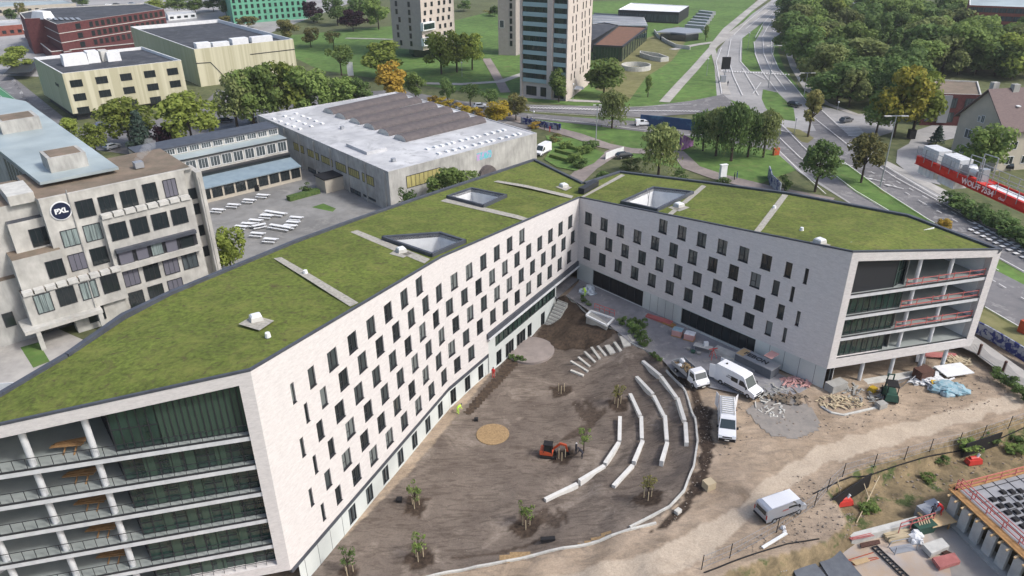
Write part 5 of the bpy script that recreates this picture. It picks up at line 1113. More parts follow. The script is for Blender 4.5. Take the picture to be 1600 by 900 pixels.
P_ = [G(*c5(x, y), 3.4) for x, y in ((520, 250), (600, 225), (700, 212), (870, 225), (890, 250), (760, 262), (640, 250))]; g = MB(); g.prism([(p.x, p.y) for p in P_], 3.0, 3.4); g.build('roof', M['steel'], pv, world=True)
P_ = [G(*c5(x, y), 3.0) for x, y in ((560, 262), (700, 250), (860, 262), (760, 275), (640, 262))]; g = MB(); g.prism([(p.x, p.y) for p in P_], 0, 3.0); g.build('glass_wall', M['glass'], pv, world=True)
for k in range(6):
    x0 = 760+22*k; y0 = 190-22*k; a_, b_ = G(*c5(x0, y0), 2.2), G(*c5(x0+150-8*k, y0+12), 2.2); g = MB(); g.beam((a_.x, a_.y, 1.2), (b_.x, b_.y, 1.2), 3.2, 2.0)
    one('bike_shelter', g, M['steel'], ['first', 'second', 'third', 'fourth', 'fifth', 'sixth'][k]+' low grey canopy strip from the front beside the library meadow', 'canopy', group='grey canopy strips beside the library meadow')
# ---------- right-hand houses
def gable(name, label, A_, e_, L_, Wd, zw, zr_, wall, roofm, over=.6):
    """A_ = near-left base corner, e_ = direction of the ridge, n = width direction to the right of the gable"""
    n_ = Vector((e_.y, -e_.x)); t = thing(name, label, 'house', (A_.x, A_.y, 0)); g = MB(); q = lambda s, w_, z: (A_.x+e_.x*s+n_.x*w_, A_.y+e_.y*s+n_.y*w_, z)
    g.poly([q(0, 0, 0), q(0, Wd, 0), q(0, Wd, zw), q(0, Wd/2, zr_), q(0, 0, zw)]); g.poly([q(L_, 0, 0), q(L_, 0, zw), q(L_, Wd/2, zr_), q(L_, Wd, zw), q(L_, Wd, 0)])
    g.poly([q(0, 0, 0), q(0, 0, zw), q(L_, 0, zw), q(L_, 0, 0)]); g.poly([q(0, Wd, 0), q(L_, Wd, 0), q(L_, Wd, zw), q(0, Wd, zw)]); g.build('wall', M[wall], t, world=True)
    g = MB(); sl = (zr_-zw)/(Wd/2)
    for s in (-1, 1):
        w0 = Wd/2+s*(Wd/2+over); p = [q(-over, Wd/2, zr_+.12), q(L_+over, Wd/2, zr_+.12), q(L_+over, w0, zw-over*sl+.12), q(-over, w0, zw-over*sl+.12)]; g.poly(p if s < 0 else p[::-1]); d = [(x, y, z-.3) for x, y, z in p]; g.poly(d[::-1] if s < 0 else d)
        for i in range(4): g.poly([p[i], p[(i+1) % 4], d[(i+1) % 4], d[i]])
    rf = g.build('roof', M[roofm], t, world=True)
    return t, rf, q, sl
GA = Vector(G(1484, 240)[:2]); GB_ = Vector(G(1552, 268)[:2])
gw_ = (GB_-GA); Wd = gw_.length; nn = gw_.normalized(); eg = Vector((-nn.y, nn.x))
ht, rf, q, sl = gable('gabled_house', 'large gabled house with a brown tiled roof, chimneys and skylights at the right edge', GA, eg, 34, Wd, 10.3, 17.6, 'cream', 'tile', .9)
for s, w_ in ((6, .52), (12, .5), (3, .32), (20, .52)):
    x, y, z = q(s, Wd*w_, 17.0); MB().box((x, y, z), (1.6, 1.2, 3.2), math.atan2(eg.y, eg.x)).build('chimney', M['concs'], rf, world=True)
for s, w_ in ((5, .74), (8, .72), (11, .70), (14, .74), (9, .92)):
    x, y, z = q(s, Wd*w_, 17.75-(w_-.5)*Wd*sl); MB().box((x, y, z+.05), (.9, 1.1, .25), math.atan2(eg.y, eg.x)).build('skylight', M['white'], rf, world=True)
gn = Vector((-eg.x, -eg.y))
for (s, z, w_, h_) in ((Wd*.28, 5.2, 2.0, 2.0), (Wd*.68, 5.2, 2.0, 2.0), (Wd*.5, 9.8, .9, 1.6), (Wd*.42, 9.8, .6, 1.2), (Wd*.28, 1.4, 2, 1.8), (Wd*.68, 1.4, 2, 1.8)): window(ht, GA, GB_, gn, s-w_/2, s+w_/2, z, z+h_, fr='white', mull=1, glass='glass2')
for s in range(5): window(ht, GB_, GB_+eg*20, nn, 2.5+4.2*s, 4.3+4.2*s, 5.2, 7, fr='white', mull=1); window(ht, GB_, GB_+eg*20, nn, 2.5+4.2*s, 4.3+4.2*s, 1.6, 3.4, fr='white', mull=1)
mo, P_, c_ = simple('modern_block', 'brown brick block with metal framed glazing beneath a gravel roof beside the gabled house', [(1448, 146), (1534, 148), (1528, 127), (1462, 124)], 9, 'dbrick', 'brown', 2, 3, 1.2, 4, 2.6, 2.6, glass='glass2', rim='concl')
A_, B_ = Vector(P_[0][:2]), Vector(P_[1][:2]); e_, n_, L_, a_ = plane(A_, B_, c_); g = MB(); wq(g, A_, B_, n_, L_*.3, L_*.48, 1, 8.6, 0, .5); g.build('steel_panel', M['steel'], mo, world=True)
for i, (px, z, l) in enumerate((([(1496, 24), (1582, 29), (1576, 15), (1494, 12)], 9, 'red brick apartment block with a pale blue hipped roof at top right'), ([(1515, 8), (1625, 12), (1625, 0), (1515, -6)], 17, 'tall red brick flats at the top right corner'), ([(1398, 20), (1440, 12), (1425, 2), (1390, 6)], 8, 'small red brick house with a pale roof peeping over the wood'))):
    simple('brick_flats', l, px, z, 'rbrick', 'broof', (2, 5, 2)[i], (6, 9, 3)[i], 1.2, 3.3, (2.2, 2.6, 2.2)[i], 1.8, glass='glass2', rim='white')
simple('parking_deck', 'long low flat roof building with pale stripes above the wood', [(1298, 20), (1365, 22), (1375, 4), (1300, 0)], 4, 'white', 'hroof', 1, 8, 1, 3, 1.5, 1.4)

# ================================================================== TREES
def crown_mesh(seed, shape, n=2300, leaf=.075):
    rg = random.Random(seed); mb = MB(); lobes = []
    cnt = {'round': 20, 'cone': 26, 'willow': 22, 'upright': 18, 'sparse': 13, 'bush': 12, 'sapling': 11}[shape]
    for i in range(cnt):
        if shape == 'cone':
            h = (i+.5)/cnt; r = (1-h)*.8+.05; a = i*2.4; lobes.append((r*.6*math.cos(a), r*.6*math.sin(a), h*.95+.02, .16+.26*(1-h), .09))
        elif shape == 'willow':
            a = i*2.4; r = .72*math.sqrt((i+.5)/cnt); lobes.append((r*math.cos(a), r*math.sin(a), .80-.28*r+rg.uniform(-.06, .06), rg.uniform(.22, .34), .16)); 
        elif shape == 'upright':
            h = rg.uniform(.12, .88); r = .55*math.sin(math.pi*min(1, h*.85+.12)); a = rg.uniform(0, 6.28); q = math.sqrt(rg.random()); lobes.append((r*q*math.cos(a), r*q*math.sin(a), h, rg.uniform(.26, .4), .13))
        else:
            h = rg.uniform(.14, .84); r = .74*math.sqrt(max(0, 1-(2*h-1)**2*.9)); a = rg.uniform(0, 6.28); q = rg.random()**.5; lobes.append((r*q*math.cos(a), r*q*math.sin(a), h, rg.uniform(.24, .42), rg.uniform(.12, .19)))
    for i in range(n):
        x, y, z, rh, rv = lobes[rg.randrange(len(lobes))]
        d = Vector((rg.gauss(0, 1), rg.gauss(0, 1), rg.gauss(.25, 1))).normalized(); k = rg.uniform(.72, 1.08) if rg.random() < .85 else rg.uniform(.3, .8)
        c = Vector((x+d.x*rh*k, y+d.y*rh*k, z+d.z*rv*k))
        if shape == 'willow' and d.z < .3: c.z -= rg.random()**1.3*.42*(.5+math.hypot(c.x, c.y)); 
        if c.z < .0: c.z = rg.uniform(0, .1)
        nrm = (d+Vector((rg.gauss(0, .5), rg.gauss(0, .5), rg.gauss(.15, .5)))).normalized()
        t = nrm.cross(Vector((rg.gauss(0, 1), rg.gauss(0, 1), rg.gauss(0, 1)))).normalized(); b = nrm.cross(t); s = leaf*rg.uniform(.6, 1.35)*(.85 if shape == 'willow' else 1)
        hs = .5 if shape != 'willow' else .75    # z is squashed; compensate
        t = Vector((t.x, t.y, t.z*hs))*s; b = Vector((b.x, b.y, b.z*hs))*s*rg.uniform(.55, 1)
        mb.poly([c-t*.9, c-b, c+t, c+b*.9])
    me = bpy.data.meshes.new('crown_'+shape); me.from_pydata(mb.v, [], mb.f); me.update(); return me
def trunk_mesh(seed, shape):
    rg = random.Random(seed); mb = MB(); mb.tube((0, 0, -.05), (0.01, 0, .45), .035, .022, 7); 
    for k in range(6):
        a = k*1.1+rg.uniform(-.2, .2); r = rg.uniform(.12, .3); z0 = rg.uniform(.28, .44); p = (r*math.cos(a), r*math.sin(a), z0+rg.uniform(.18, .38)); mb.tube((0, 0, z0), p, .017, .007, 5)
    mb.tube((.01, 0, .45), (0, .02, .85), .022, .005, 6)
    me = bpy.data.meshes.new('trunk'); me.from_pydata(mb.v, [], mb.f); me.materials.append(M['bark']); me.update(); return me
CR = {}
for sh, k, n, lf in (('round', 4, 2600, .078), ('cone', 1, 2200, .075), ('willow', 3, 3000, .062), ('upright', 2, 2200, .08), ('sparse', 2, 900, .075), ('bush', 3, 700, .11), ('sapling', 3, 300, .095)):
    CR[sh] = [crown_mesh(31*j+len(sh), sh, n, lf) for j in range(k)]
TRK = [trunk_mesh(j, '') for j in range(3)]
CMESH = {}
def crown_variant(sh, leaf):
    j = rnd.randrange(len(CR[sh])); key = (sh, j, leaf)
    if key not in CMESH:
        me = CR[sh][j].copy(); me.materials.append(MATS[leaf]); me.name = 'crown'; CMESH[key] = me
    return CMESH[key]
def tree_at(P, h, wd, sh, leaf, label, name='tree', cat='tree', group=None, cb=.22, z=None):
    """P ground point, h height, wd crown width"""
    t = thing(name, label, cat, P, rnd.uniform(0, 6.28), group)
    c = bpy.data.objects.new('crown', crown_variant(sh, leaf)); COL.objects.link(c); c.parent = t
    c.location = (0, 0, h*cb); c.scale = (wd/2*rnd.uniform(.92, 1.08), wd/2*rnd.uniform(.92, 1.08), h*(1-cb)*1.02)
    k = bpy.data.objects.new('trunk', TRK[rnd.randrange(3)]); COL.objects.link(k); k.parent = t; ws = max(.5, h*.75) if sh != 'bush' else h*.5; k.scale = (ws, ws, h)
    return t
def tree(u, vb, vt, wpx, sh, leaf, label, **k):
    P = G(u, vb); h = max(1.2, zat(u, vt, P)); dep = (P-Vector((0, 0, CH))).dot(fw); return tree_at(P, h*.97, wpx*dep/F, sh, leaf, label, **k)
TL = [
 (28, 113, 70, 52, 'round', 'leaf_yellow_green', 'broad yellow green tree with an orange top at the far left edge'),
 (205, 228, 150, 80, 'round', 'leaf_yellow_green', 'tall yellow green tree in front of the cream block with windows'),
 (226, 240, 172, 56, 'cone', 'leaf_blue', 'dark bluish conifer in front of the cream block with windows'),
 (264, 236, 190, 44, 'round', 'leaf_purple', 'small dark purple tree between the conifer and a round green tree'),
 (303, 232, 141, 92, 'round', 'leaf_yellow_green', 'large round yellow green tree standing right of the small purple tree'),
 (152, 243, 190, 46, 'round', 'leaf_yellow_green', 'small yellow green tree beside the pale blue roof edge'),
 (112, 222, 182, 46, 'upright', 'leaf_yellow_green', 'narrow yellow green tree partly hidden by the pale blue roof'),
 (372, 205, 110, 68, 'round', 'leaf_willow', 'leftmost brownish green tree of the row behind the hall'),
 (398, 200, 101, 70, 'round', 'leaf_mid', 'second tree of the row behind the white roofed hall'),
 (425, 195, 94, 74, 'round', 'leaf_mid', 'third tree of the row behind the white roofed hall'),
 (452, 192, 92, 72, 'round', 'leaf_yellow_green', 'fourth tree of the row behind the white roofed hall'),
 (480, 190, 98, 70, 'round', 'leaf_mid', 'fifth, rounder tree of the row behind the white roofed hall'),
 (508, 186, 106, 64, 'round', 'leaf_mid', 'sixth tree of the row behind the white roofed hall'),
 (535, 182, 118, 56, 'round', 'leaf_mid', 'seventh, low tree of the row behind the white roofed hall'),
 (562, 178, 118, 50, 'round', 'leaf_dark', 'dark tree directly left of the orange tree'),
 (617, 165, 94, 66, 'upright', 'leaf_orange', 'large orange autumn tree behind the white roofed hall'),
 (650, 155, 110, 40, 'round', 'leaf_mid', 'green tree half hidden behind the orange autumn tree'),
 (598, 122, 62, 74, 'round', 'leaf_yellow_green', 'wide yellow green tree above the orange tree'),
 (534, 118, 64, 54, 'sparse', 'leaf_mid', 'thin airy tree on the verge left of the orange tree'),
 (453, 64, 28, 38, 'round', 'leaf_brown', 'brown autumn tree right of the theatre block'),
 (486, 74, 42, 34, 'round', 'leaf_brown', 'small brown green tree beside the car park'),
 (522, 78, 44, 30, 'sparse', 'leaf_brown', 'small airy brown tree left of the lawn'),
 (490, 34, 1, 38, 'round', 'leaf_purple', 'dark red tree in front of the green building'),
 (496, 36, 20, 24, 'round', 'leaf_dark', 'small round dark green tree beneath the dark red tree'),
 (552, 49, 14, 46, 'round', 'leaf_purple', 'dark purple tree on the lawn left of the beige tower'),
 (528, 40, -6, 44, 'round', 'leaf_dark', 'tall dark green tree at the top edge left of the purple tree'),
 (562, 34, -8, 40, 'round', 'leaf_dark', 'tall dark green tree at the top edge behind the purple tree'),
 (592, 46, -4, 46, 'round', 'leaf_mid', 'light green tree beside the beige tower'),
 (690, 116, 48, 58, 'round', 'leaf_yellow_green', 'left tree of the clump in front of the beige tower'),
 (714, 113, 46, 54, 'round', 'leaf_yellow_green', 'middle tree of the clump in front of the beige tower'),
 (738, 109, 50, 44, 'round', 'leaf_yellow_green', 'right tree of the clump in front of the beige tower'),
 (700, 160, 120, 28, 'round', 'leaf_dark', 'dark rounded tree by the street behind the hall'),
 (735, 166, 126, 34, 'sparse', 'leaf_dark', 'dark airy tree in the middle behind the parked cars'),
 (765, 174, 134, 36, 'sparse', 'leaf_dark', 'dark airy tree right of the parked cars'),
 (776, 196, 158, 50, 'round', 'leaf_yellow', 'yellow autumn tree at the far corner of the white roofed hall'),
 (806, 188, 146, 42, 'round', 'leaf_brown', 'brown green tree beside the yellow autumn tree'),
 (765, 24, 14, 28, 'sparse', 'leaf_brown', 'orange brown tree behind the beige tower'),
 (725, 18, 0, 24, 'round', 'leaf_dark', 'dark green tree at the top edge between the towers'),
 (773, 26, 8, 18, 'round', 'leaf_dark', 'narrow dark tree beside the grey tower'),
 (873, 160, 106, 42, 'upright', 'leaf_mid', 'slender green tree at the foot of the glass tower'),
 (943, 152, 91, 70, 'round', 'leaf_mid', 'full green tree right of the glass tower'),
 (956, 201, 136, 54, 'willow', 'leaf_willow', 'small drooping willow beside the cross road'),
 (1012, 152, 116, 16, 'upright', 'leaf_mid', 'narrow young tree on the dry meadow'),
 (1102, 64, 38, 12, 'upright', 'leaf_mid', 'tiny narrow tree beside the sunken pavilion'),
 (1028, 278, 186, 72, 'willow', 'leaf_willow', 'large drooping willow beside the brick footpath'),
 (1098, 236, 168, 50, 'willow', 'leaf_dark', 'leftmost tree of the dark clump above the footpath'),
 (1118, 244, 160, 52, 'willow', 'leaf_willow', 'second tree of the dark clump above the footpath'),
 (1142, 252, 152, 58, 'willow', 'leaf_dark', 'third and tallest tree of the dark clump above the footpath'),
 (1168, 246, 164, 52, 'willow', 'leaf_dark', 'fourth tree of the dark clump above the footpath'),
 (1192, 246, 164, 50, 'willow', 'leaf_willow', 'rightmost tree of the dark clump above the footpath'),
 (1262, 214, 138, 46, 'upright', 'leaf_brown', 'street tree with a brown top on the small triangular median'),
 (1273, 300, 214, 62, 'round', 'leaf_dark', 'dark street tree directly behind the right roof edge'),
 (1345, 286, 206, 58, 'round', 'leaf_brown', 'street tree with orange leaves on the long grass median'),
 (1395, 214, 98, 88, 'round', 'leaf_gold', 'huge tree with golden orange crown at the edge of the wood'),
 (1425, 212, 104, 84, 'round', 'leaf_yellow_green', 'huge yellow green tree right beside the golden one'),
 (1368, 212, 140, 60, 'round', 'leaf_mid', 'green tree leaning out over the side street left of the golden tree'),
 (1528, 280, 188, 80, 'round', 'leaf_mid', 'green tree in front of the gabled house'),
 (1462, 226, 196, 30, 'cone', 'leaf_blue', 'small dark conifer left of the gabled house'),
 (1326, 168, 101, 60, 'round', 'leaf_willow', 'pale round tree at the front edge of the wood'),
 (364, 432, 352, 62, 'round', 'leaf_yellow_green', 'round yellow green tree in the school yard'),
 (700, 322, 258, 64, 'round', 'leaf_mid', 'green tree in front of the arched porch of the hall'),
 (733, 312, 262, 44, 'sparse', 'leaf_mid', 'green tree directly right of the yard corner tree'),
 (640, 352, 288, 38, 'sparse', 'leaf_dark', 'dark green tree at the near corner of the hall'),
 (1472, 362, 340, 28, 'round', 'leaf_orange', 'small orange tree behind the right roof corner'),
 (20, 34, 12, 20, 'round', 'leaf_dark', 'dark tree left of the brick block at the top left'),
 (38, 30, 2, 20, 'round', 'leaf_brown', 'taller brown tree beside the pale low building'),
 (130, 10, -4, 30, 'round', 'leaf_dark', 'dark tree beyond the brick block'),
 (246, 20, -2, 34, 'round', 'leaf_yellow_green', 'bright yellow green tree right of the brick block'),
 (278, 20, -6, 36, 'round', 'leaf_mid', 'first green tree above the theatre block'), (306, 22, -4, 34, 'round', 'leaf_mid', 'second green tree above the theatre block'), (334, 18, -8, 36, 'round', 'leaf_dark', 'third, dark tree above the theatre block'), (354, 26, -2, 24, 'round', 'leaf_dark', 'dark tree at the left end of the green building'),
 (352, 38, 24, 22, 'round', 'leaf_brown', 'small orange brown tree left of the green building'), (388, 44, 24, 34, 'round', 'leaf_brown', 'broad brown tree in front of the green building'),
 (1225, 300, 272, 26, 'bush', 'leaf_dark', 'dark shrub beside the graffiti wall'), (60, 60, 46, 10, 'bush', 'leaf_dark', 'small dark shrub by the grey-roofed shed'),
]
for a in TL:
    u, vb, vt, wp, sh, lf, lb = a; tree(u, vb, vt, wp, sh, lf, lb, cb=.3 if u > 1230 and 200 < vb < 301 and u < 1350 else (.12 if sh in ('cone', 'willow', 'bush') else .2), name={'cone': 'conifer', 'willow': 'willow_tree', 'bush': 'shrub'}.get(sh, 'tree'), cat='shrub' if sh == 'bush' else 'tree')
# the wood right of the avenue: every tree its own
wood = []
POLY = [(1232, 66), (1254, 128), (1286, 160), (1340, 170), (1400, 168), (1452, 150), (1456, 121), (1545, 117), (1562, 126), (1660, 128), (1660, 84), (1500, 80), (1488, 36), (1380, 24), (1290, 26), (1238, 8), (1228, 30)]
rw = random.Random(11); tries = 0
while len(wood) < 88 and tries < 6000:
    tries += 1; u = rw.uniform(1225, 1640); v = rw.uniform(6, 170)
    if not inside(u, v, [(-0+a, b) for a, b in POLY]): continue
    p = G(u, v)
    if all((p-q).length > 10.5+.014*p.y for q, *_ in wood): wood.append((p, u, v))
wood.sort(key=lambda w: -w[2])
ORD = ['leftmost', 'second', 'third', 'fourth', 'fifth', 'sixth', 'seventh', 'eighth', 'ninth', 'tenth', 'eleventh', 'twelfth', 'thirteenth', 'fourteenth', 'fifteenth']
for u, v in ((1470, 119), (1497, 117), (1524, 116), (1553, 119), (1580, 124), (1608, 122), (1566, 104), (1536, 101), (1505, 99), (1594, 101), (1625, 106)): wood.append((G(u, v), u, v))
wk = []
for i, (p, u, v) in enumerate(wood):
    lf = rw.choices(['leaf_dark', 'leaf_mid', 'leaf_yellow_green', 'leaf_willow', 'leaf_brown', 'leaf_blue'], [8, 8, 1.6, 3, .5, .6])[0]; h = rw.uniform(12, 18)
    row = 'front' if v > 112 else ('middle' if v > 60 else 'back'); lat = 'beside the avenue' if u < 1320 else ('behind the golden tree' if u < 1450 else 'behind the gabled house'); wk.append((row, lat, lf, u, p, h, rw.uniform(13, 18)+.009*p.y))
cntk = {}
for row, lat, lf, u, p, h, wd in sorted(wk, key=lambda q: q[3]):
    k = cntk.get((row, lat, lf), 0); cntk[(row, lat, lf)] = k+1; nm = {'leaf_dark': 'dark green', 'leaf_mid': 'mid green', 'leaf_yellow_green': 'yellow green', 'leaf_willow': 'olive', 'leaf_brown': 'brownish', 'leaf_blue': 'bluish'}[lf]
    tree_at(p, h, wd, 'round', lf, '%s %s tree in the %s rows of the wood %s' % (ORD[k], nm, row, lat), group='trees of the wood right of the avenue', cb=.08)
# shrubs: autumn hedge behind the hall, planted plot, hedge under the crane
def bush(u, v, w, h, leaf, label, group=None, z=0, **k):
    p = G(u, v, z); return tree_at(p, h, w, 'bush', leaf, label, name='shrub', cat='shrub', group=group, cb=.02, **k)
for i in range(7): bush(676+12.5*i, 160+4.0*i, 4.5, 2.6, 'leaf_yellow' if i % 3 else 'leaf_orange', 'low golden shrub of the hedge behind the white roofed hall, '+ORD[i]+' from the left', 'golden shrubs behind the hall')
bush(835, 201, 4, 2.2, 'leaf_orange', 'small orange shrub at the far end of the hall')
for i, (u, v, w, lf, l) in enumerate(((868, 222, 4, 'leaf_brown', 'brownish shrub at the top of the planted plot'), (882, 232, 4.5, 'leaf_mid', 'green shrub in the middle of the planted plot'), (912, 240, 5, 'leaf_mid', 'dark shrub on the right of the planted plot'), (922, 232, 5, 'leaf_dark', 'rounded shrub at the right tip of the planted plot'), (896, 255, 5, 'leaf_mid', 'shrub on the lower edge of the planted plot'), (905, 262, 4.5, 'leaf_dark', 'dark shrub beside the branch path'), (985, 268, 6, 'leaf_willow', 'grey green shrub left of the big willow'), (1065, 285, 5, 'leaf_dark', 'dark shrub right of the big willow'), (940, 280, 4, 'leaf_dark', 'dark shrub just behind the roof corner'), (1128, 290, 4, 'leaf_dark', 'low dark shrub beside the white advertising column'))):
    bush(u, v, w, w*.55, lf, l)
for i in range(13): bush(1488+15*i, 322+8.3*i, 6.5, 3.6, 'leaf_dark', 'dark evergreen hedge shrub under the red crane, '+ORD[i]+' from the left', 'dark hedge shrubs under the crane')
for i in range(11): bush(1300+18*i, 152-1.0*i, 7, 3.4, 'leaf_dark', 'low undergrowth shrub at the front edge of the wood, '+ORD[i]+' from the left', 'undergrowth shrubs at the wood edge')
sheet('planted_plot', 'lawn', [(852, 212), (900, 218), (945, 240), (928, 256), (900, 268), (870, 262), (850, 250), (862, 232)], label='green planted plot beside the white van')
bx = MB()
for (a, b) in (((868, 238), (900, 246)), ((860, 246), (888, 254)), ((900, 246), (915, 238)), ((878, 230), (912, 238))): A_, B_ = G(*a), G(*b); bx.beam((A_.x, A_.y, .5), (B_.x, B_.y, .5), .9, .9)
one('clipped_hedge', bx, MATS['leaf_mid'], 'clipped green hedges dividing the planted plot', 'hedge')
hb = MB(); A_, B_ = G(451, 314), G(498, 301); hb.beam((A_.x, A_.y, .5), (B_.x, B_.y, .5), 1.6, 1.0); one('clipped_hedge', hb, MATS['leaf_dark'], 'straight clipped hedge in the school yard', 'hedge'); bush(480, 303, 3, 2.6, 'leaf_dark', 'round shrub behind the school yard hedge')
# black green pot plants on the plaza
for i, (u, v, w, h) in enumerate(((972, 508, 1.9, 1.7), (985, 512, 1.7, 1.6), (990, 522, 2.6, 2.2), (1000, 530, 2.2, 1.6), (1006, 512, 1.5, 1.5), (1006, 540, 2.4, 1.5), (995, 508, 1.6, 1.4), (912, 472, 1.5, 1.2), (920, 478, 1.0, .8))):
    bush(u, v, w, h, 'leaf_dark', ORD[i]+' dark clipped shrub of the cluster waiting on the plaza' if i < 7 else ('dark shrub beside the silver foil heap' if i == 7 else 'tiny dark shrub beside the silver foil heap'), 'dark shrubs on the plaza' if i < 7 else None)
for i, (u, v) in enumerate(((1020, 556), (1025, 560), (1031, 564))): bush(u, v, 1.2, .7, 'leaf_dark', ORD[i]+' very low dark plant on the plaza edge', 'low plants on the plaza edge')
for i, (u, v) in enumerate(((800, 560), (806, 564), (812, 562), (818, 565))):
    p = GT(u, v); tree_at(p, .9, 1.3, 'bush', 'leaf_dark', ORD[i]+' low black green plant in front of the garden doors', name='shrub', cat='shrub', group='dark plants at the garden doors', cb=0)
# young trees in the garden with their stakes
for (u, v, r), (ty, lf, lb) in zip(HOLES, ((735, 'leaf_mid', 'young staked tree halfway down the garden beside the facade'), (825, 'leaf_mid', 'young staked tree with dense leaves near the lower left kerb'), (775, 'leaf_mid', 'young staked tree left of the black barrow at the bottom kerb'), (738, 'leaf_brown', 'bare young staked tree inside the lower curved bench rows'), (612, 'leaf_brown', ''), (592, 'leaf_brown', 'young staked tree left of the upper bench ends'), (675, 'leaf_mid', ''), (868, 'leaf_dark', 'sparse young tree close to the building corner'))):
    p = GT(u, v)
    if lb: tree_at(p, 3.4, 2.3, 'sapling', lf, lb, name='young_tree', cb=.3)
    st = thing('tree_stakes', {649: 'stakes of the young tree halfway down beside the facade', 655: 'stakes of the dense young tree near the lower left kerb', 822: 'stakes of the young tree by the black barrow', 1012: 'stakes of the bare tree inside the bench rows', 877: 'stakes standing in an empty dark planting hole', 965: 'stakes of the young tree by the upper bench ends', 878: 'stakes beside the digger bucket hole', 545: 'stakes of the sparse tree near the building corner'}[u], 'stakes', p)
    for k in range(3): a = k*2.1+.4; MB().tube((.45*math.cos(a), .45*math.sin(a), -.2), (.45*math.cos(a), .45*math.sin(a), 1.25), .05, .05, 6).build('stake', M['stake'], st)
p = GT(912, 705); tree_at(p, 3.4, 2.2, 'sapling', 'leaf_mid', 'young tree being held upright by the workers beside the digger', name='young_tree', cb=.4)

# ================================================================== VEHICLES
def loftbody(mb, prof, w, tum=.1, zb=.4, mi=0, zs=1.0):
    """prof: closed side outline (x,z); sides lean in above zs"""
    zt = max(z for x, z in prof)
    def hw_(z): return w/2*(1-tum*max(0, (z-zs)/(zt-zs+1e-6)))
    L = [(x, -hw_(z), z) for x, z in prof]; Rr = [(x, hw_(z), z) for x, z in prof]; n = len(prof)
    i = len(mb.v); mb.v += L+Rr
    for k in range(n): mb.f.append((i+k, i+(k+1) % n, i+n+(k+1) % n, i+n+k)[::-1]); mb.m.append(mi)
    tr = mgeo.tessellate_polygon([[Vector((x, z, 0)) for x, z in prof]])
    for a, b, c in tr: mb.f.append((i+a, i+b, i+c)); mb.m.append(mi); mb.f.append((i+n+c, i+n+b, i+n+a)); mb.m.append(mi)
    return hw_
def sidepanel(t, hw_, pts, m, name='window', off=.012, both=True, sides=(-1, 1)):
    for s in sides:
        mb = MB(); P = [(x, s*(hw_(z)+off), z) for x, z in pts]; mb.poly(P if s < 0 else P[::-1]); Q_ = [(x, s*(hw_(z)-.03), z) for x, z in pts]
        for k in range(len(P)): mb.poly([P[k], P[(k+1) % len(P)], Q_[(k+1) % len(P)], Q_[k]])
        mb.build(name, m, t)
def wheels(t, xs, w, r=.34, wd=.24):
    for x in xs:
        for s in (-1, 1):
            wh = MB().tube((x, s*(w/2-wd+.03), r), (x, s*(w/2+.03), r), r, r, 16).build('wheel', M['tyre'], t); MB().tube((x, s*(w/2-.02), r), (x, s*(w/2+.045), r), r*.55, r*.5, 12).build('rim', M['steel'], wh)
def crossbar(mb, x, z, w, dx, dz): mb.box((x, 0, z), (dx, w, dz))
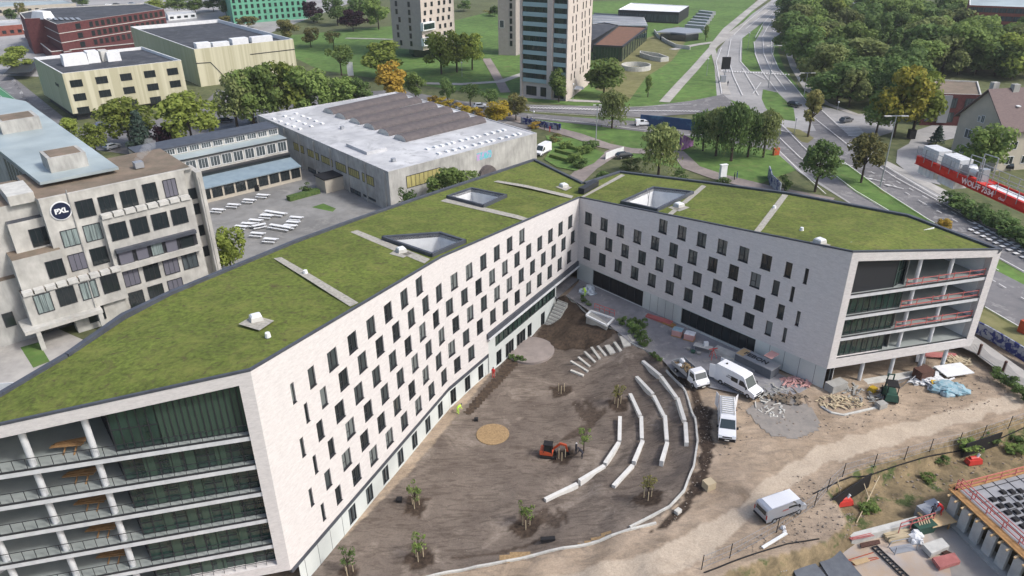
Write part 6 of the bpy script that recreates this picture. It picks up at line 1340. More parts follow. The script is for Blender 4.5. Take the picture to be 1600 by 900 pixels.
def panel_van(label, paint='vanw', L=5.9, H=2.6, w=2.0, loc=None, rz=0, doors=False, rack=False, backwin=False, sidewin=False, label_cat='van', low=False):
    t = thing('van', label, label_cat, loc, rz); zc = .42; hoodx = L/2-.95; hz = 1.15
    prof = [(-L/2, .38), (-L/2, H-.18), (-L/2+.12, H-.02), (0, H), (hoodx-1.15, H-.06), (hoodx-.95, H-.16), (hoodx-.15, hz+.12), (L/2-.25, hz-.12), (L/2-.05, .85), (L/2, .4)]
    mb = MB(); hw_ = loftbody(mb, prof, w, .11, zs=1.1); body = mb.build('body', M[paint], t)
    d = .02; x0, z0, x1, z1 = hoodx-.95, H-.16, hoodx-.15, hz+.12
    k0, k1 = .10, .97; ax, az = x0+(x1-x0)*k0, z0+(z1-z0)*k0; bx_, bz = x0+(x1-x0)*k1, z0+(z1-z0)*k1; nx, nz = (z0-z1), (x1-x0); ln = math.hypot(nx, nz); nx, nz = nx/ln*d, nz/ln*d
    mb = MB(); mb.poly([(ax+nx, -hw_(az)+.1, az+nz), (bx_+nx, -hw_(bz)+.08, bz+nz), (bx_+nx, hw_(bz)-.08, bz+nz), (ax+nx, hw_(az)-.1, az+nz)]); mb.build('windscreen', M['wind'], t)
    sidepanel(t, hw_, [(hoodx-1.55, 1.35), (hoodx-.35, 1.32), (hoodx-.45, 1.5), (hoodx-.95, min(H-.42, 2.05)), (hoodx-1.5, min(H-.42, 2.05))], M['glass'], 'side_window')
    if sidewin: sidepanel(t, hw_, [(hoodx-2.75, 1.4), (hoodx-1.75, 1.4), (hoodx-1.75, 2.0), (hoodx-2.75, 2.0)], M['glass'], 'side_window')
    if backwin: mb = MB(); mb.box((-L/2-.0, 0, H*.72), (.04, w*.72, H*.26)); mb.build('rear_window', M['glass'], t)
    mb = MB(); mb.box((L/2-.03, 0, .5), (.2, w*.97, .36)); mb.box((-L/2+.02, 0, .46), (.16, w*.96, .22)); mb.box((0, w/2+.0, .52), (L*.5, .05, .16)); mb.box((0, -w/2-.0, .52), (L*.5, .05, .16)); mb.box((0, 0, .36), (L*.96, w*.86, .16)); mb.build('bumper', M['dark'], t)
    mb = MB(); mb.box((L/2-.1, 0, .82), (.12, w*.55, .18)); mb.build('grille', M['anth'], t)
    for s in (-1, 1): MB().box((L/2-.2, s*w*.39, .9), (.25, w*.2, .2), top=(.7, .9)).build('headlight', M['lamp'], t); MB().box((-L/2-.01, s*w*.46, 1.1), (.05, .12, .5)).build('tail_light', M['carred'], t); MB().box((hoodx-.3, s*(w/2+.14), 1.42), (.12, .22, .3)).build('mirror', M['dark'], t)
    MB().box((L/2+.09, 0, .52), (.02, .5, .12)).build('number_plate', M['plate'], t)
    wheels(t, (-L/2+1.05, L/2-1.0), w)
    return t, hw_, L, H, w
def at(p, q, z=0):
    A_, B_ = G(*p), G(*q); d = B_-A_; return ((A_+B_)/2, math.atan2(d.y, d.x))
c_, rz_ = at((1125, 592), (1182, 622)); v, hw_, L, H, w = panel_van('white crew van with open rear and side doors facing the construction container', L=6.2, H=2.75, loc=c_, rz=rz_, sidewin=True)
for s in (-1, 1): MB().box((-L/2-.35, s*(w/2+.12), 1.5), (.8, .07, 2.0), s*-.35+(.3 if s > 0 else 0)).build('rear_door', M['vanw'], v)
MB().box((-.4, w/2+.12, 1.4), (1.3, .07, 1.9)).build('sliding_door', M['vanw'], v); MB().box((-L/2+.01, 0, 1.5), (.05, w*.8, 1.9)).build('cargo_opening', M['dark'], v)
for k in range(2): mb = MB(); [mb.box((-1.1+.16*j-.2*k, -(hw_(1.9-.25*k)+.012), 1.9-.25*k), (.1, .012, .13)) for j in range(6-k)]; mb.build('side_lettering', M['anth'], v)
MB().box((-L/2+1.0, 0, H+.06), (.2, .2, .14)).build('roof_vent', M['dark'], v)
c_, rz_ = at((1133, 640), (1135, 696)); v, hw_, L, H, w = panel_van('white van with a roof ladder rack and open rear doors standing on the haul road', L=6.4, H=2.4, loc=c_, rz=rz_)
mb = MB()
for k in range(9): mb.box((-L/2+.4+.42*k, 0, H+.09), (.1, w*.78, .04))
for s in (-1, 1): mb.box((-L/2+2.1, s*w*.36, H+.06), (3.7, .06, .06)); [mb.box((-L/2+.4+1.1*k, s*w*.36, H+.05), (.06, .06, .16)) for k in range(4)]
mb.build('roof_rack', M['concl'], v)
for s in (-1, 1): MB().box((-L/2-.3, s*(w/2+.15), 1.4), (.75, .06, 1.9), s*-.4).build('rear_door', M['vanw'], v)
MB().box((-L/2+.01, 0, 1.4), (.05, w*.8, 1.7)).build('cargo_opening', M['dark'], v)
c_, rz_ = at((1187, 812), (1248, 790)); v, hw_, L, H, w = panel_van('silver grey van with a black rear window parked beside the fence', paint='silver', L=5.2, H=1.98, w=1.95, loc=c_, rz=rz_, backwin=True)
mb = MB(); [mb.box((-.6+.13*j, -(hw_(1.25)+.012), 1.3), (.08, .012, .16)) for j in range(6)]; mb.build('side_lettering', M['redr'], v)
mb = MB(); mb.box((-.2, 0, 1.985), (3.6, 1.6, .02)); mb.build('roof_skin', M['vanw'], v)
p = G(848, 240); d = G(863, 230)-G(838, 243); panel_van('white delivery van on the planted plot beside the hall', L=6.0, H=2.6, loc=p, rz=math.atan2(-d.y, -d.x))
c_, rz_ = at((993, 197), (1018, 196)); panel_van('small white van driving on the cross road', L=4.9, H=1.95, w=1.85, loc=c_, rz=rz_, sidewin=True)
# flatbed truck
c_, rz_ = at((1060, 575), (1096, 607)); t = thing('flatbed_truck', 'white tipper pickup with an open load bed full of rubble and bags', 'truck', c_, rz_)
L = 5.9; mb = MB(); prof = [(.75, .45), (.75, 2.05), (.9, 2.2), (1.75, 2.2), (1.95, 2.1), (2.45, 1.3), (2.8, 1.1), (2.95, .9), (2.98, .42)]; hw_ = loftbody(mb, prof, 1.95, .12, zs=1.2); mb.build('cab', M['vanw'], t)
mb = MB(); mb.poly([(2.01, -.8, 2.03), (2.43, -.86, 1.36), (2.43, .86, 1.36), (2.01, .8, 2.03)]); mb.v = [(x+.02, y, z+.02) for x, y, z in mb.v]; mb.build('windscreen', M['wind'], t)
sidepanel(t, hw_, [(1.1, 1.35), (2.2, 1.32), (1.9, 1.95), (1.1, 1.95)], M['glass'], 'side_window')
mb = MB(); mb.box((2.95, 0, .52), (.22, 1.95, .34)); mb.box((-.6, 0, .55), (4.6, .9, .22)); mb.build('chassis', M['dark'], t)
bed = MB().box((-1.15, 0, .86), (3.6, 2.05, .12)).build('load_bed', M['steel'], t)
for s in (-1, 1): MB().box((-1.15, s*1.02, 1.12), (3.6, .06, .44)).build('side_board', M['steel'], bed)
MB().box((-2.95, 0, 1.12), (.06, 2.0, .44)).build('tail_board', M['steel'], bed); MB().box((.66, 0, 1.35), (.08, 2.05, .95)).build('headboard', M['dark'], bed)
mb = MB(); 
for k in range(22): mb.ball((rnd.uniform(-2.6, .3), rnd.uniform(-.8, .8), rnd.uniform(.95, 1.15)), rnd.uniform(.12, .3), nu=6, nv=4, jit=.3)
mb.build('rubble', mat('load_rubble', (.30, .22, .12), .9, (.12, .09, .06), 4), bed); MB().ball((-2.3, .3, 1.35), (.4, .35, .3), jit=.25, nu=8, nv=6).build('bag', M['bagw'], bed); MB().ball((-1.6, -.6, 1.25), (.35, .3, .2), jit=.25).build('bag', M['bagw'], bed)
for s in (-1, 1): MB().box((2.88, s*.75, .92), (.2, .36, .2)).build('headlight', M['lamp'], t); MB().box((2.3, s*1.12, 1.45), (.12, .2, .28)).build('mirror', M['dark'], t)
MB().box((3.07, 0, .52), (.02, .5, .12)).build('number_plate', M['plate'], t); wheels(t, (-1.9, 2.0), 1.95)
# parked cars
CARP = {}
def car(loc, rz, paint, label, group=None):
    if paint not in CARP:
        t = thing('parked_car', label, 'car', loc, rz, group); mb = MB(); prof = [(-2.1, .35), (-2.12, .85), (-2.0, 1.0), (-1.45, 1.42), (.3, 1.45), (1.05, 1.02), (1.95, .85), (2.12, .6), (2.1, .35)]; hw_ = loftbody(mb, prof, 1.78, .25, zs=.9); mb.build('body', M[paint], t)
        mb = MB(); mb.poly([(.36, -.62, 1.43), (1.0, -.74, 1.07), (1.0, .74, 1.07), (.36, .62, 1.43)]); mb.v = [(x+.015, y, z+.015) for x, y, z in mb.v]; mb.build('windscreen', M['wind'], t); mb = MB(); mb.poly([(-1.5, .62, 1.43), (-1.97, .72, 1.06), (-1.97, -.72, 1.06), (-1.5, -.62, 1.43)]); mb.v = [(x-.015, y, z+.015) for x, y, z in mb.v]; mb.build('rear_window', M['wind'], t)
        sidepanel(t, hw_, [(-1.45, 1.0), (.85, 1.0), (.3, 1.38), (-1.3, 1.38)], M['glass'], 'side_window'); wheels(t, (-1.3, 1.3), 1.78, .31, .2); CARP[paint] = t; return t
    return dup(CARP[paint], loc, rz, label, group)
for i, (u, v, a, pt, lb) in enumerate(((1241, 166, -55, 'carb', 'black car driving down the avenue beside the street tree'), (1478, 193, 10, 'vanw', 'white car parked in front of the gabled house'), (352, 172, 75, 'vanw', 'white car on the street behind the row of trees'), (354, 190, 20, 'carb', 'black car parked behind the link wing'), (176, 232, 60, 'silver', 'silver car parked under the trees left of the conifer'), (398, 190, 40, 'silver', 'silver car beside the row of trees'), (182, 8, 30, 'carb', 'black car at the top left car park'), (170, 9, 30, 'vanw', 'white car at the top left car park'), (206, 7, 10, 'silver', 'silver car at the top left car park'), (196, 206, 40, 'carg', 'grey car half hidden by the trees before the cream block'),
    (712, 166, 10, 'carg', 'grey car parked left of the dark trees behind the hall'), (750, 168, 15, 'vanw', 'white car parked between the dark trees behind the hall'), (748, 182, 20, 'carb', 'black car parked behind the golden hedge'), (722, 172, 20, 'silver', 'silver car parked behind the golden hedge'), (790, 180, 10, 'silver', 'silver car parked beside the yellow autumn tree'), (975, 246, 20, 'carb', 'dark pickup standing at the fork of the brick path'), (160, 198, 40, 'carblue', 'blue car behind the cream block corner'), (1330, 18, 20, 'vanw', 'white car on the deck above the wood'), (1322, 190, 30, 'carg', 'grey car waiting at the side road crossing'), (1576, 262, 60, 'carb', 'black car at the foot of the gabled house'))):
    car(G(u, v, .25), R(a), pt, lb)

# ---- mini excavator
p = GT(856, 712); t = thing('mini_excavator', 'small orange and black digger working at a planting hole in the garden', 'excavator', p, R(-12)); t.scale = (.86,)*3
for s in (-1, 1):
    mb = MB(); prof = [(-.95, .05), (-1.05, .25), (-.95, .48), (.95, .48), (1.05, .25), (.95, .05)]; i = len(mb.v); loftbody(mb, prof, .34, 0, zs=0); mb.v = [(x, y+s*.68, z) for x, y, z in mb.v]; mb.build('track', M['tyre'], t)
mb = MB().box((0, 0, .38), (1.1, 1.1, .3)); mb.build('undercarriage', M['dark'], t); MB().box((1.25, 0, .28), (.1, 1.6, .4)).build('blade', M['dark'], t)
mb = MB(); prof = [(-1.05, .6), (-1.1, 1.15), (-.8, 1.32), (.1, 1.2), (.75, 1.0), (.75, .6)]; loftbody(mb, prof, 1.5, .1, zs=.9); mb.build('engine_housing', M['orange'], t)
for x, y in ((-.5, -.7), (.65, -.7), (-.5, .25), (.65, .25)): MB().beam((x, y, 1.0), (x*.92, y, 2.35), .08).build('cab_post', M['dark'], t)
MB().box((.06, -.22, 2.4), (1.3, 1.08, .1)).build('cab_roof', M['dark'], t); MB().box((.08, -.22, 1.7), (1.08, .88, 1.2), top=(.92, .98)).build('cab_glass', M['glass'], t)
bm = MB(); bm.beam((.7, .45, 1.0), (1.7, .45, 2.1), .24, .3); bm.beam((1.65, .45, 2.1), (2.5, .45, 1.9), .22, .28); bo = bm.build('boom', M['orange'], t); MB().beam((2.45, .45, 2.0), (2.75, .45, .75), .2, .26).build('stick', M['orange'], t); MB().beam((1.0, .45, 1.0), (1.75, .45, 1.75), .1).build('cylinder', M['steel'], bo)
mb = MB(); loftbody(mb, [(2.55, .35), (2.6, .85), (2.95, .85), (3.1, .5), (2.9, .3)], .6, 0, zs=0); mb.v = [(x, y+.45, z) for x, y, z in mb.v]; mb.build('bucket', M['dark'], t)

# ================================================================== PEOPLE
def person_mesh(pose='stand'):
    me = bpy.data.meshes.new('body'); 
    if pose == 'stand': J = [((0, 0, .95), .14), ((0, 0, 1.2), .15), ((.0, 0, 1.42), .13), ((.01, 0, 1.53), .055), ((.02, 0, 1.66), .10), ((0, -.19, 1.40), .065), ((.03, -.26, 1.13), .05), ((.12, -.25, .9), .035), ((0, .19, 1.40), .065), ((-.02, .26, 1.13), .05), ((.05, .27, .88), .035), ((0, -.1, .88), .095), ((.04, -.11, .5), .065), ((-.03, -.12, .07), .045), ((.1, -.12, .04), .035), ((0, .1, .88), .095), ((-.05, .11, .5), .065), ((-.1, .12, .07), .045), ((.04, .12, .04), .035)]
    else: J = [((-.1, 0, .9), .14), ((.12, 0, 1.08), .15), ((.32, 0, 1.2), .13), ((.42, 0, 1.26), .055), ((.53, 0, 1.3), .10), ((.3, -.19, 1.15), .065), ((.4, -.22, .88), .05), ((.5, -.18, .66), .035), ((.3, .19, 1.15), .065), ((.4, .22, .88), .05), ((.52, .18, .66), .035), ((-.1, -.1, .85), .095), ((.04, -.13, .48), .065), ((-.05, -.14, .07), .045), ((.08, -.14, .04), .035), ((-.12, .1, .85), .095), ((-.02, .13, .48), .065), ((-.15, .14, .07), .045), ((-.02, .14, .04), .035)]
    E_ = [(0, 1), (1, 2), (2, 3), (3, 4), (2, 5), (5, 6), (6, 7), (2, 8), (8, 9), (9, 10), (0, 11), (11, 12), (12, 13), (13, 14), (0, 15), (15, 16), (16, 17), (17, 18)]
    me.from_pydata([j[0] for j in J], E_, []); o = bpy.data.objects.new('tmp', me); COL.objects.link(o); md = o.modifiers.new('s', 'SKIN')
    for i, j in enumerate(J): me.skin_vertices[0].data[i].radius = (j[1], j[1])
    me.skin_vertices[0].data[0].use_root = True; sb = o.modifiers.new('u', 'SUBSURF'); sb.levels = 1; sb.render_levels = 1
    bpy.context.view_layer.update(); out = bpy.data.meshes.new_from_object(o.evaluated_get(bpy.context.evaluated_depsgraph_get())); bpy.data.objects.remove(o)
    hd = Vector(J[4][0]); hip = J[0][0][2]-.02; hands = [Vector(J[7][0]), Vector(J[10][0])]
    for pl in out.polygons:
        c = pl.center; d = (c-hd).length; pl.material_index = 2 if d < .14 or min((c-h).length for h in hands) < .07 else (1 if c.z < hip and min((c-Vector(J[k][0])).length for k in (6, 7, 9, 10)) > .1 else 0); pl.use_smooth = True
    return out, hd
PM = {k: person_mesh(k) for k in ('stand', 'bend')}
def person(P, rz, label, top, legs='trouser', pose='stand', head='trouser', hat=None, vest=None):
    me, hd = PM[pose]; t = thing('person', label, 'person', P, rz); m2 = me.copy(); m2.materials.clear(); [m2.materials.append(M[x]) for x in (top, legs, 'skin')]; o = bpy.data.objects.new('body', m2); COL.objects.link(o); o.parent = t
    MB().ball((hd.x-.015, hd.y, hd.z+.045), (.115, .11, .09), nu=10, nv=6).build('helmet' if hat else 'hair', M[hat or head], t, smooth=True)
PP = [(GT(771, 590, 0), 1.2, 'worker in a red jacket planting the strip along the facade', 'jack_red', 'trouser', 'stand', None), (GT(716, 646), .5, 'worker in pale green overalls beside the facade planting strip', 'hiv', 'hiv', 'bend', None),
 (GT(909, 716), 2.5, 'gardener in hi-vis trousers bending beside the young tree', 'jack_dark', 'hiv', 'bend', None), (GT(900, 710), .2, 'worker in dark clothes holding the young tree near the digger', 'jack_dark', 'trouser', 'stand', 'helmet'), (G(914, 462, .04), 2, 'worker in a hi-vis vest unpacking the silver foil heap', 'hiv', 'trouser', 'bend', None),
 (G(851, 203, .2), .4, 'left walker of three on the footpath beside the mural', 'jack_dark', 'trouser', 'stand', None), (G(855, 201, .2), .4, 'middle walker of three on the footpath beside the mural', 'jack_blue', 'trouser', 'stand', None), (G(871, 204, .2), .4, 'right walker of three on the footpath beside the mural', 'jack_dark', 'trouser', 'stand', None),
 (G(859, 206, .2), .4, 'walker in red on the footpath near the mural', 'jack_red', 'trouser', 'stand', None), (G(824, 190, .2), 1, 'walker in dark clothes at the far end of the mural', 'jack_dark', 'trouser', 'stand', None), (G(830, 192, .2), 1, 'walker in blue at the far end of the mural', 'jack_blue', 'trouser', 'stand', None),
 (G(1147, 281, .2), 3, 'walker in black on the footpath behind the right wing', 'jack_dark', 'trouser', 'stand', None), (G(1151, 279, .2), 3, 'walker in grey blue on the footpath behind the right wing', 'jack_blue', 'trouser', 'stand', None), (G(1137, 134, .2), 1, 'pedestrian waiting beside the junction screen', 'jack_dark', 'trouser', 'stand', None), (G(1300, 150, .2), 1, 'pedestrian on the pavement beside the wood', 'jack_blue', 'trouser', 'stand', None)]
for P, rz, lb, top, legs, pose, hat in PP: person(P, rz, lb, top, legs, pose, hat=hat)

# ================================================================== GARDEN FURNISHING
def b3(x, y): return (800+x/3, 600+y/3)
BEN = [[((505, 172), (503, 275)), ((500, 283), (435, 385)), ((432, 392), (315, 475)), ((305, 483), (155, 550))],
       [((553, 58), (600, 155)), ((605, 163), (608, 265)), ((612, 275), (570, 380)), ((565, 390), (475, 487))],
       [((583, -25), (660, 55)), ((663, 65), (712, 160)), ((715, 170), (725, 272)), ((727, 283), (698, 388))],
       [((612, -100), (695, -25)), ((698, -15), (770, 72)), ((775, 82), (808, 180)), ((812, 190), (817, 293))]]
RN = ['innermost', 'second', 'third', 'outermost']; PN_ = [['top', 'second', 'third', 'lowest left'], ['top', 'second', 'third', 'lowest'], ['top', 'second', 'third', 'lowest'], ['top', 'second', 'third', 'lowest']]
for r_, row in enumerate(BEN):
    for k, (a, b) in enumerate(row):
        A_, B_ = GT(*b3(*a)), GT(*b3(*b)); zt_ = max(A_.z, B_.z)-.02+.4; g = MB(); g.beam((A_.x, A_.y, zt_-.4), (B_.x, B_.y, zt_-.4), .46, .8)
        one('bench_block', g, M['bench'], 'pale concrete bench block, %s of the %s curved row' % (PN_[r_][k], RN[r_]), 'bench', group='curved concrete bench rows')
def c3(x, y): return (800+x/3, 300+y/3)
ST = [((275, 840), (335, 865), .45), ((275, 805), (355, 845), .4), ((310, 785), (365, 820), .4), ((340, 762), (390, 800), .4), ((372, 742), (412, 785), .45), ((402, 728), (440, 770), .45), ((450, 720), (475, 760), 1.3), ((480, 710), (510, 747), .5), ((520, 692), (540, 725), 1.3), ((545, 683), (572, 708), .6)]
for k, (a, b, w_) in enumerate(ST):
    A_, B_ = GT(*c3(*a)), GT(*c3(*b)); mm = (A_+B_)/2; z = max(A_.z, B_.z, hh(mm.x, mm.y))+.12; g = MB(); g.beam((A_.x, A_.y, z-.1), (B_.x, B_.y, z-.1), w_*.85, .26)
    one('step_slab', g, M['concb'], 'concrete step slab, number %s from the bottom of the garden path' % ['one', 'two', 'three', 'four', 'five', 'six', 'seven', 'eight', 'nine', 'ten'][k] if 0 < k < 9 else ('lowest step slab of the garden path' if k == 0 else 'topmost step slab of the garden path'), 'step', group='step slabs up the garden slope')
def kerb(name, pxs, w_, h_, label, cat='kerb', m='concl', dz=0):
    P = [GT(u, v) for u, v in pxs]; g = MB(); Qs = []
    for a, b in zip(P, P[1:]):
        n_ = max(1, int((b-a).length/1.2)); Qs += [a+(b-a)*(i/n_) for i in range(n_)]
    Qs.append(P[-1]); Qs = [Vector((q.x, q.y, hh(q.x, q.y))) for q in Qs]
    for a, b in zip(Qs, Qs[1:]): g.beam(a+Vector((0, 0, dz)), b+Vector((0, 0, dz)), w_, h_)
    return one(name, g, M[m], label, cat)
kerb('kerb', [(1041, 580), (1060, 600), (1076, 628), (1086, 655), (1090, 690), (1084, 730), (1069, 768), (1046, 793), (1010, 812), (984, 825)], .22, .5, 'curved pale concrete kerb round the outside of the benches')
kerb('kerb', [(1025, 818), (985, 828), (955, 838), (900, 855), (840, 867), (790, 878), (700, 895), (660, 905)], .22, .4, 'straight pale concrete kerb between the garden and the haul road')
kerb('kerb', [(885, 462), (945, 502), (985, 536), (1004, 545), (1028, 556), (1060, 588)], .2, .3, 'thin pale kerb at the plaza edge above the garden')
# stair along the facade
A_, B_ = G(872, 466, 0), G(850, 508, -3.45); st = thing('garden_stair', 'concrete stair climbing along the facade from the terrace to the plaza', 'stair', (B_.x, B_.y, -3.5)); t_ = (B_-A_); hd = Vector((t_.x, t_.y, 0)).normalized(); nn = Vector((-hd.y, hd.x, 0)); N = 18; run = math.hypot(t_.x, t_.y)
if nn.x < 0: nn = -nn
for k in range(N):
    p = A_+hd*(run*(k+.5)/N)+nn*1.0; z = -3.45*(k+1)/N; MB().box((p.x, p.y, (z-3.9)/2), (run/N-.03, 2.0, z+3.9), math.atan2(hd.y, hd.x)).build('tread', M['concl'] if k % 2 else M['conc'], st, world=True)
def px_box(name, label, cat, u, v, z0, size, rz, m, top=None, ground=None, mats=None, grp=None):
    p = GT(u, v) if ground is None else G(u, v, ground); g = MB().box((0, 0, size[2]/2+z0), size, 0, top=top); o = g.build(name, M[m]); o.location = p; o.rotation_euler = (0, 0, R(rz)); return tag(o, label, cat, grp)
# light pit with its white frame, red barrier, silver foil
lp = thing('light_shaft', 'white framed rectangular light shaft set in the planted slope', 'light shaft', GT(938, 498)); g = MB(); z = .25; P_ = [G(u, v, 0) for u, v in ((916, 494), (923, 487), (959, 499), (948, 510))]
z = .12
for i in range(4): a, b = P_[i], P_[(i+1) % 4]; g.beam((a.x, a.y, z), (b.x, b.y, z), .25, .3)
g.build('frame', M['white'], lp, world=True); g = MB(); g.prism([(p.x, p.y) for p in P_], -1.4, .02); g.build('shaft_floor', M['conc'], lp, world=True)
rb = thing('safety_barrier', 'red tubular safety barrier beside the white framed light shaft', 'barrier', G(945, 485)); A_, B_ = G(929, 483, 0), G(960, 494, 0)
g = MB(); [g.beam((A_.x, A_.y, z), (B_.x, B_.y, z), .08) for z in (.5, 1.0)]; g.build('rail', M['redr'], rb, world=True)
for k in range(5): p = A_+(B_-A_)*(k/4); MB().beam((p.x, p.y, 0), (p.x, p.y, 1.05), .09).build('post', M['redr'], rb, world=True)
def heap(name, label, u, v, rx, ry, h, m, n=10, seed=1, cat='heap', ground=None, r=None):
    rg = random.Random(seed); p = GT(u, v) if ground is None else G(u, v, ground); g = MB()
    for i in range(n*(3 if r else 1)):
        a = rg.uniform(0, 6.28); q = rg.random()**.5; k = rg.uniform(.35, .7)*min(rx, ry)
        if r:
            L_ = r*rg.uniform(.5, 4.0)*(1 if rg.random() < .6 else 2); c = Vector((rx*q*math.cos(a), ry*q*math.sin(a), h*(1-q)*.6+.06)); d = Vector((rg.gauss(0, 1), rg.gauss(0, 1), rg.gauss(0, .22))).normalized()*L_/2
            g.beam(c-d, c+d, r*rg.uniform(.3, 1.2), r*rg.uniform(.12, .6))
        else: g.ball((rx*q*math.cos(a)*.8, ry*q*math.sin(a)*.8, h*(1-q)*.7), (k, k*rg.uniform(.6, 1), h*rg.uniform(.3, .6)), nu=7, nv=5, jit=.28, rg=rg)
    o = g.build(name, M[m] if isinstance(m, str) else m); o.location = p; return tag(o, label, cat)
foil = mat('silver_foil', (.62, .68, .74), .3, (.35, .42, .5), 3, metal=.5)
heap('foil_heap', 'crumpled silver foil heap on the plaza', 920, 456, 1.7, 1.2, 1.1, foil, 12, 3, ground=.03)
# materials on the plaza
def pile(name, label, u, v, rz, n, size, m, dx=0, dy=.2, lay=2, ground=.03, cat='pile', jit=4, grp=None):
    rg = random.Random(int(u*7+v)); p = G(u, v, ground); g = MB()
    for l_ in range(lay):
        for k in range(n): g.box((dx*k+rg.uniform(-.05, .05), (k-n/2)*dy, size[2]*(l_+.5)+.01*l_), size, R(rg.uniform(-jit, jit)))
    o = g.build(name, M[m]); o.location = p; o.rotation_euler = (0, 0, R(rz)); return tag(o, label, cat, grp)
pile('beam_pile', 'bundle of red and rust beams lying on the plaza against the panels', 1030, 500, -38, 5, (4.2, .16, .16), 'redr', lay=2)
pile('slat_pile', 'loose timber slats beside the red beams', 1044, 505, -50, 5, (2.6, .12, .1), 'timber', dy=.25, jit=14)
for (u, v, m1, m2, l) in ((1058, 524, 'pinkp', 'bluebag', 'pallet of pink bricks under a blue cover'), (1077, 530, 'pinkp', 'bagw', 'pallet of bricks half wrapped in white film')):
    p = G(u, v, .03); t = thing('brick_pallet', l, 'pallet', p, R(-30)); MB().box((0, 0, .08), (1.5, 1.2, .14)).build('pallet_base', M['timber'], t); MB().box((0, 0, .55), (1.4, 1.1, .8)).build('bricks', M[m1], t); MB().box((0, .12, 1.0), (1.5, 1.15, .14), .05, top=(.9, .9)).build('cover', M[m2], t)
p = G(1098, 548, .03); t = thing('work_table', 'cluttered mortar table with tubs and a small saw on the plaza', 'table', p, R(-30)); MB().box((0, 0, .75), (2.6, 1.0, .08)).build('table_top', M['concl'], t)
for x in (-1.1, 1.1):
    for y in (-.4, .4): MB().box((x, y, .36), (.08, .08, .72)).build('leg', M['steel'], t)
for k, (x, y, r_) in enumerate(((-1.5, -.5, .35), (-.8, -.9, .3), (-2.0, .3, .3))): p2 = G(1098, 548, .03); g = MB().tube((0, 0, 0), (0, 0, .35), r_*.8, r_, 12); o = g.build('mortar_tub', M['conc' if k else 'greenbox']); o.location = (p2.x+x, p2.y+y, .03); tag(o, ['dark mortar tub directly in front of the work table', 'grey mortar tub below the work table', 'grey mortar tub left of the work table'][k], 'tub')
g = MB().box((0, 0, .3), (.6, .5, .6)); o = g.build('mortar_mixer', M['white']); o.location = G(1103, 540, .85); tag(o, 'small white mixer standing on the work table', 'mixer')
t = thing('tripod_stand', 'dark red steel tripod stand beside the work table', 'stand', G(1113, 560, .03)); 
for a in (0, 2.1, 4.2): MB().tube((.6*math.cos(a), .6*math.sin(a), 0), (0, 0, 1.5), .04, .04, 6).build('leg', M['red'], t)
MB().beam((-.6, 0, 1.5), (.6, .2, 1.55), .1).build('cross_arm', M['red'], t)
pile('board_stack', 'stack of pale boards in front of the long glazing', 1140, 556, -42, 6, (4.6, .24, .12), 'concl', dy=.26, lay=4)
pile('board_stack', 'lower stack of grey boards beside the crew van', 1165, 572, -42, 4, (3.2, .24, .1), 'steel', dy=.26, lay=3)
pile('slab_stack', 'long grey curb stones lying before the panels', 1152, 566, -42, 3, (4.0, .3, .16), 'concl', dy=.5, lay=1)
# container with its lettering
A_, B_ = G(1160, 574, 0), G(1197, 592, 0); t_ = (B_-A_); an = math.atan2(t_.y, t_.x); cpos = A_+t_*.5
ct = thing('site_container', 'long dark grey site container with a lettered pale lid beside the crew van', 'container', (cpos.x+.6, cpos.y+1.2, 0), an)
MB().box((0, 0, .7), (5.6, 2.0, 1.4)).build('box', M['sheet'], ct); lid = MB().box((0, 0, 1.45), (5.8, 2.2, .12)).build('lid', M['steel'], ct)
MB().box((-2.2, 0, 1.525), (1.1, 1.9, .03)).build('lid_patch', M['ply'], lid); MB().box((2.1, 0, 1.525), (1.2, 1.9, .03)).build('lid_patch', M['pinkp'], lid)
text('lettering', 'FEBON', 1.15, (-.2, 0, 1.53), (0, 0, 0), M['anth'], lid, bold=.03)
bpy.data.objects['lettering' if False else lid.children[-1].name].location = (-.2, 0, 1.53)
# rubble, puddle of grey ground, boards near the right corner
for i, (u, v, rx, ry, h, m, n, l, r_) in enumerate(((1215, 612, 2.4, 1.4, .6, 'conc', 26, 'rubble of broken slabs at the foot of the panels', .28), (1242, 598, 2.0, 1.2, .7, 'pinkp', 20, 'heap of pinkish broken bricks near the right corner', .25), (1200, 638, 2.0, 2.4, .4, 'concl', 13, 'scatter of torn white packaging on the grey ground', .2), (1232, 622, 2.8, 1.6, .5, 'brown', 26, 'brown rubble strip beside the grey ground', .26), (1312, 628, 3.0, 1.4, .7, 'stake', 30, 'tangle of pale roots and planks in front of the right end', .2), (1345, 615, 3, 2, .5, 'conc', 20, 'low grey rubble under the right end', .25), (1478, 610, 2.6, 1.8, 1.2, 'bluebag', 16, 'heap of blue and turquoise plastic sheets', None), (1455, 598, 2.4, 1.4, .9, 'bagw', 18, 'heap of white and grey sacks beside the blue plastic', .45), (1490, 565, 2, 1.2, .8, 'stake', 14, 'rubble behind the rightmost columns', .35))):
    heap('debris_heap', l, u, v, rx, ry, h, m, n, 40+i, r=r_)
px_box('cover_board', 'large white board lying on the debris under the right end', 'board', 1488, 585, .7, (4.2, 2.6, .12), 12, 'white'); px_box('board', 'pinkish board lying behind the right columns', 'board', 1466, 558, .3, (5, 1.4, .12), -8, 'lred'); px_box('board', 'small white board lying behind the middle column', 'board', 1438, 563, .2, (2.2, 1.2, .1), 60, 'white')
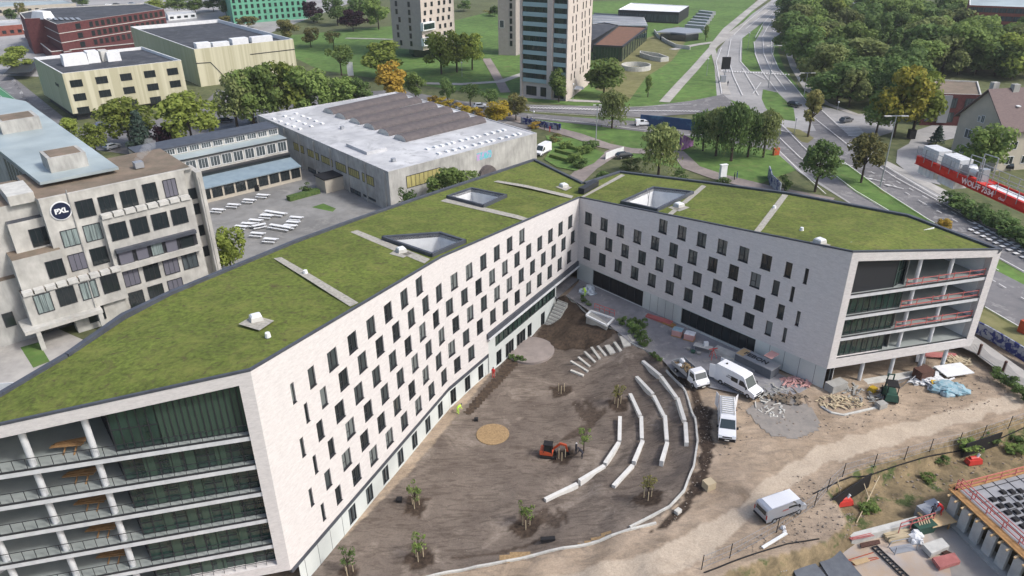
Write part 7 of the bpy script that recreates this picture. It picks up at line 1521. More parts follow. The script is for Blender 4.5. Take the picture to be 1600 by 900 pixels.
px_box('storage_box', 'dark red brown box left of the white board', 'box', 1440, 592, 0, (2.2, 1.5, 1.6), 20, 'rust'); px_box('yellow_tub', 'yellow tub in front of the debris heap', 'tub', 1465, 605, 0, (1.6, .9, .7), -20, 'yellowp', top=(1.1, 1.1)); px_box('yellow_machine', 'small yellow machine lying left of the dark green forklift', 'machine', 1363, 611, 0, (1.2, .9, .6), 30, 'yellowp', top=(.7, .8))
px_box('floor_strip', 'long pale concrete ground beam under the right end', 'beam', 1405, 590, -.2, (18, 1.2, .5), 14, 'concl')
px_box('concrete_block', 'pale concrete block at the end of the kerb line', 'block', 1376, 636, 0, (1.2, .9, .7), 20, 'conc'); px_box('manhole_box', 'grey precast box leaning at the right corner', 'box', 1305, 608, 0, (2.6, 1.4, 1.1), 25, 'conc')
kerb('kerb', [(1298, 645), (1318, 649), (1340, 644), (1375, 636)], .3, .25, 'thin pale kerb line left on the ground before the right end'); kerb('pipe', [(1283, 636), (1298, 645)], .3, .3, 'short blue grey pipe at the left end of the kerb line', 'pipe', 'steel')
# forklift
t = thing('forklift', 'dark green rough terrain forklift under the right end', 'forklift', GT(1388, 622), R(75)); MB().box((-.3, 0, .9), (2.4, 1.6, .9), top=(.9, .8)).build('chassis', M['greenbox'], t); g = MB()
for x, y in ((-1.0, -.6), (-1.0, .6), (.5, -.6), (.5, .6)): g.beam((x, y, 1.2), (x, y, 2.4), .09)
g.box((-.25, 0, 2.42), (1.7, 1.35, .1)); g.build('roll_cage', M['dark'], t); g = MB(); [g.beam((1.15, s*.35, .2), (1.15, s*.35, 3.0), .14) for s in (-1, 1)]; g.beam((1.15, -.4, 2.9), (1.15, .4, 2.9), .12); g.build('mast', M['greenbox'], t)
for s in (-1, 1): MB().box((1.9, s*.35, .25), (1.4, .14, .06)).build('fork', M['dark'], t)
wheels(t, (-.9, .8), 1.7, .5, .3)
for k, (u, v) in enumerate(((1400, 600), (1412, 602))):
    g = MB(); [g.beam((-1.2+.3*i, 0, .1), (-1.2+.3*i, 0, 1.5), .05) for i in range(9)]; g.beam((-1.2, 0, .15), (1.2, 0, .15), .07); g.beam((-1.2, 0, 1.45), (1.2, 0, 1.45), .07); o = g.build('steel_grille', M['steel']); o.location = GT(u, v); o.rotation_euler = (R(28), 0, R(20+20*k)); tag(o, ['leaning steel grille left of the other behind the forklift', 'leaning steel grille right of the other behind the forklift'][k], 'grille')
px_box('pallet', 'wooden pallet stack on the haul road near the kerb', 'pallet', 1107, 762, 0, (1.1, 1.0, .9), 25, 'stake'); px_box('roller', 'black roller barrow lying at the bottom of the garden', 'roller', 856, 846, .05, (1.5, .45, .45), 5, 'dark'); px_box('stone_block', 'small pale stone beside the end of the curved kerb', 'stone', 1059, 801, 0, (.7, .5, .4), 40, 'concl'); px_box('tub', 'small dark tub left of the staked tree beside the facade', 'tub', 624, 783, 0, (.6, .6, .4), 0, 'dark', top=(1.1, 1.1))
px_box('tub', 'small dark tub next to the worker in green', 'tub', 744, 657, 0, (.5, .5, .35), 0, 'dark'); g = MB().beam((0, 0, .12), (3.2, 1.4, .16), .3, .12); o = g.build('white_plank', M['white']); o.location = GT(1191, 857); o.rotation_euler = (0, 0, R(8)); tag(o, 'long white plank lying below the silver van', 'plank')
heap('sack', 'small white sack between the silver van and the white plank', 1222, 828, .4, .4, .5, 'bagw', 5, 91)
# planting strip along facade
pl = draped('planting_strip', M['soil_bed'], [(733, 648), (745, 640), (800, 580), (815, 562), (795, 556), (770, 592), (742, 622), (724, 646)], .06, 'strip of dark bark mulch along the foot of the facade')
draped('mulch_slope', M['soil_bed'], [(838, 545), (862, 515), (884, 464), (905, 474), (945, 504), (968, 520), (935, 538), (885, 547), (864, 545)], .07, 'triangular mulch slope between the stair and the plaza')

# ================================================================== PIT AND BASEMENT
ZF = -2.0
def GF(u, v, z=ZF): return G(u, v, z)
P_ = [GF(u, v) for u, v in ((1125, 898), (1290, 848), (1340, 836), (1440, 806), (1468, 800), (1520, 850), (1640, 960), (1640, 1060), (1100, 1060))]; g = MB(); g.prism([(p.x, p.y) for p in P_], ZF-.6, ZF); struct(g.build('basement_floor', mat('basement_concrete', (.36, .34, .31), .85, (.27, .26, .25), .25, bump=.05, big=.12)), 'bare concrete basement floor in the pit')
P_ = [GF(u, v, ZF) for u, v in ((1300, 850), (1440, 815), (1480, 870), (1500, 960), (1350, 960), (1210, 880))]; sheet_p = MB(); tr = mgeo.tessellate_polygon([[Vector((p.x, p.y, 0)) for p in P_]]); sheet_p.prism([(p.x, p.y) for p in P_], ZF-.02, ZF+.012)
struct(sheet_p.build('formwork_floor', mat('ply_floor', (.50, .38, .27), .8, (.36, .34, .33), .3, big=.3)), 'stained plywood coloured area of the basement floor')
A_, B_ = GF(1326, 848), GF(1432, 820); g = MB(); g.beam((A_.x, A_.y, ZF+.45), (B_.x, B_.y, ZF+.45), .7, .9); one('trench_wall', g, M['concl'], 'low pale concrete wall between the trench and the basement floor', 'wall')
A_, B_ = GF(1128, 893), GF(1292, 846); g = MB(); g.beam((A_.x, A_.y, ZF+.5), (B_.x, B_.y, ZF+.5), .35, 1.0); one('edge_wall', g, M['stake'], 'low timber edged wall along the left of the pit', 'wall')
zt_ = 1.3
dk = thing('raised_deck', 'raised concrete formwork deck with black void formers and red guard rails', 'deck', G(1560, 800, ZF))
DP = [G(u, v, zt_) for u, v in ((1487, 764), (1600, 735), (1760, 700), (1840, 900), (1660, 930), (1600, 868))]; g = MB(); g.prism([(p.x, p.y) for p in DP], zt_-.35, zt_); g.build('slab', mat('deck_slab', (.30, .31, .33), .8, (.22, .23, .25), .5, stretch=(1, 1, 1)), dk, world=True)
E1 = (DP[5]-DP[0]); E1n = E1.normalized(); E2 = (DP[1]-DP[0]).normalized()
g = MB(); g.beam(DP[0]+Vector((0, 0, .1)), DP[5]+E1n*6+Vector((0, 0, .1)), .9, .12); g.beam(DP[0]+Vector((0, 0, .1)), DP[1]+E2*6+Vector((0, 0, .1)), .9, .12); g.build('timber_edge', M['timber'], dk, world=True)
for k in range(15):
    p = DP[0]+E1n*(.5+.95*k); q = p-E2*.9; g = MB(); g.beam(p+Vector((0, 0, -.1)), q+Vector((0, 0, -.25)), .16, .16); g.build('timber_bracket', M['ply'], dk, world=True)
for k in range(9):
    p = DP[0]+E1n*(1.0+1.65*k)-E2*.2; g = MB(); g.box((p.x, p.y, (ZF+zt_-.35)/2), (.35, 1.0, zt_-.35-ZF), math.atan2(E2.y, E2.x)); g.build('column', M['concl'], dk, world=True)
g = MB(); q0 = DP[0]+E2*3.5; q1 = DP[5]+E1n*4+E2*3.5; g.beam((q0.x, q0.y, (ZF+zt_)/2-.2), (q1.x, q1.y, (ZF+zt_)/2-.2), .3, zt_-ZF-.4); g.build('inner_wall', M['conc'], dk, world=True)
g = MB(); g.beam((DP[0].x, DP[0].y, ZF+.12), ((DP[5]+E1n*5).x, (DP[5]+E1n*5).y, ZF+.12), 1.8, .24); g.build('footing', M['concb'], dk, world=True)
for off, dirv, Ln in ((E2*.55, E1n, 17), (E1n*.4, E2, 13), (E2*1.1, E1n, 17)):
    g = MB(); a = DP[0]+off; b = a+dirv*Ln
    for z in (.5, 1.05): g.beam(a+Vector((0, 0, z)), b+Vector((0, 0, z)), .07)
    for k in range(int(Ln/2)+1): p = a+dirv*2*k; g.beam(p, p+Vector((0, 0, 1.1)), .07)
    g.build('guard_rail', M['redr'], dk, world=True)
form = MB().box((0, 0, .1), (.62, .62, .2), 0, top=(.75, .75)); cnt = 0; fm = form.build('void_former', M['dark']); fm.parent = dk
base = Vector(dk.location); first = True
for i in range(7):
    for j in range(12):
        p = DP[0]+E2*(2.9+.95*i)+E1n*(1.6+.95*j+.2*i)
        if (i, j) in ((0, 0), (1, 0), (3, 4), (3, 5), (4, 3), (5, 1), (2, 1)): continue
        o = fm if first else fm.copy()
        if not first: COL.objects.link(o); o.parent = dk
        first = False; o.location = Vector((p.x, p.y, zt_+.005))-base; o.rotation_euler = (0, 0, math.atan2(E2.y, E2.x))
g = MB(); [g.beam(DP[0]+E2*(1.8+1.6*k)+Vector((0, 0, .03)), DP[0]+E2*(1.8+1.6*k)+E1n*9+Vector((0, 0, .03)), .06, .04) for k in range(6)]; [g.beam(DP[0]+E1n*(1.0+1.6*k)+E2*1.4+Vector((0, 0, .05)), DP[0]+E1n*(1.0+1.6*k)+E2*11+Vector((0, 0, .05)), .06, .04) for k in range(3)]; g.build('rebar_grid', M['anth'], dk, world=True)
def panel_on(label, px, th, m, z=ZF, name='insulation_panel', cat='panel', tilt=0):
    P = [G(u, v, z+.35) for u, v in px]; g = MB(); g.prism([(p.x, p.y) for p in P], z+.2, z+.2+th); o = one(name, g, M[m], label, cat); return o
panel_on('dark grey panel leaning leftmost beside the dashed steel rack', [(1140, 893), (1205, 876), (1217, 889), (1150, 910)], .15, 'sheet'); panel_on('middle dark grey panel on trestles at the bottom edge', [(1230, 871), (1260, 863), (1296, 906), (1250, 912)], .15, 'sheet'); panel_on('right dark grey panel on trestles at the bottom edge', [(1275, 869), (1313, 860), (1354, 908), (1302, 912)], .15, 'sheet')
panel_on('pale red panel lying on the basement floor', [(1456, 874), (1490, 866), (1500, 880), (1468, 890)], .4, 'lred', name='board_stack'); panel_on('grey block stack beside the steel basket', [(1440, 855), (1470, 845), (1482, 858), (1454, 870)], .6, 'concl', name='block_stack'); panel_on('brown plywood patch among the orange laths', [(1330, 875), (1355, 869), (1360, 875), (1338, 882)], .05, 'ply', name='plywood_sheet')
panel_on('long brown opening frame beside the ladder form', [(1344, 848), (1374, 842), (1376, 848), (1346, 855)], .1, 'rust', name='opening_frame')
A_, B_ = GF(1366, 856), GF(1412, 900); g = MB(); t_ = (B_-A_).normalized(); nn = Vector((-t_.y, t_.x, 0))
for s in (-1, 1): g.beam(A_+nn*.3*s+Vector((0, 0, .15)), B_+nn*.3*s+t_*2+Vector((0, 0, .15)), .09, .16)
for k in range(20): g.beam(A_+t_*.4*k-nn*.3+Vector((0, 0, .15)), A_+t_*.4*k+nn*.3+Vector((0, 0, .15)), .1, .14)
one('ladder_form', g, M['anth'], 'dark ladder shaped steel form lying on the plywood floor', 'form')
A_, B_ = GF(1190, 898), GF(1226, 890); g = MB(); t_ = (B_-A_).normalized()
for k in range(9): g.box(tuple(A_+t_*(.28*k)+Vector((0, -.6*0, .35))), (.12, 1.2, .5), math.atan2(t_.y, t_.x))
one('steel_rack', g, M['steel'], 'dashed steel rack at the bottom edge', 'rack')
heap('big_bag', 'white big bag between the grey panels and the ground edge', 1284, 862, .9, .8, 1.1, 'bagw', 9, 71, ground=ZF, cat='bag'); heap('big_bag', 'white big bag beside the green skip', 1430, 842, .8, .8, 1.0, 'bagw', 9, 72, ground=ZF, cat='bag')
p = GF(1439, 828); t = thing('green_skip', 'small green skip with timber offcuts beside the red rails', 'skip', p, R(15)); MB().box((0, 0, .55), (2.0, 1.3, 1.1), top=(1.15, 1.15)).build('tub', M['greenbox'], t); g = MB(); [g.beam((-.7+.3*k, -.3, 1.1), (-.4+.3*k, .4, 1.25), .12) for k in range(5)]; g.build('offcuts', M['stake'], t)
pile('timber_stack', 'stack of yellow timbers along the trench wall', 1405, 838, 14, 5, (3.4, .18, .16), 'stake', lay=3, ground=ZF, dy=.2); pile('lath_bundle', 'orange laths lying on the floor left of the ladder form', 1345, 872, 14, 3, (3.4, .06, .06), 'orange', lay=1, ground=ZF+.02, dy=.35, jit=6); pile('lath_bundle', 'orange laths lying on the trench wall end', 1345, 838, 14, 3, (2.6, .06, .06), 'redr', lay=1, ground=ZF+.9, dy=.15)
pile('rebar_bundle', 'bundle of dark rods on the grey block stack', 1474, 862, -45, 5, (1.8, .08, .08), 'rust', lay=2, ground=ZF+.2, dy=.14)
p = GF(1410, 858); g = MB(); 
for x, y in ((-1.3, -.5), (-1.3, .5), (1.3, -.5), (1.3, .5)): g.beam((x, y, 0), (x*.9, y*.8, .9), .08)
g.beam((-1.2, -.4, .9), (1.2, -.4, .9), .07); g.beam((-1.2, .4, .9), (1.2, .4, .9), .07); g.beam((-1.2, 0, .05), (1.2, 0, .05), .9, .06); o = g.build('trestle', M['steel']); o.location = p; o.rotation_euler = (0, 0, R(12)); tag(o, 'grey steel trestle frame on the basement floor', 'trestle')
p = GF(1449, 808); g = MB(); g.box((0, 0, .7), (2.4, 1.4, 1.4)); g.box((1.2, .6, .5), (1.4, 1.2, 1.0)); o = g.build('block_stack', M['steel']); o.location = p; o.rotation_euler = (0, 0, R(20)); tag(o, 'blue grey block stack in the corner below the workers', 'stack')
gr = thing('guard_rail', 'red guard rail between the green skip and the trench', 'rail', GF(1440, 810)); A_, B_ = GF(1405, 828, ZF+.9), GF(1458, 812, ZF+.9); g = MB(); [g.beam(A_+Vector((0, 0, z)), B_+Vector((0, 0, z)), .07) for z in (.4, .95)]; g.build('rail', M['redr'], gr, world=True)
for k in range(4): p = A_+(B_-A_)*(k/3); MB().beam(p-Vector((0, 0, .8)), p+Vector((0, 0, 1)), .07).build('post', M['redr'], gr, world=True)
p = G(1467, 800, -.3); px = thing('pit_platform', 'small timber platform where two dark workers crouch', 'platform', (p.x, p.y, ZF)); MB().box((0, 0, .95), (3, 2.2, .12), R(15)).build('boards', M['ply'], px); [MB().box((x, y, .45), (.12, .12, .9)).build('leg', M['timber'], px) for x in (-1, 1) for y in (-.7, .7)]
person((p.x-.6, p.y, ZF+1.01), 1, 'left worker in black crouching on the pit platform', 'jack_dark', 'trouser', 'bend'); person((p.x+.5, p.y+.4, ZF+1.01), 2.4, 'right worker in dark red crouching on the pit platform', 'jack_red', 'trouser', 'bend', hat='helmet')
for (u, v, l1, l2) in ((1318, 788, 'black sheet lining at the left end of the trench', 'red pump set in front of the left black lining'), (1520, 724, 'black sheet lining at the right end of the trench', 'red pump set in front of the right black lining')):
    A_, B_ = GT(u-18, v-6), GT(u+38, v-26); zz = -1.0; g = MB(); g.beam((A_.x, A_.y, zz), (B_.x, B_.y, zz), .12, 2.0); one('black_lining', g, M['dark'], l1, 'sheet')
    p = GT(u, v); t = thing('pump_set', l2, 'pump', (p.x, p.y, p.z)); MB().box((0, 0, .4), (1.8, .9, .6), R(10), top=(.9, .8)).build('housing', M['red'], t); MB().tube((-.5, 0, .7), (.5, .1, .75), .3, .3, 10).build('motor', M['red'], t); MB().tube((.2, 0, .8), (.5, .1, 1.3), .12, .16, 8).build('hose_end', M['bagw'], t)
for k, (a, b) in enumerate((((1305, 752), (1318, 790)), ((1345, 756), (1362, 795)), ((1372, 752), (1338, 818)))):
    A_, B_ = GT(*a), GT(*b); g = MB(); g.tube((A_.x, A_.y, A_.z+.8), (B_.x, B_.y, B_.z+.1), .05, .05, 6); one('prop', g, M['stake'], ['short pale prop at the left black lining', 'middle pale prop leaning in the trench', 'long pale prop leaning across the trench'][k], 'prop')
# site fence along the haul road
FP = [(1096, 890), (1140, 872), (1213, 832), (1272, 792), (1292, 768), (1316, 745), (1365, 730), (1413, 718), (1452, 706), (1497, 696), (1535, 684), (1575, 670), (1620, 655)]
fn = thing('site_fence', 'thin temporary mesh fence on posts between the haul road and the pit', 'fence', GT(1365, 730))
PF = [GT(u, v) for u, v in FP]
for p in PF: MB().tube(p-Vector((0, 0, .1)), p+Vector((.05, .02, 1.9)), .045, .045, 6).build('post', M['dark'], fn, world=True)
for a, b in zip(PF, PF[1:]):
    g = MB()
    for z in (.25, 1.0, 1.75): g.beam(a+Vector((0, 0, z)), b+Vector((0, 0, z)), .025)
    n_ = max(2, int((b-a).length/.45))
    for k in range(1, n_): p = a+(b-a)*(k/n_); g.beam(p+Vector((0, 0, .25)), p+Vector((0, 0, 1.75)), .012)
    g.build('mesh_panel', M['steel'], fn, world=True)
kerb('cable', [(1100, 895), (1160, 872), (1230, 850), (1280, 842)], .12, .12, 'black cable lying along the edge of the pit', 'cable', 'dark'); kerb('cable', [(1270, 772), (1330, 745), (1400, 728), (1455, 712), (1520, 700), (1600, 668)], .12, .12, 'black cable lying along the fence', 'cable', 'dark')
for i, (u, v, w_, h_) in enumerate(((1510, 700, 3.5, 1.6), (1470, 722, 2, .8), (1355, 798, 2.4, 1.2), (1590, 690, 2.5, 1.0), (1450, 750, 2, .7), (1545, 690, 3, 1.2), (1585, 705, 3, 1.1))):
    p = GT(u, v); tree_at(p, h_, w_, 'bush', 'leaf_dark' if i % 2 else 'leaf_mid', ['tall weed clump below the right black lining', 'weed tuft on the bank midway between the two linings', 'green weed clump below the left black lining', 'weed tuft at the right picture edge on the bank', 'small weed tuft on the lower bank above the deck corner', 'weed clump directly right of the right black lining', 'weed clump right of the right pump set'][i], name='weed_tuft', cat='weed', group='weed tufts on the trench banks', cb=0)
# fence with brown posts behind the right end
fc = thing('bar_fence', 'grey bar fence with brown posts behind the right end of the building', 'fence', G(1530, 560)); PF = [G(u, v) for u, v in ((1480, 535), (1528, 556), (1566, 583), (1612, 618), (1660, 650))]
for p in PF: MB().box((p.x, p.y, .95), (.28, .28, 1.9), .4).build('post', M['rust'], fc, world=True)
for a, b in zip(PF, PF[1:]):
    g = MB(); L_ = (b-a).length; n_ = int(L_/.17)
    for k in range(1, n_): q = k/n_; p = a+(b-a)*q; z = 1.75-.45*math.sin(math.pi*q); g.beam(p+Vector((0, 0, .1)), p+Vector((0, 0, z)), .035)
    for z in (.25,): g.beam(a+Vector((0, 0, z)), b+Vector((0, 0, z)), .05)
    g.build('bar_panel', M['steel'], fc, world=True)
for i, (u, v) in enumerate(((1560, 592), (1575, 602), (1590, 614), (1605, 626))): bush(u, v, 2.6, 1.5, 'leaf_dark', ORD[i]+' dark ivy bush at the foot of the bar fence', 'ivy bushes at the bar fence')
sheet('side_path', 'pavel', [(1470, 505), (1520, 525), (1610, 588), (1700, 650), (1700, 670), (1600, 612), (1520, 552), (1470, 530)], label='pale path between the fence and the graffiti wall')
def wallpx(name, pxs, h, m, label, w_=.25, cat='wall'):
    P = [G(u, v) for u, v in pxs]; g = MB(); [g.beam((a.x, a.y, h/2), (b.x, b.y, h/2), w_, h) for a, b in zip(P, P[1:])]; return one(name, g, M[m], label, cat)
wallpx('graffiti_wall', [(1500, 508), (1540, 528), (1580, 552), (1640, 590)], 1.9, 'graff', 'long low wall covered in black and blue graffiti beside the verge'); wallpx('graffiti_wall', [(1200, 276), (1204, 290), (1218, 304)], 2.6, 'graff', 'short grey graffiti wall behind the right roof edge')
wallpx('mural_wall', [(1000, 196), (1040, 200), (1092, 206)], 3.2, 'bluewall', 'long blue mural wall sunk beside the cross road'); wallpx('mural_fence', [(814, 193), (840, 198), (876, 204)], 1.9, 'graff', 'painted blue and white wall beside the footpath walkers')
g = MB(); P_ = [G(1063, 236), G(1083, 228)]; g.poly([(P_[0].x, P_[0].y, 0), (P_[1].x, P_[1].y, 0), (P_[1].x, P_[1].y, 1.8), (P_[0].x, P_[0].y, 4.4)]); g.poly([(P_[0].x-.3, P_[0].y+.5, 4.4), (P_[1].x-.3, P_[1].y+.5, 1.8), (P_[1].x-.3, P_[1].y+.5, 0), (P_[0].x-.3, P_[0].y+.5, 0)]); g.poly([(P_[0].x, P_[0].y, 4.4), (P_[1].x, P_[1].y, 1.8), (P_[1].x-.3, P_[1].y+.5, 1.8), (P_[0].x-.3, P_[0].y+.5, 4.4)])
one('underpass_wing_wall', g, M['purple'], 'purple painted sloping wall at the underpass mouth', 'wall')
wallpx('hoarding', [(946, 250), (960, 244), (974, 240)], 1.8, 'white', 'white fence panels beside the branch path', .08, 'fence')
g = MB(); p = G(1128, 284); g.box((p.x, p.y, 2.0), (1.6, .7, 4.0), R(20)); g.box((p.x, p.y, 4.05), (1.8, .9, .14), R(20)); one('advertising_column', g, M['white'], 'white advertising column beside the footpath behind the right wing', 'sign')
t = thing('display_board', 'black display board on a pole at the junction', 'sign', G(1131, 128)); MB().tube((0, 0, 0), (0, 0, 5), .15, .15, 8).build('pole', M['steel'], t); MB().box((0, 0, 6.6), (3.0, .5, 4.2)).build('screen', M['dark'], t)
px_box('control_cabinet', 'grey control cabinet under the black display board', 'cabinet', 1129, 128, 0, (2, 1.2, 2.2), 0, 'steel', ground=.25); px_box('kiosk', 'dark bin at the bend of the side street', 'bin', 1423, 216, 0, (1.6, 1.6, 2.4), 0, 'dark', ground=.2)
px_box('traffic_cone_board', 'orange roadworks board beside the dark tree clump', 'sign', 1212, 242, 0, (1.6, .6, 1.8), 20, 'orange', ground=.1); px_box('traffic_cone_board', 'orange roadworks machine part at the right picture edge', 'sign', 1602, 520, 0, (1.8, 1.4, 2.0), 20, 'orange', ground=0)
px_box('info_sign', 'white and black street sign left of the orange tree', 'sign', 548, 118, 0, (2.2, .3, 5), 0, 'white', ground=0); px_box('parasol', 'white parasols in front of the glass tower', 'parasol', 900, 148, 2.2, (5, 4, .6), 0, 'white', top=(.3, .3), ground=0)
def lamp(u, vb, ut, vt, label, head=2.4, big=True, grp=None):
    P = G(u, vb); h = zat(ut, vt, P); t = thing('street_lamp', label, 'street lamp', P, group=grp); MB().tube((0, 0, 0), (0, 0, h), .17 if big else .09, .09 if big else .06, 8).build('pole', M['steel'], t)
    if big:
        arm = MB(); arm.beam((-head, 0, h), (head, 0, h+.02), .2, .14); arm.build('arm', M['steel'], t)
        for s in (-1, 1): MB().box((s*head*.75, 0, h-.02), (1.5, .45, .2)).build('lamp_head', M['concl'], t)
    else: MB().ball((0, 0, h+.1), .28, nu=8, nv=6).build('lamp_head', M['white'], t)
lamp(1375, 293, 1399, 181, 'tall double armed street lamp in the grass median nearest the camera'); lamp(1256, 150, 1263, 114, 'double armed street lamp at the edge of the wood'); lamp(1200, 138, 1211, 71, 'double armed street lamp beside the upper junction')
lamp(931, 222, 934, 164, 'tall slim mast with a pale head beside the fork of the brick path', .5)
for (a, b, l) in (((834, 196), (834, 175), 'slim lamp behind the painted wall'), ((1245, 138), (1247, 122), 'small lamp on the pavement at the wood'), ((1308, 174), (1310, 160), 'small lamp at the corner of the side road'), ((1104, 118), (1104, 92), 'slim pale mast in the lawn beside the junction'), ((1168, 78), (1171, 52), 'slim pale mast on the strip between the upper carriageways'), ((895, 158), (897, 132), 'slim lamp in front of the glass tower'), ((722, 120), (722, 98), 'slim lamp in front of the clump by the beige tower'), ((279, 236), (280, 222), 'round headed lamp among the trees left of the link wing'), ((1241, 208), (1246, 186), 'slim sign mast beside the street tree')):
    lamp(a[0], a[1], b[0], b[1], l, big=False)
# picnic tables
pt = None
def c9(x, y): return (270+x/4.09, 180+y/4.09)
TB = [((290, 622), 0, 1, 'picnic table nearest the old school block in the single row'), ((390, 590), 0, 1, 'second picnic table of the single row'), ((490, 560), 0, 1, 'third picnic table of the single row'), ((577, 528), 0, 1, 'picnic table at the far end of the single row'),
 ((440, 730), 0, 1, 'leftmost picnic table of the cluster beside the round tree'), ((482, 712), 0, 1, 'second picnic table of the left cluster'), ((530, 690), 0, 1, 'topmost picnic table of the left cluster'), ((555, 722), 1, 1, 'picnic table turned across the others in the left cluster'), ((543, 775), 0, 1, 'lower picnic table just right of the round tree'), ((625, 812), 0, 1, 'lowest picnic table, nearest the grass roof'),
 ((600, 660), 0, 1, 'short picnic table below the long far one'), ((655, 640), 2, 1.9, 'long far picnic table of the right cluster'), ((690, 730), 2, 1.9, 'long near picnic table of the right cluster'), ((790, 672), 0, 1, 'upper short picnic table at the right end of the cluster'), ((768, 702), 0, 1, 'middle short picnic table at the right end of the cluster'), ((750, 725), 0, 1, 'lower short picnic table at the right end of the cluster')]
for (xy, rot, ln, lb) in TB:
    p = G(*c9(*xy), .02); rz = R(-12 if rot == 0 else (30 if rot == 1 else -22))
    if pt is None:
        pt = thing('picnic_table', lb, 'picnic table', p, rz, 'white picnic tables in the school yard'); MB().box((0, 0, .76), (2.6, .8, .07)).build('table_top', M['white'], pt)
        for s in (-1, 1): MB().box((0, s*.85, .46), (2.6, .34, .06)).build('seat', M['white'], pt); g = MB(); g.beam((s*.95, -.85, .42), (s*.95, .85, .42), .08); g.beam((s*.95, -.6, .02), (s*.95, -.25, .74), .08); g.beam((s*.95, .6, .02), (s*.95, .25, .74), .08); g.build('frame', M['steel'], pt)
    else: dup(pt, p, rz, lb, scale=(ln, 1, 1))
# bikes under the cream block: dark rack mass as single bikes
for i in range(14):
    p = G(22+3.9*i, 128+6.2*i, .1); g = MB()
    for s in (-.5, .5):
        for k in range(8): a, b = k*math.pi/4, (k+1)*math.pi/4; g.beam((s+.33*math.cos(a), 0, .34+.33*math.sin(a)), (s+.33*math.cos(b), 0, .34+.33*math.sin(b)), .04)
    g.beam((-.5, 0, .34), (0, 0, .8), .04); g.beam((.5, 0, .34), (0, 0, .8), .04); g.beam((0, 0, .8), (.45, 0, 1.0), .04); o = g.build('bicycle', M['dark'] if i % 3 else M['white']); o.location = p; o.rotation_euler = (0, 0, R(80+rnd.uniform(-12, 12))); tag(o, ORD[i]+' bicycle of the long row beside the cream block', 'bicycle', 'bicycles beside the cream block')
sheet('sports_court', 'court', [(-60, 150), (-10, 128), (28, 158), (-40, 190)], label='green sports court with white lines at the left edge'); lines('court_line', [[(-10, 132), (26, 158)], [(0, 150), (14, 162)]], .12, 'white court lines')
px_box('dark_canopy', 'dark flat canopy beside the cream block', 'canopy', 40, 116, 2.6, (9, 26, .3), 22, 'anth', ground=0)
px_box('litter_bin', 'black bin in the school yard before the link wing', 'bin', 402, 298, 0, (.8, .8, 1.3), 0, 'dark', ground=.02); px_box('litter_bin', 'second black bin nearer the hall in the school yard', 'bin', 413, 293, 0, (.8, .8, 1.3), 0, 'dark', ground=.02)

# ================================================================== TOWER CRANE (counter jib at the right edge)
ZC = 31.0
CA, CB = G(1432, 247, ZC), G(1600, 322, ZC); ex = (CB-CA).normalized(); ey = Vector((-ex.y, ex.x, 0)); 
if ey.y < 0 and ey.x < 0: ey = -ey
if ey.dot(Vector((1, 0, 0))) < 0: ey = -ey
cr = thing('tower_crane', 'red counter jib of a tower crane carrying white ballast blocks and a winch', 'crane', (CA.x, CA.y, 0))
Lc = (CB-CA).length+20; WJ = 1.9
cp_ = lambda s, y, z: CA+ex*s+ey*y+Vector((0, 0, z))
def cbox(nm, m, s0, s1, y0, y1, z0, z1, par=None):
    g = MB(); q = [cp_(s0, y0, 0), cp_(s1, y0, 0), cp_(s1, y1, 0), cp_(s0, y1, 0)]; g.prism([(p.x, p.y) for p in q], ZC+z0, ZC+z1); return g.build(nm, M[m], par or cr, world=True)
g1 = cbox('girder', 'redl', 0, Lc, 0, .1, -.55, .25); cbox('flange', 'redl', 0, Lc, -.12, .22, .25, .32, g1); cbox('flange', 'redl', 0, Lc, -.12, .22, -.6, -.55, g1)
g2 = cbox('girder', 'redl', 0, Lc, WJ, WJ+.1, -.55, .25); cbox('end_beam', 'redl', 0, .12, .1, WJ, -.5, .25); cbox('cross_beam', 'redl', 9.4, 9.6, .1, WJ, -.5, .2)
cbox('walkway', 'white', 9.7, Lc, .35, WJ-.1, .02, .08); cbox('deck_plate', 'redl', 7.4, 9.4, .1, WJ, .1, .2)
for s0, n_ in ((.45, 4), (3.6, 4)):
    for k in range(n_): g = MB(); q0, q1 = s0+.62*k, s0+.62*k+.57; q = [cp_(q0, .22, 0), cp_(q1, .22, 0), cp_(q1, WJ-.12, 0), cp_(q0, WJ-.12, 0)]; g.prism([(p.x, p.y) for p in q], ZC-1.55, ZC+1.55); g.build('ballast_block', M['slab'], cr, world=True)
g = MB(); g.tube(cp_(6.7, .5, .75), cp_(6.7, WJ-.4, .75), .55, .55, 16); g.build('winch_drum', M['steel'], cr, world=True); g = MB(); g.tube(cp_(7.3, .7, .8), cp_(8.3, .7, .8), .36, .36, 12); g.build('winch_motor', M['slab'], cr, world=True); cbox('control_box', 'steel', 8.5, 9.1, .4, 1.2, .2, 1.5)
rail = MB()
for y in (-.15, WJ+.3):
    for z in (1.0, 1.35) if False else (.75, 1.35): rail.beam(cp_(0, y, z), cp_(Lc, y, z), .05)
    for k in range(int(Lc/1.3)): rail.beam(cp_(.1+1.3*k, y, -.1), cp_(.1+1.3*k, y, 1.35), .055)
rail.build('railing', M['steel'], cr, world=True)
g = MB()
for y in (.3, WJ-.1):
    g.beam(cp_(9.0, y, .2), cp_(9.0, y, 2.6), .08); g.beam(cp_(7.2, y, .2), cp_(7.2, y, 2.5), .08); g.beam(cp_(7.2, y, 2.5), cp_(9.0, y, 2.6), .08)
g.build('winch_frame', M['steel'], cr, world=True)
mast = MB()
for x_, y_ in ((33, 0), (33, WJ), (35, 0), (35, WJ)): a = cp_(x_, y_, 0); mast.beam((a.x, a.y, 0), (a.x, a.y, ZC+6), .22)
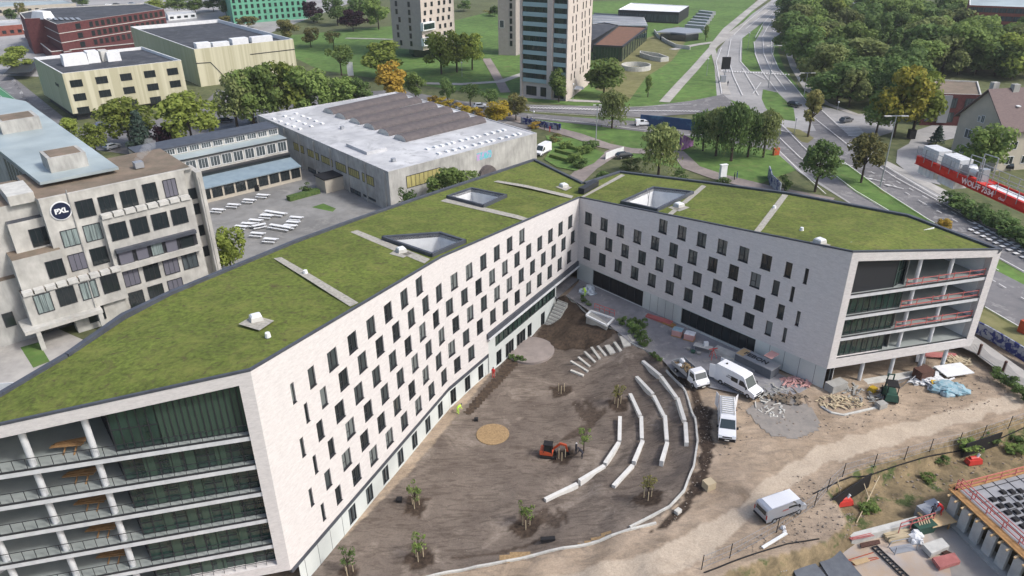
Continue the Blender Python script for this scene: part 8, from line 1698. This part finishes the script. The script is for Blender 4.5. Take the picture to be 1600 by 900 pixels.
for k in range(16): a, b = cp_(33, 0, 0), cp_(35, 0, 0); c_, d_ = cp_(33, WJ, 0), cp_(35, WJ, 0); z0 = 2*k; mast.beam((a.x, a.y, z0), (b.x, b.y, z0+2), .1); mast.beam((c_.x, c_.y, z0), (d_.x, d_.y, z0+2), .1); mast.beam((a.x, a.y, z0), (c_.x, c_.y, z0+2), .1); mast.beam((b.x, b.y, z0), (d_.x, d_.y, z0+2), .1)
mast.build('mast', M['redl'], cr, world=True)
an = math.atan2(ex.y, ex.x)
tp = cp_(9.35, -.05, -.16)
lt = text('lettering', 'WOLFF 7534', .78, tp, (R(90), 0, an), mat('pink_white_paint', (.85, .62, .62), .5), g1, ext=.02, bold=.025, align='CENTER'); 
tp = cp_(12.6, -.05, -.25); text('lettering', 'clear', .42, tp, (R(90), 0, an), MATS['pink_white_paint'], g1, ext=.02)
# ---- small things on the roofs
p = tinR.hit(1012, 322); g = MB(); g.tube((0, 0, 0), (.1, 0, 2.4), .05, .05, 6); g.tube((0, 0, 1.2), (-.25, .1, 2.8), .04, .04, 6); o = g.build('roof_ladder_tip', M['steel']); o.location = p; tag(o, 'tip of a grey ladder sticking out of the right light well', 'ladder')
# plume of steam from the old school roof
stm = bpy.data.materials.new('vapour'); stm.use_nodes = True; nn_ = stm.node_tree.nodes; nn_.remove(nn_['Principled BSDF']); vs = nn_.new('ShaderNodeVolumePrincipled'); vs.inputs['Density'].default_value = .35; vs.inputs['Color'].default_value = (.95, .95, .95, 1); stm.node_tree.links.new(vs.outputs[0], nn_['Material Output'].inputs['Volume'])
p = Qp(20, -6); g = MB().box((p.x, p.y, 21.0), (1.3, 1.3, .9), R(41)); o = g.build('roof_fan', M['steel'], old, world=True)
g = MB(); 
for k in range(5): g.ball((.4*k, .5*k, .5*k+.2), .45+.12*k, nu=10, nv=8, jit=.15)
o = g.build('steam_plume', stm); o.location = (p.x, p.y, 21.5); tag(o, 'small white steam plume over the roof fan of the old school block', 'steam')

# loose stones and clods over the site
rg = random.Random(5); g = MB()
def stones(px, n, s0, s1):
    P = [GT(u, v) for u, v in px]; xs = [p.x for p in P]; ys = [p.y for p in P]; k = 0
    while k < n:
        x, y = rg.uniform(min(xs), max(xs)), rg.uniform(min(ys), max(ys))
        if not inside(x, y, P): continue
        k += 1; s = s0+(s1-s0)*rg.random()**3; g.ball((x, y, hh(x, y)+s*.3), (s, s*rg.uniform(.6, 1), s*.6), nu=5, nv=3, jit=.25, rg=rg)
stones([(1110, 640), (1180, 625), (1300, 640), (1400, 620), (1520, 570), (1590, 600), (1560, 640), (1420, 655), (1300, 680), (1180, 700), (1110, 720)], 520, .03, .16)
stones([(1240, 740), (1340, 800), (1330, 850), (1280, 850), (1200, 850), (1180, 870), (1150, 860), (1215, 820)], 420, .03, .15); stones([(1300, 760), (1450, 715), (1590, 680), (1600, 720), (1480, 760), (1400, 790), (1330, 820)], 380, .03, .18)
stones([(1035, 550), (1110, 640), (1118, 700), (1060, 815), (1020, 830), (1088, 735), (1082, 630)], 260, .03, .13); stones([(560, 860), (760, 640), (860, 560), (980, 560), (1060, 640), (1040, 780), (900, 850), (700, 890)], 420, .025, .09)
st_ = g.build('loose_stones', mat('site_stone', (.30, .26, .22), .95, (.17, .14, .115), 3)); st_['kind'] = 'stuff'; st_['label'] = 'loose stones and clods strewn over the building site'; st_['category'] = 'stones'

# ================================================================== HAZE: one closed volume box round the site
hz = bpy.data.materials.new('haze'); hz.use_nodes = True; nn_ = hz.node_tree.nodes; nn_.remove(nn_['Principled BSDF']); vs = nn_.new('ShaderNodeVolumePrincipled'); vs.inputs['Density'].default_value = .00013; vs.inputs['Color'].default_value = (.86, .9, .95, 1); vs.inputs['Anisotropy'].default_value = .2; hz.node_tree.links.new(vs.outputs[0], nn_['Material Output'].inputs['Volume'])
g = MB().box((0, 1500, 33), (5200, 5200, 76)); o = g.build('haze', hz); o['kind'] = 'stuff'; o['label'] = 'thin pale haze lying over the whole town'; o['category'] = 'haze'
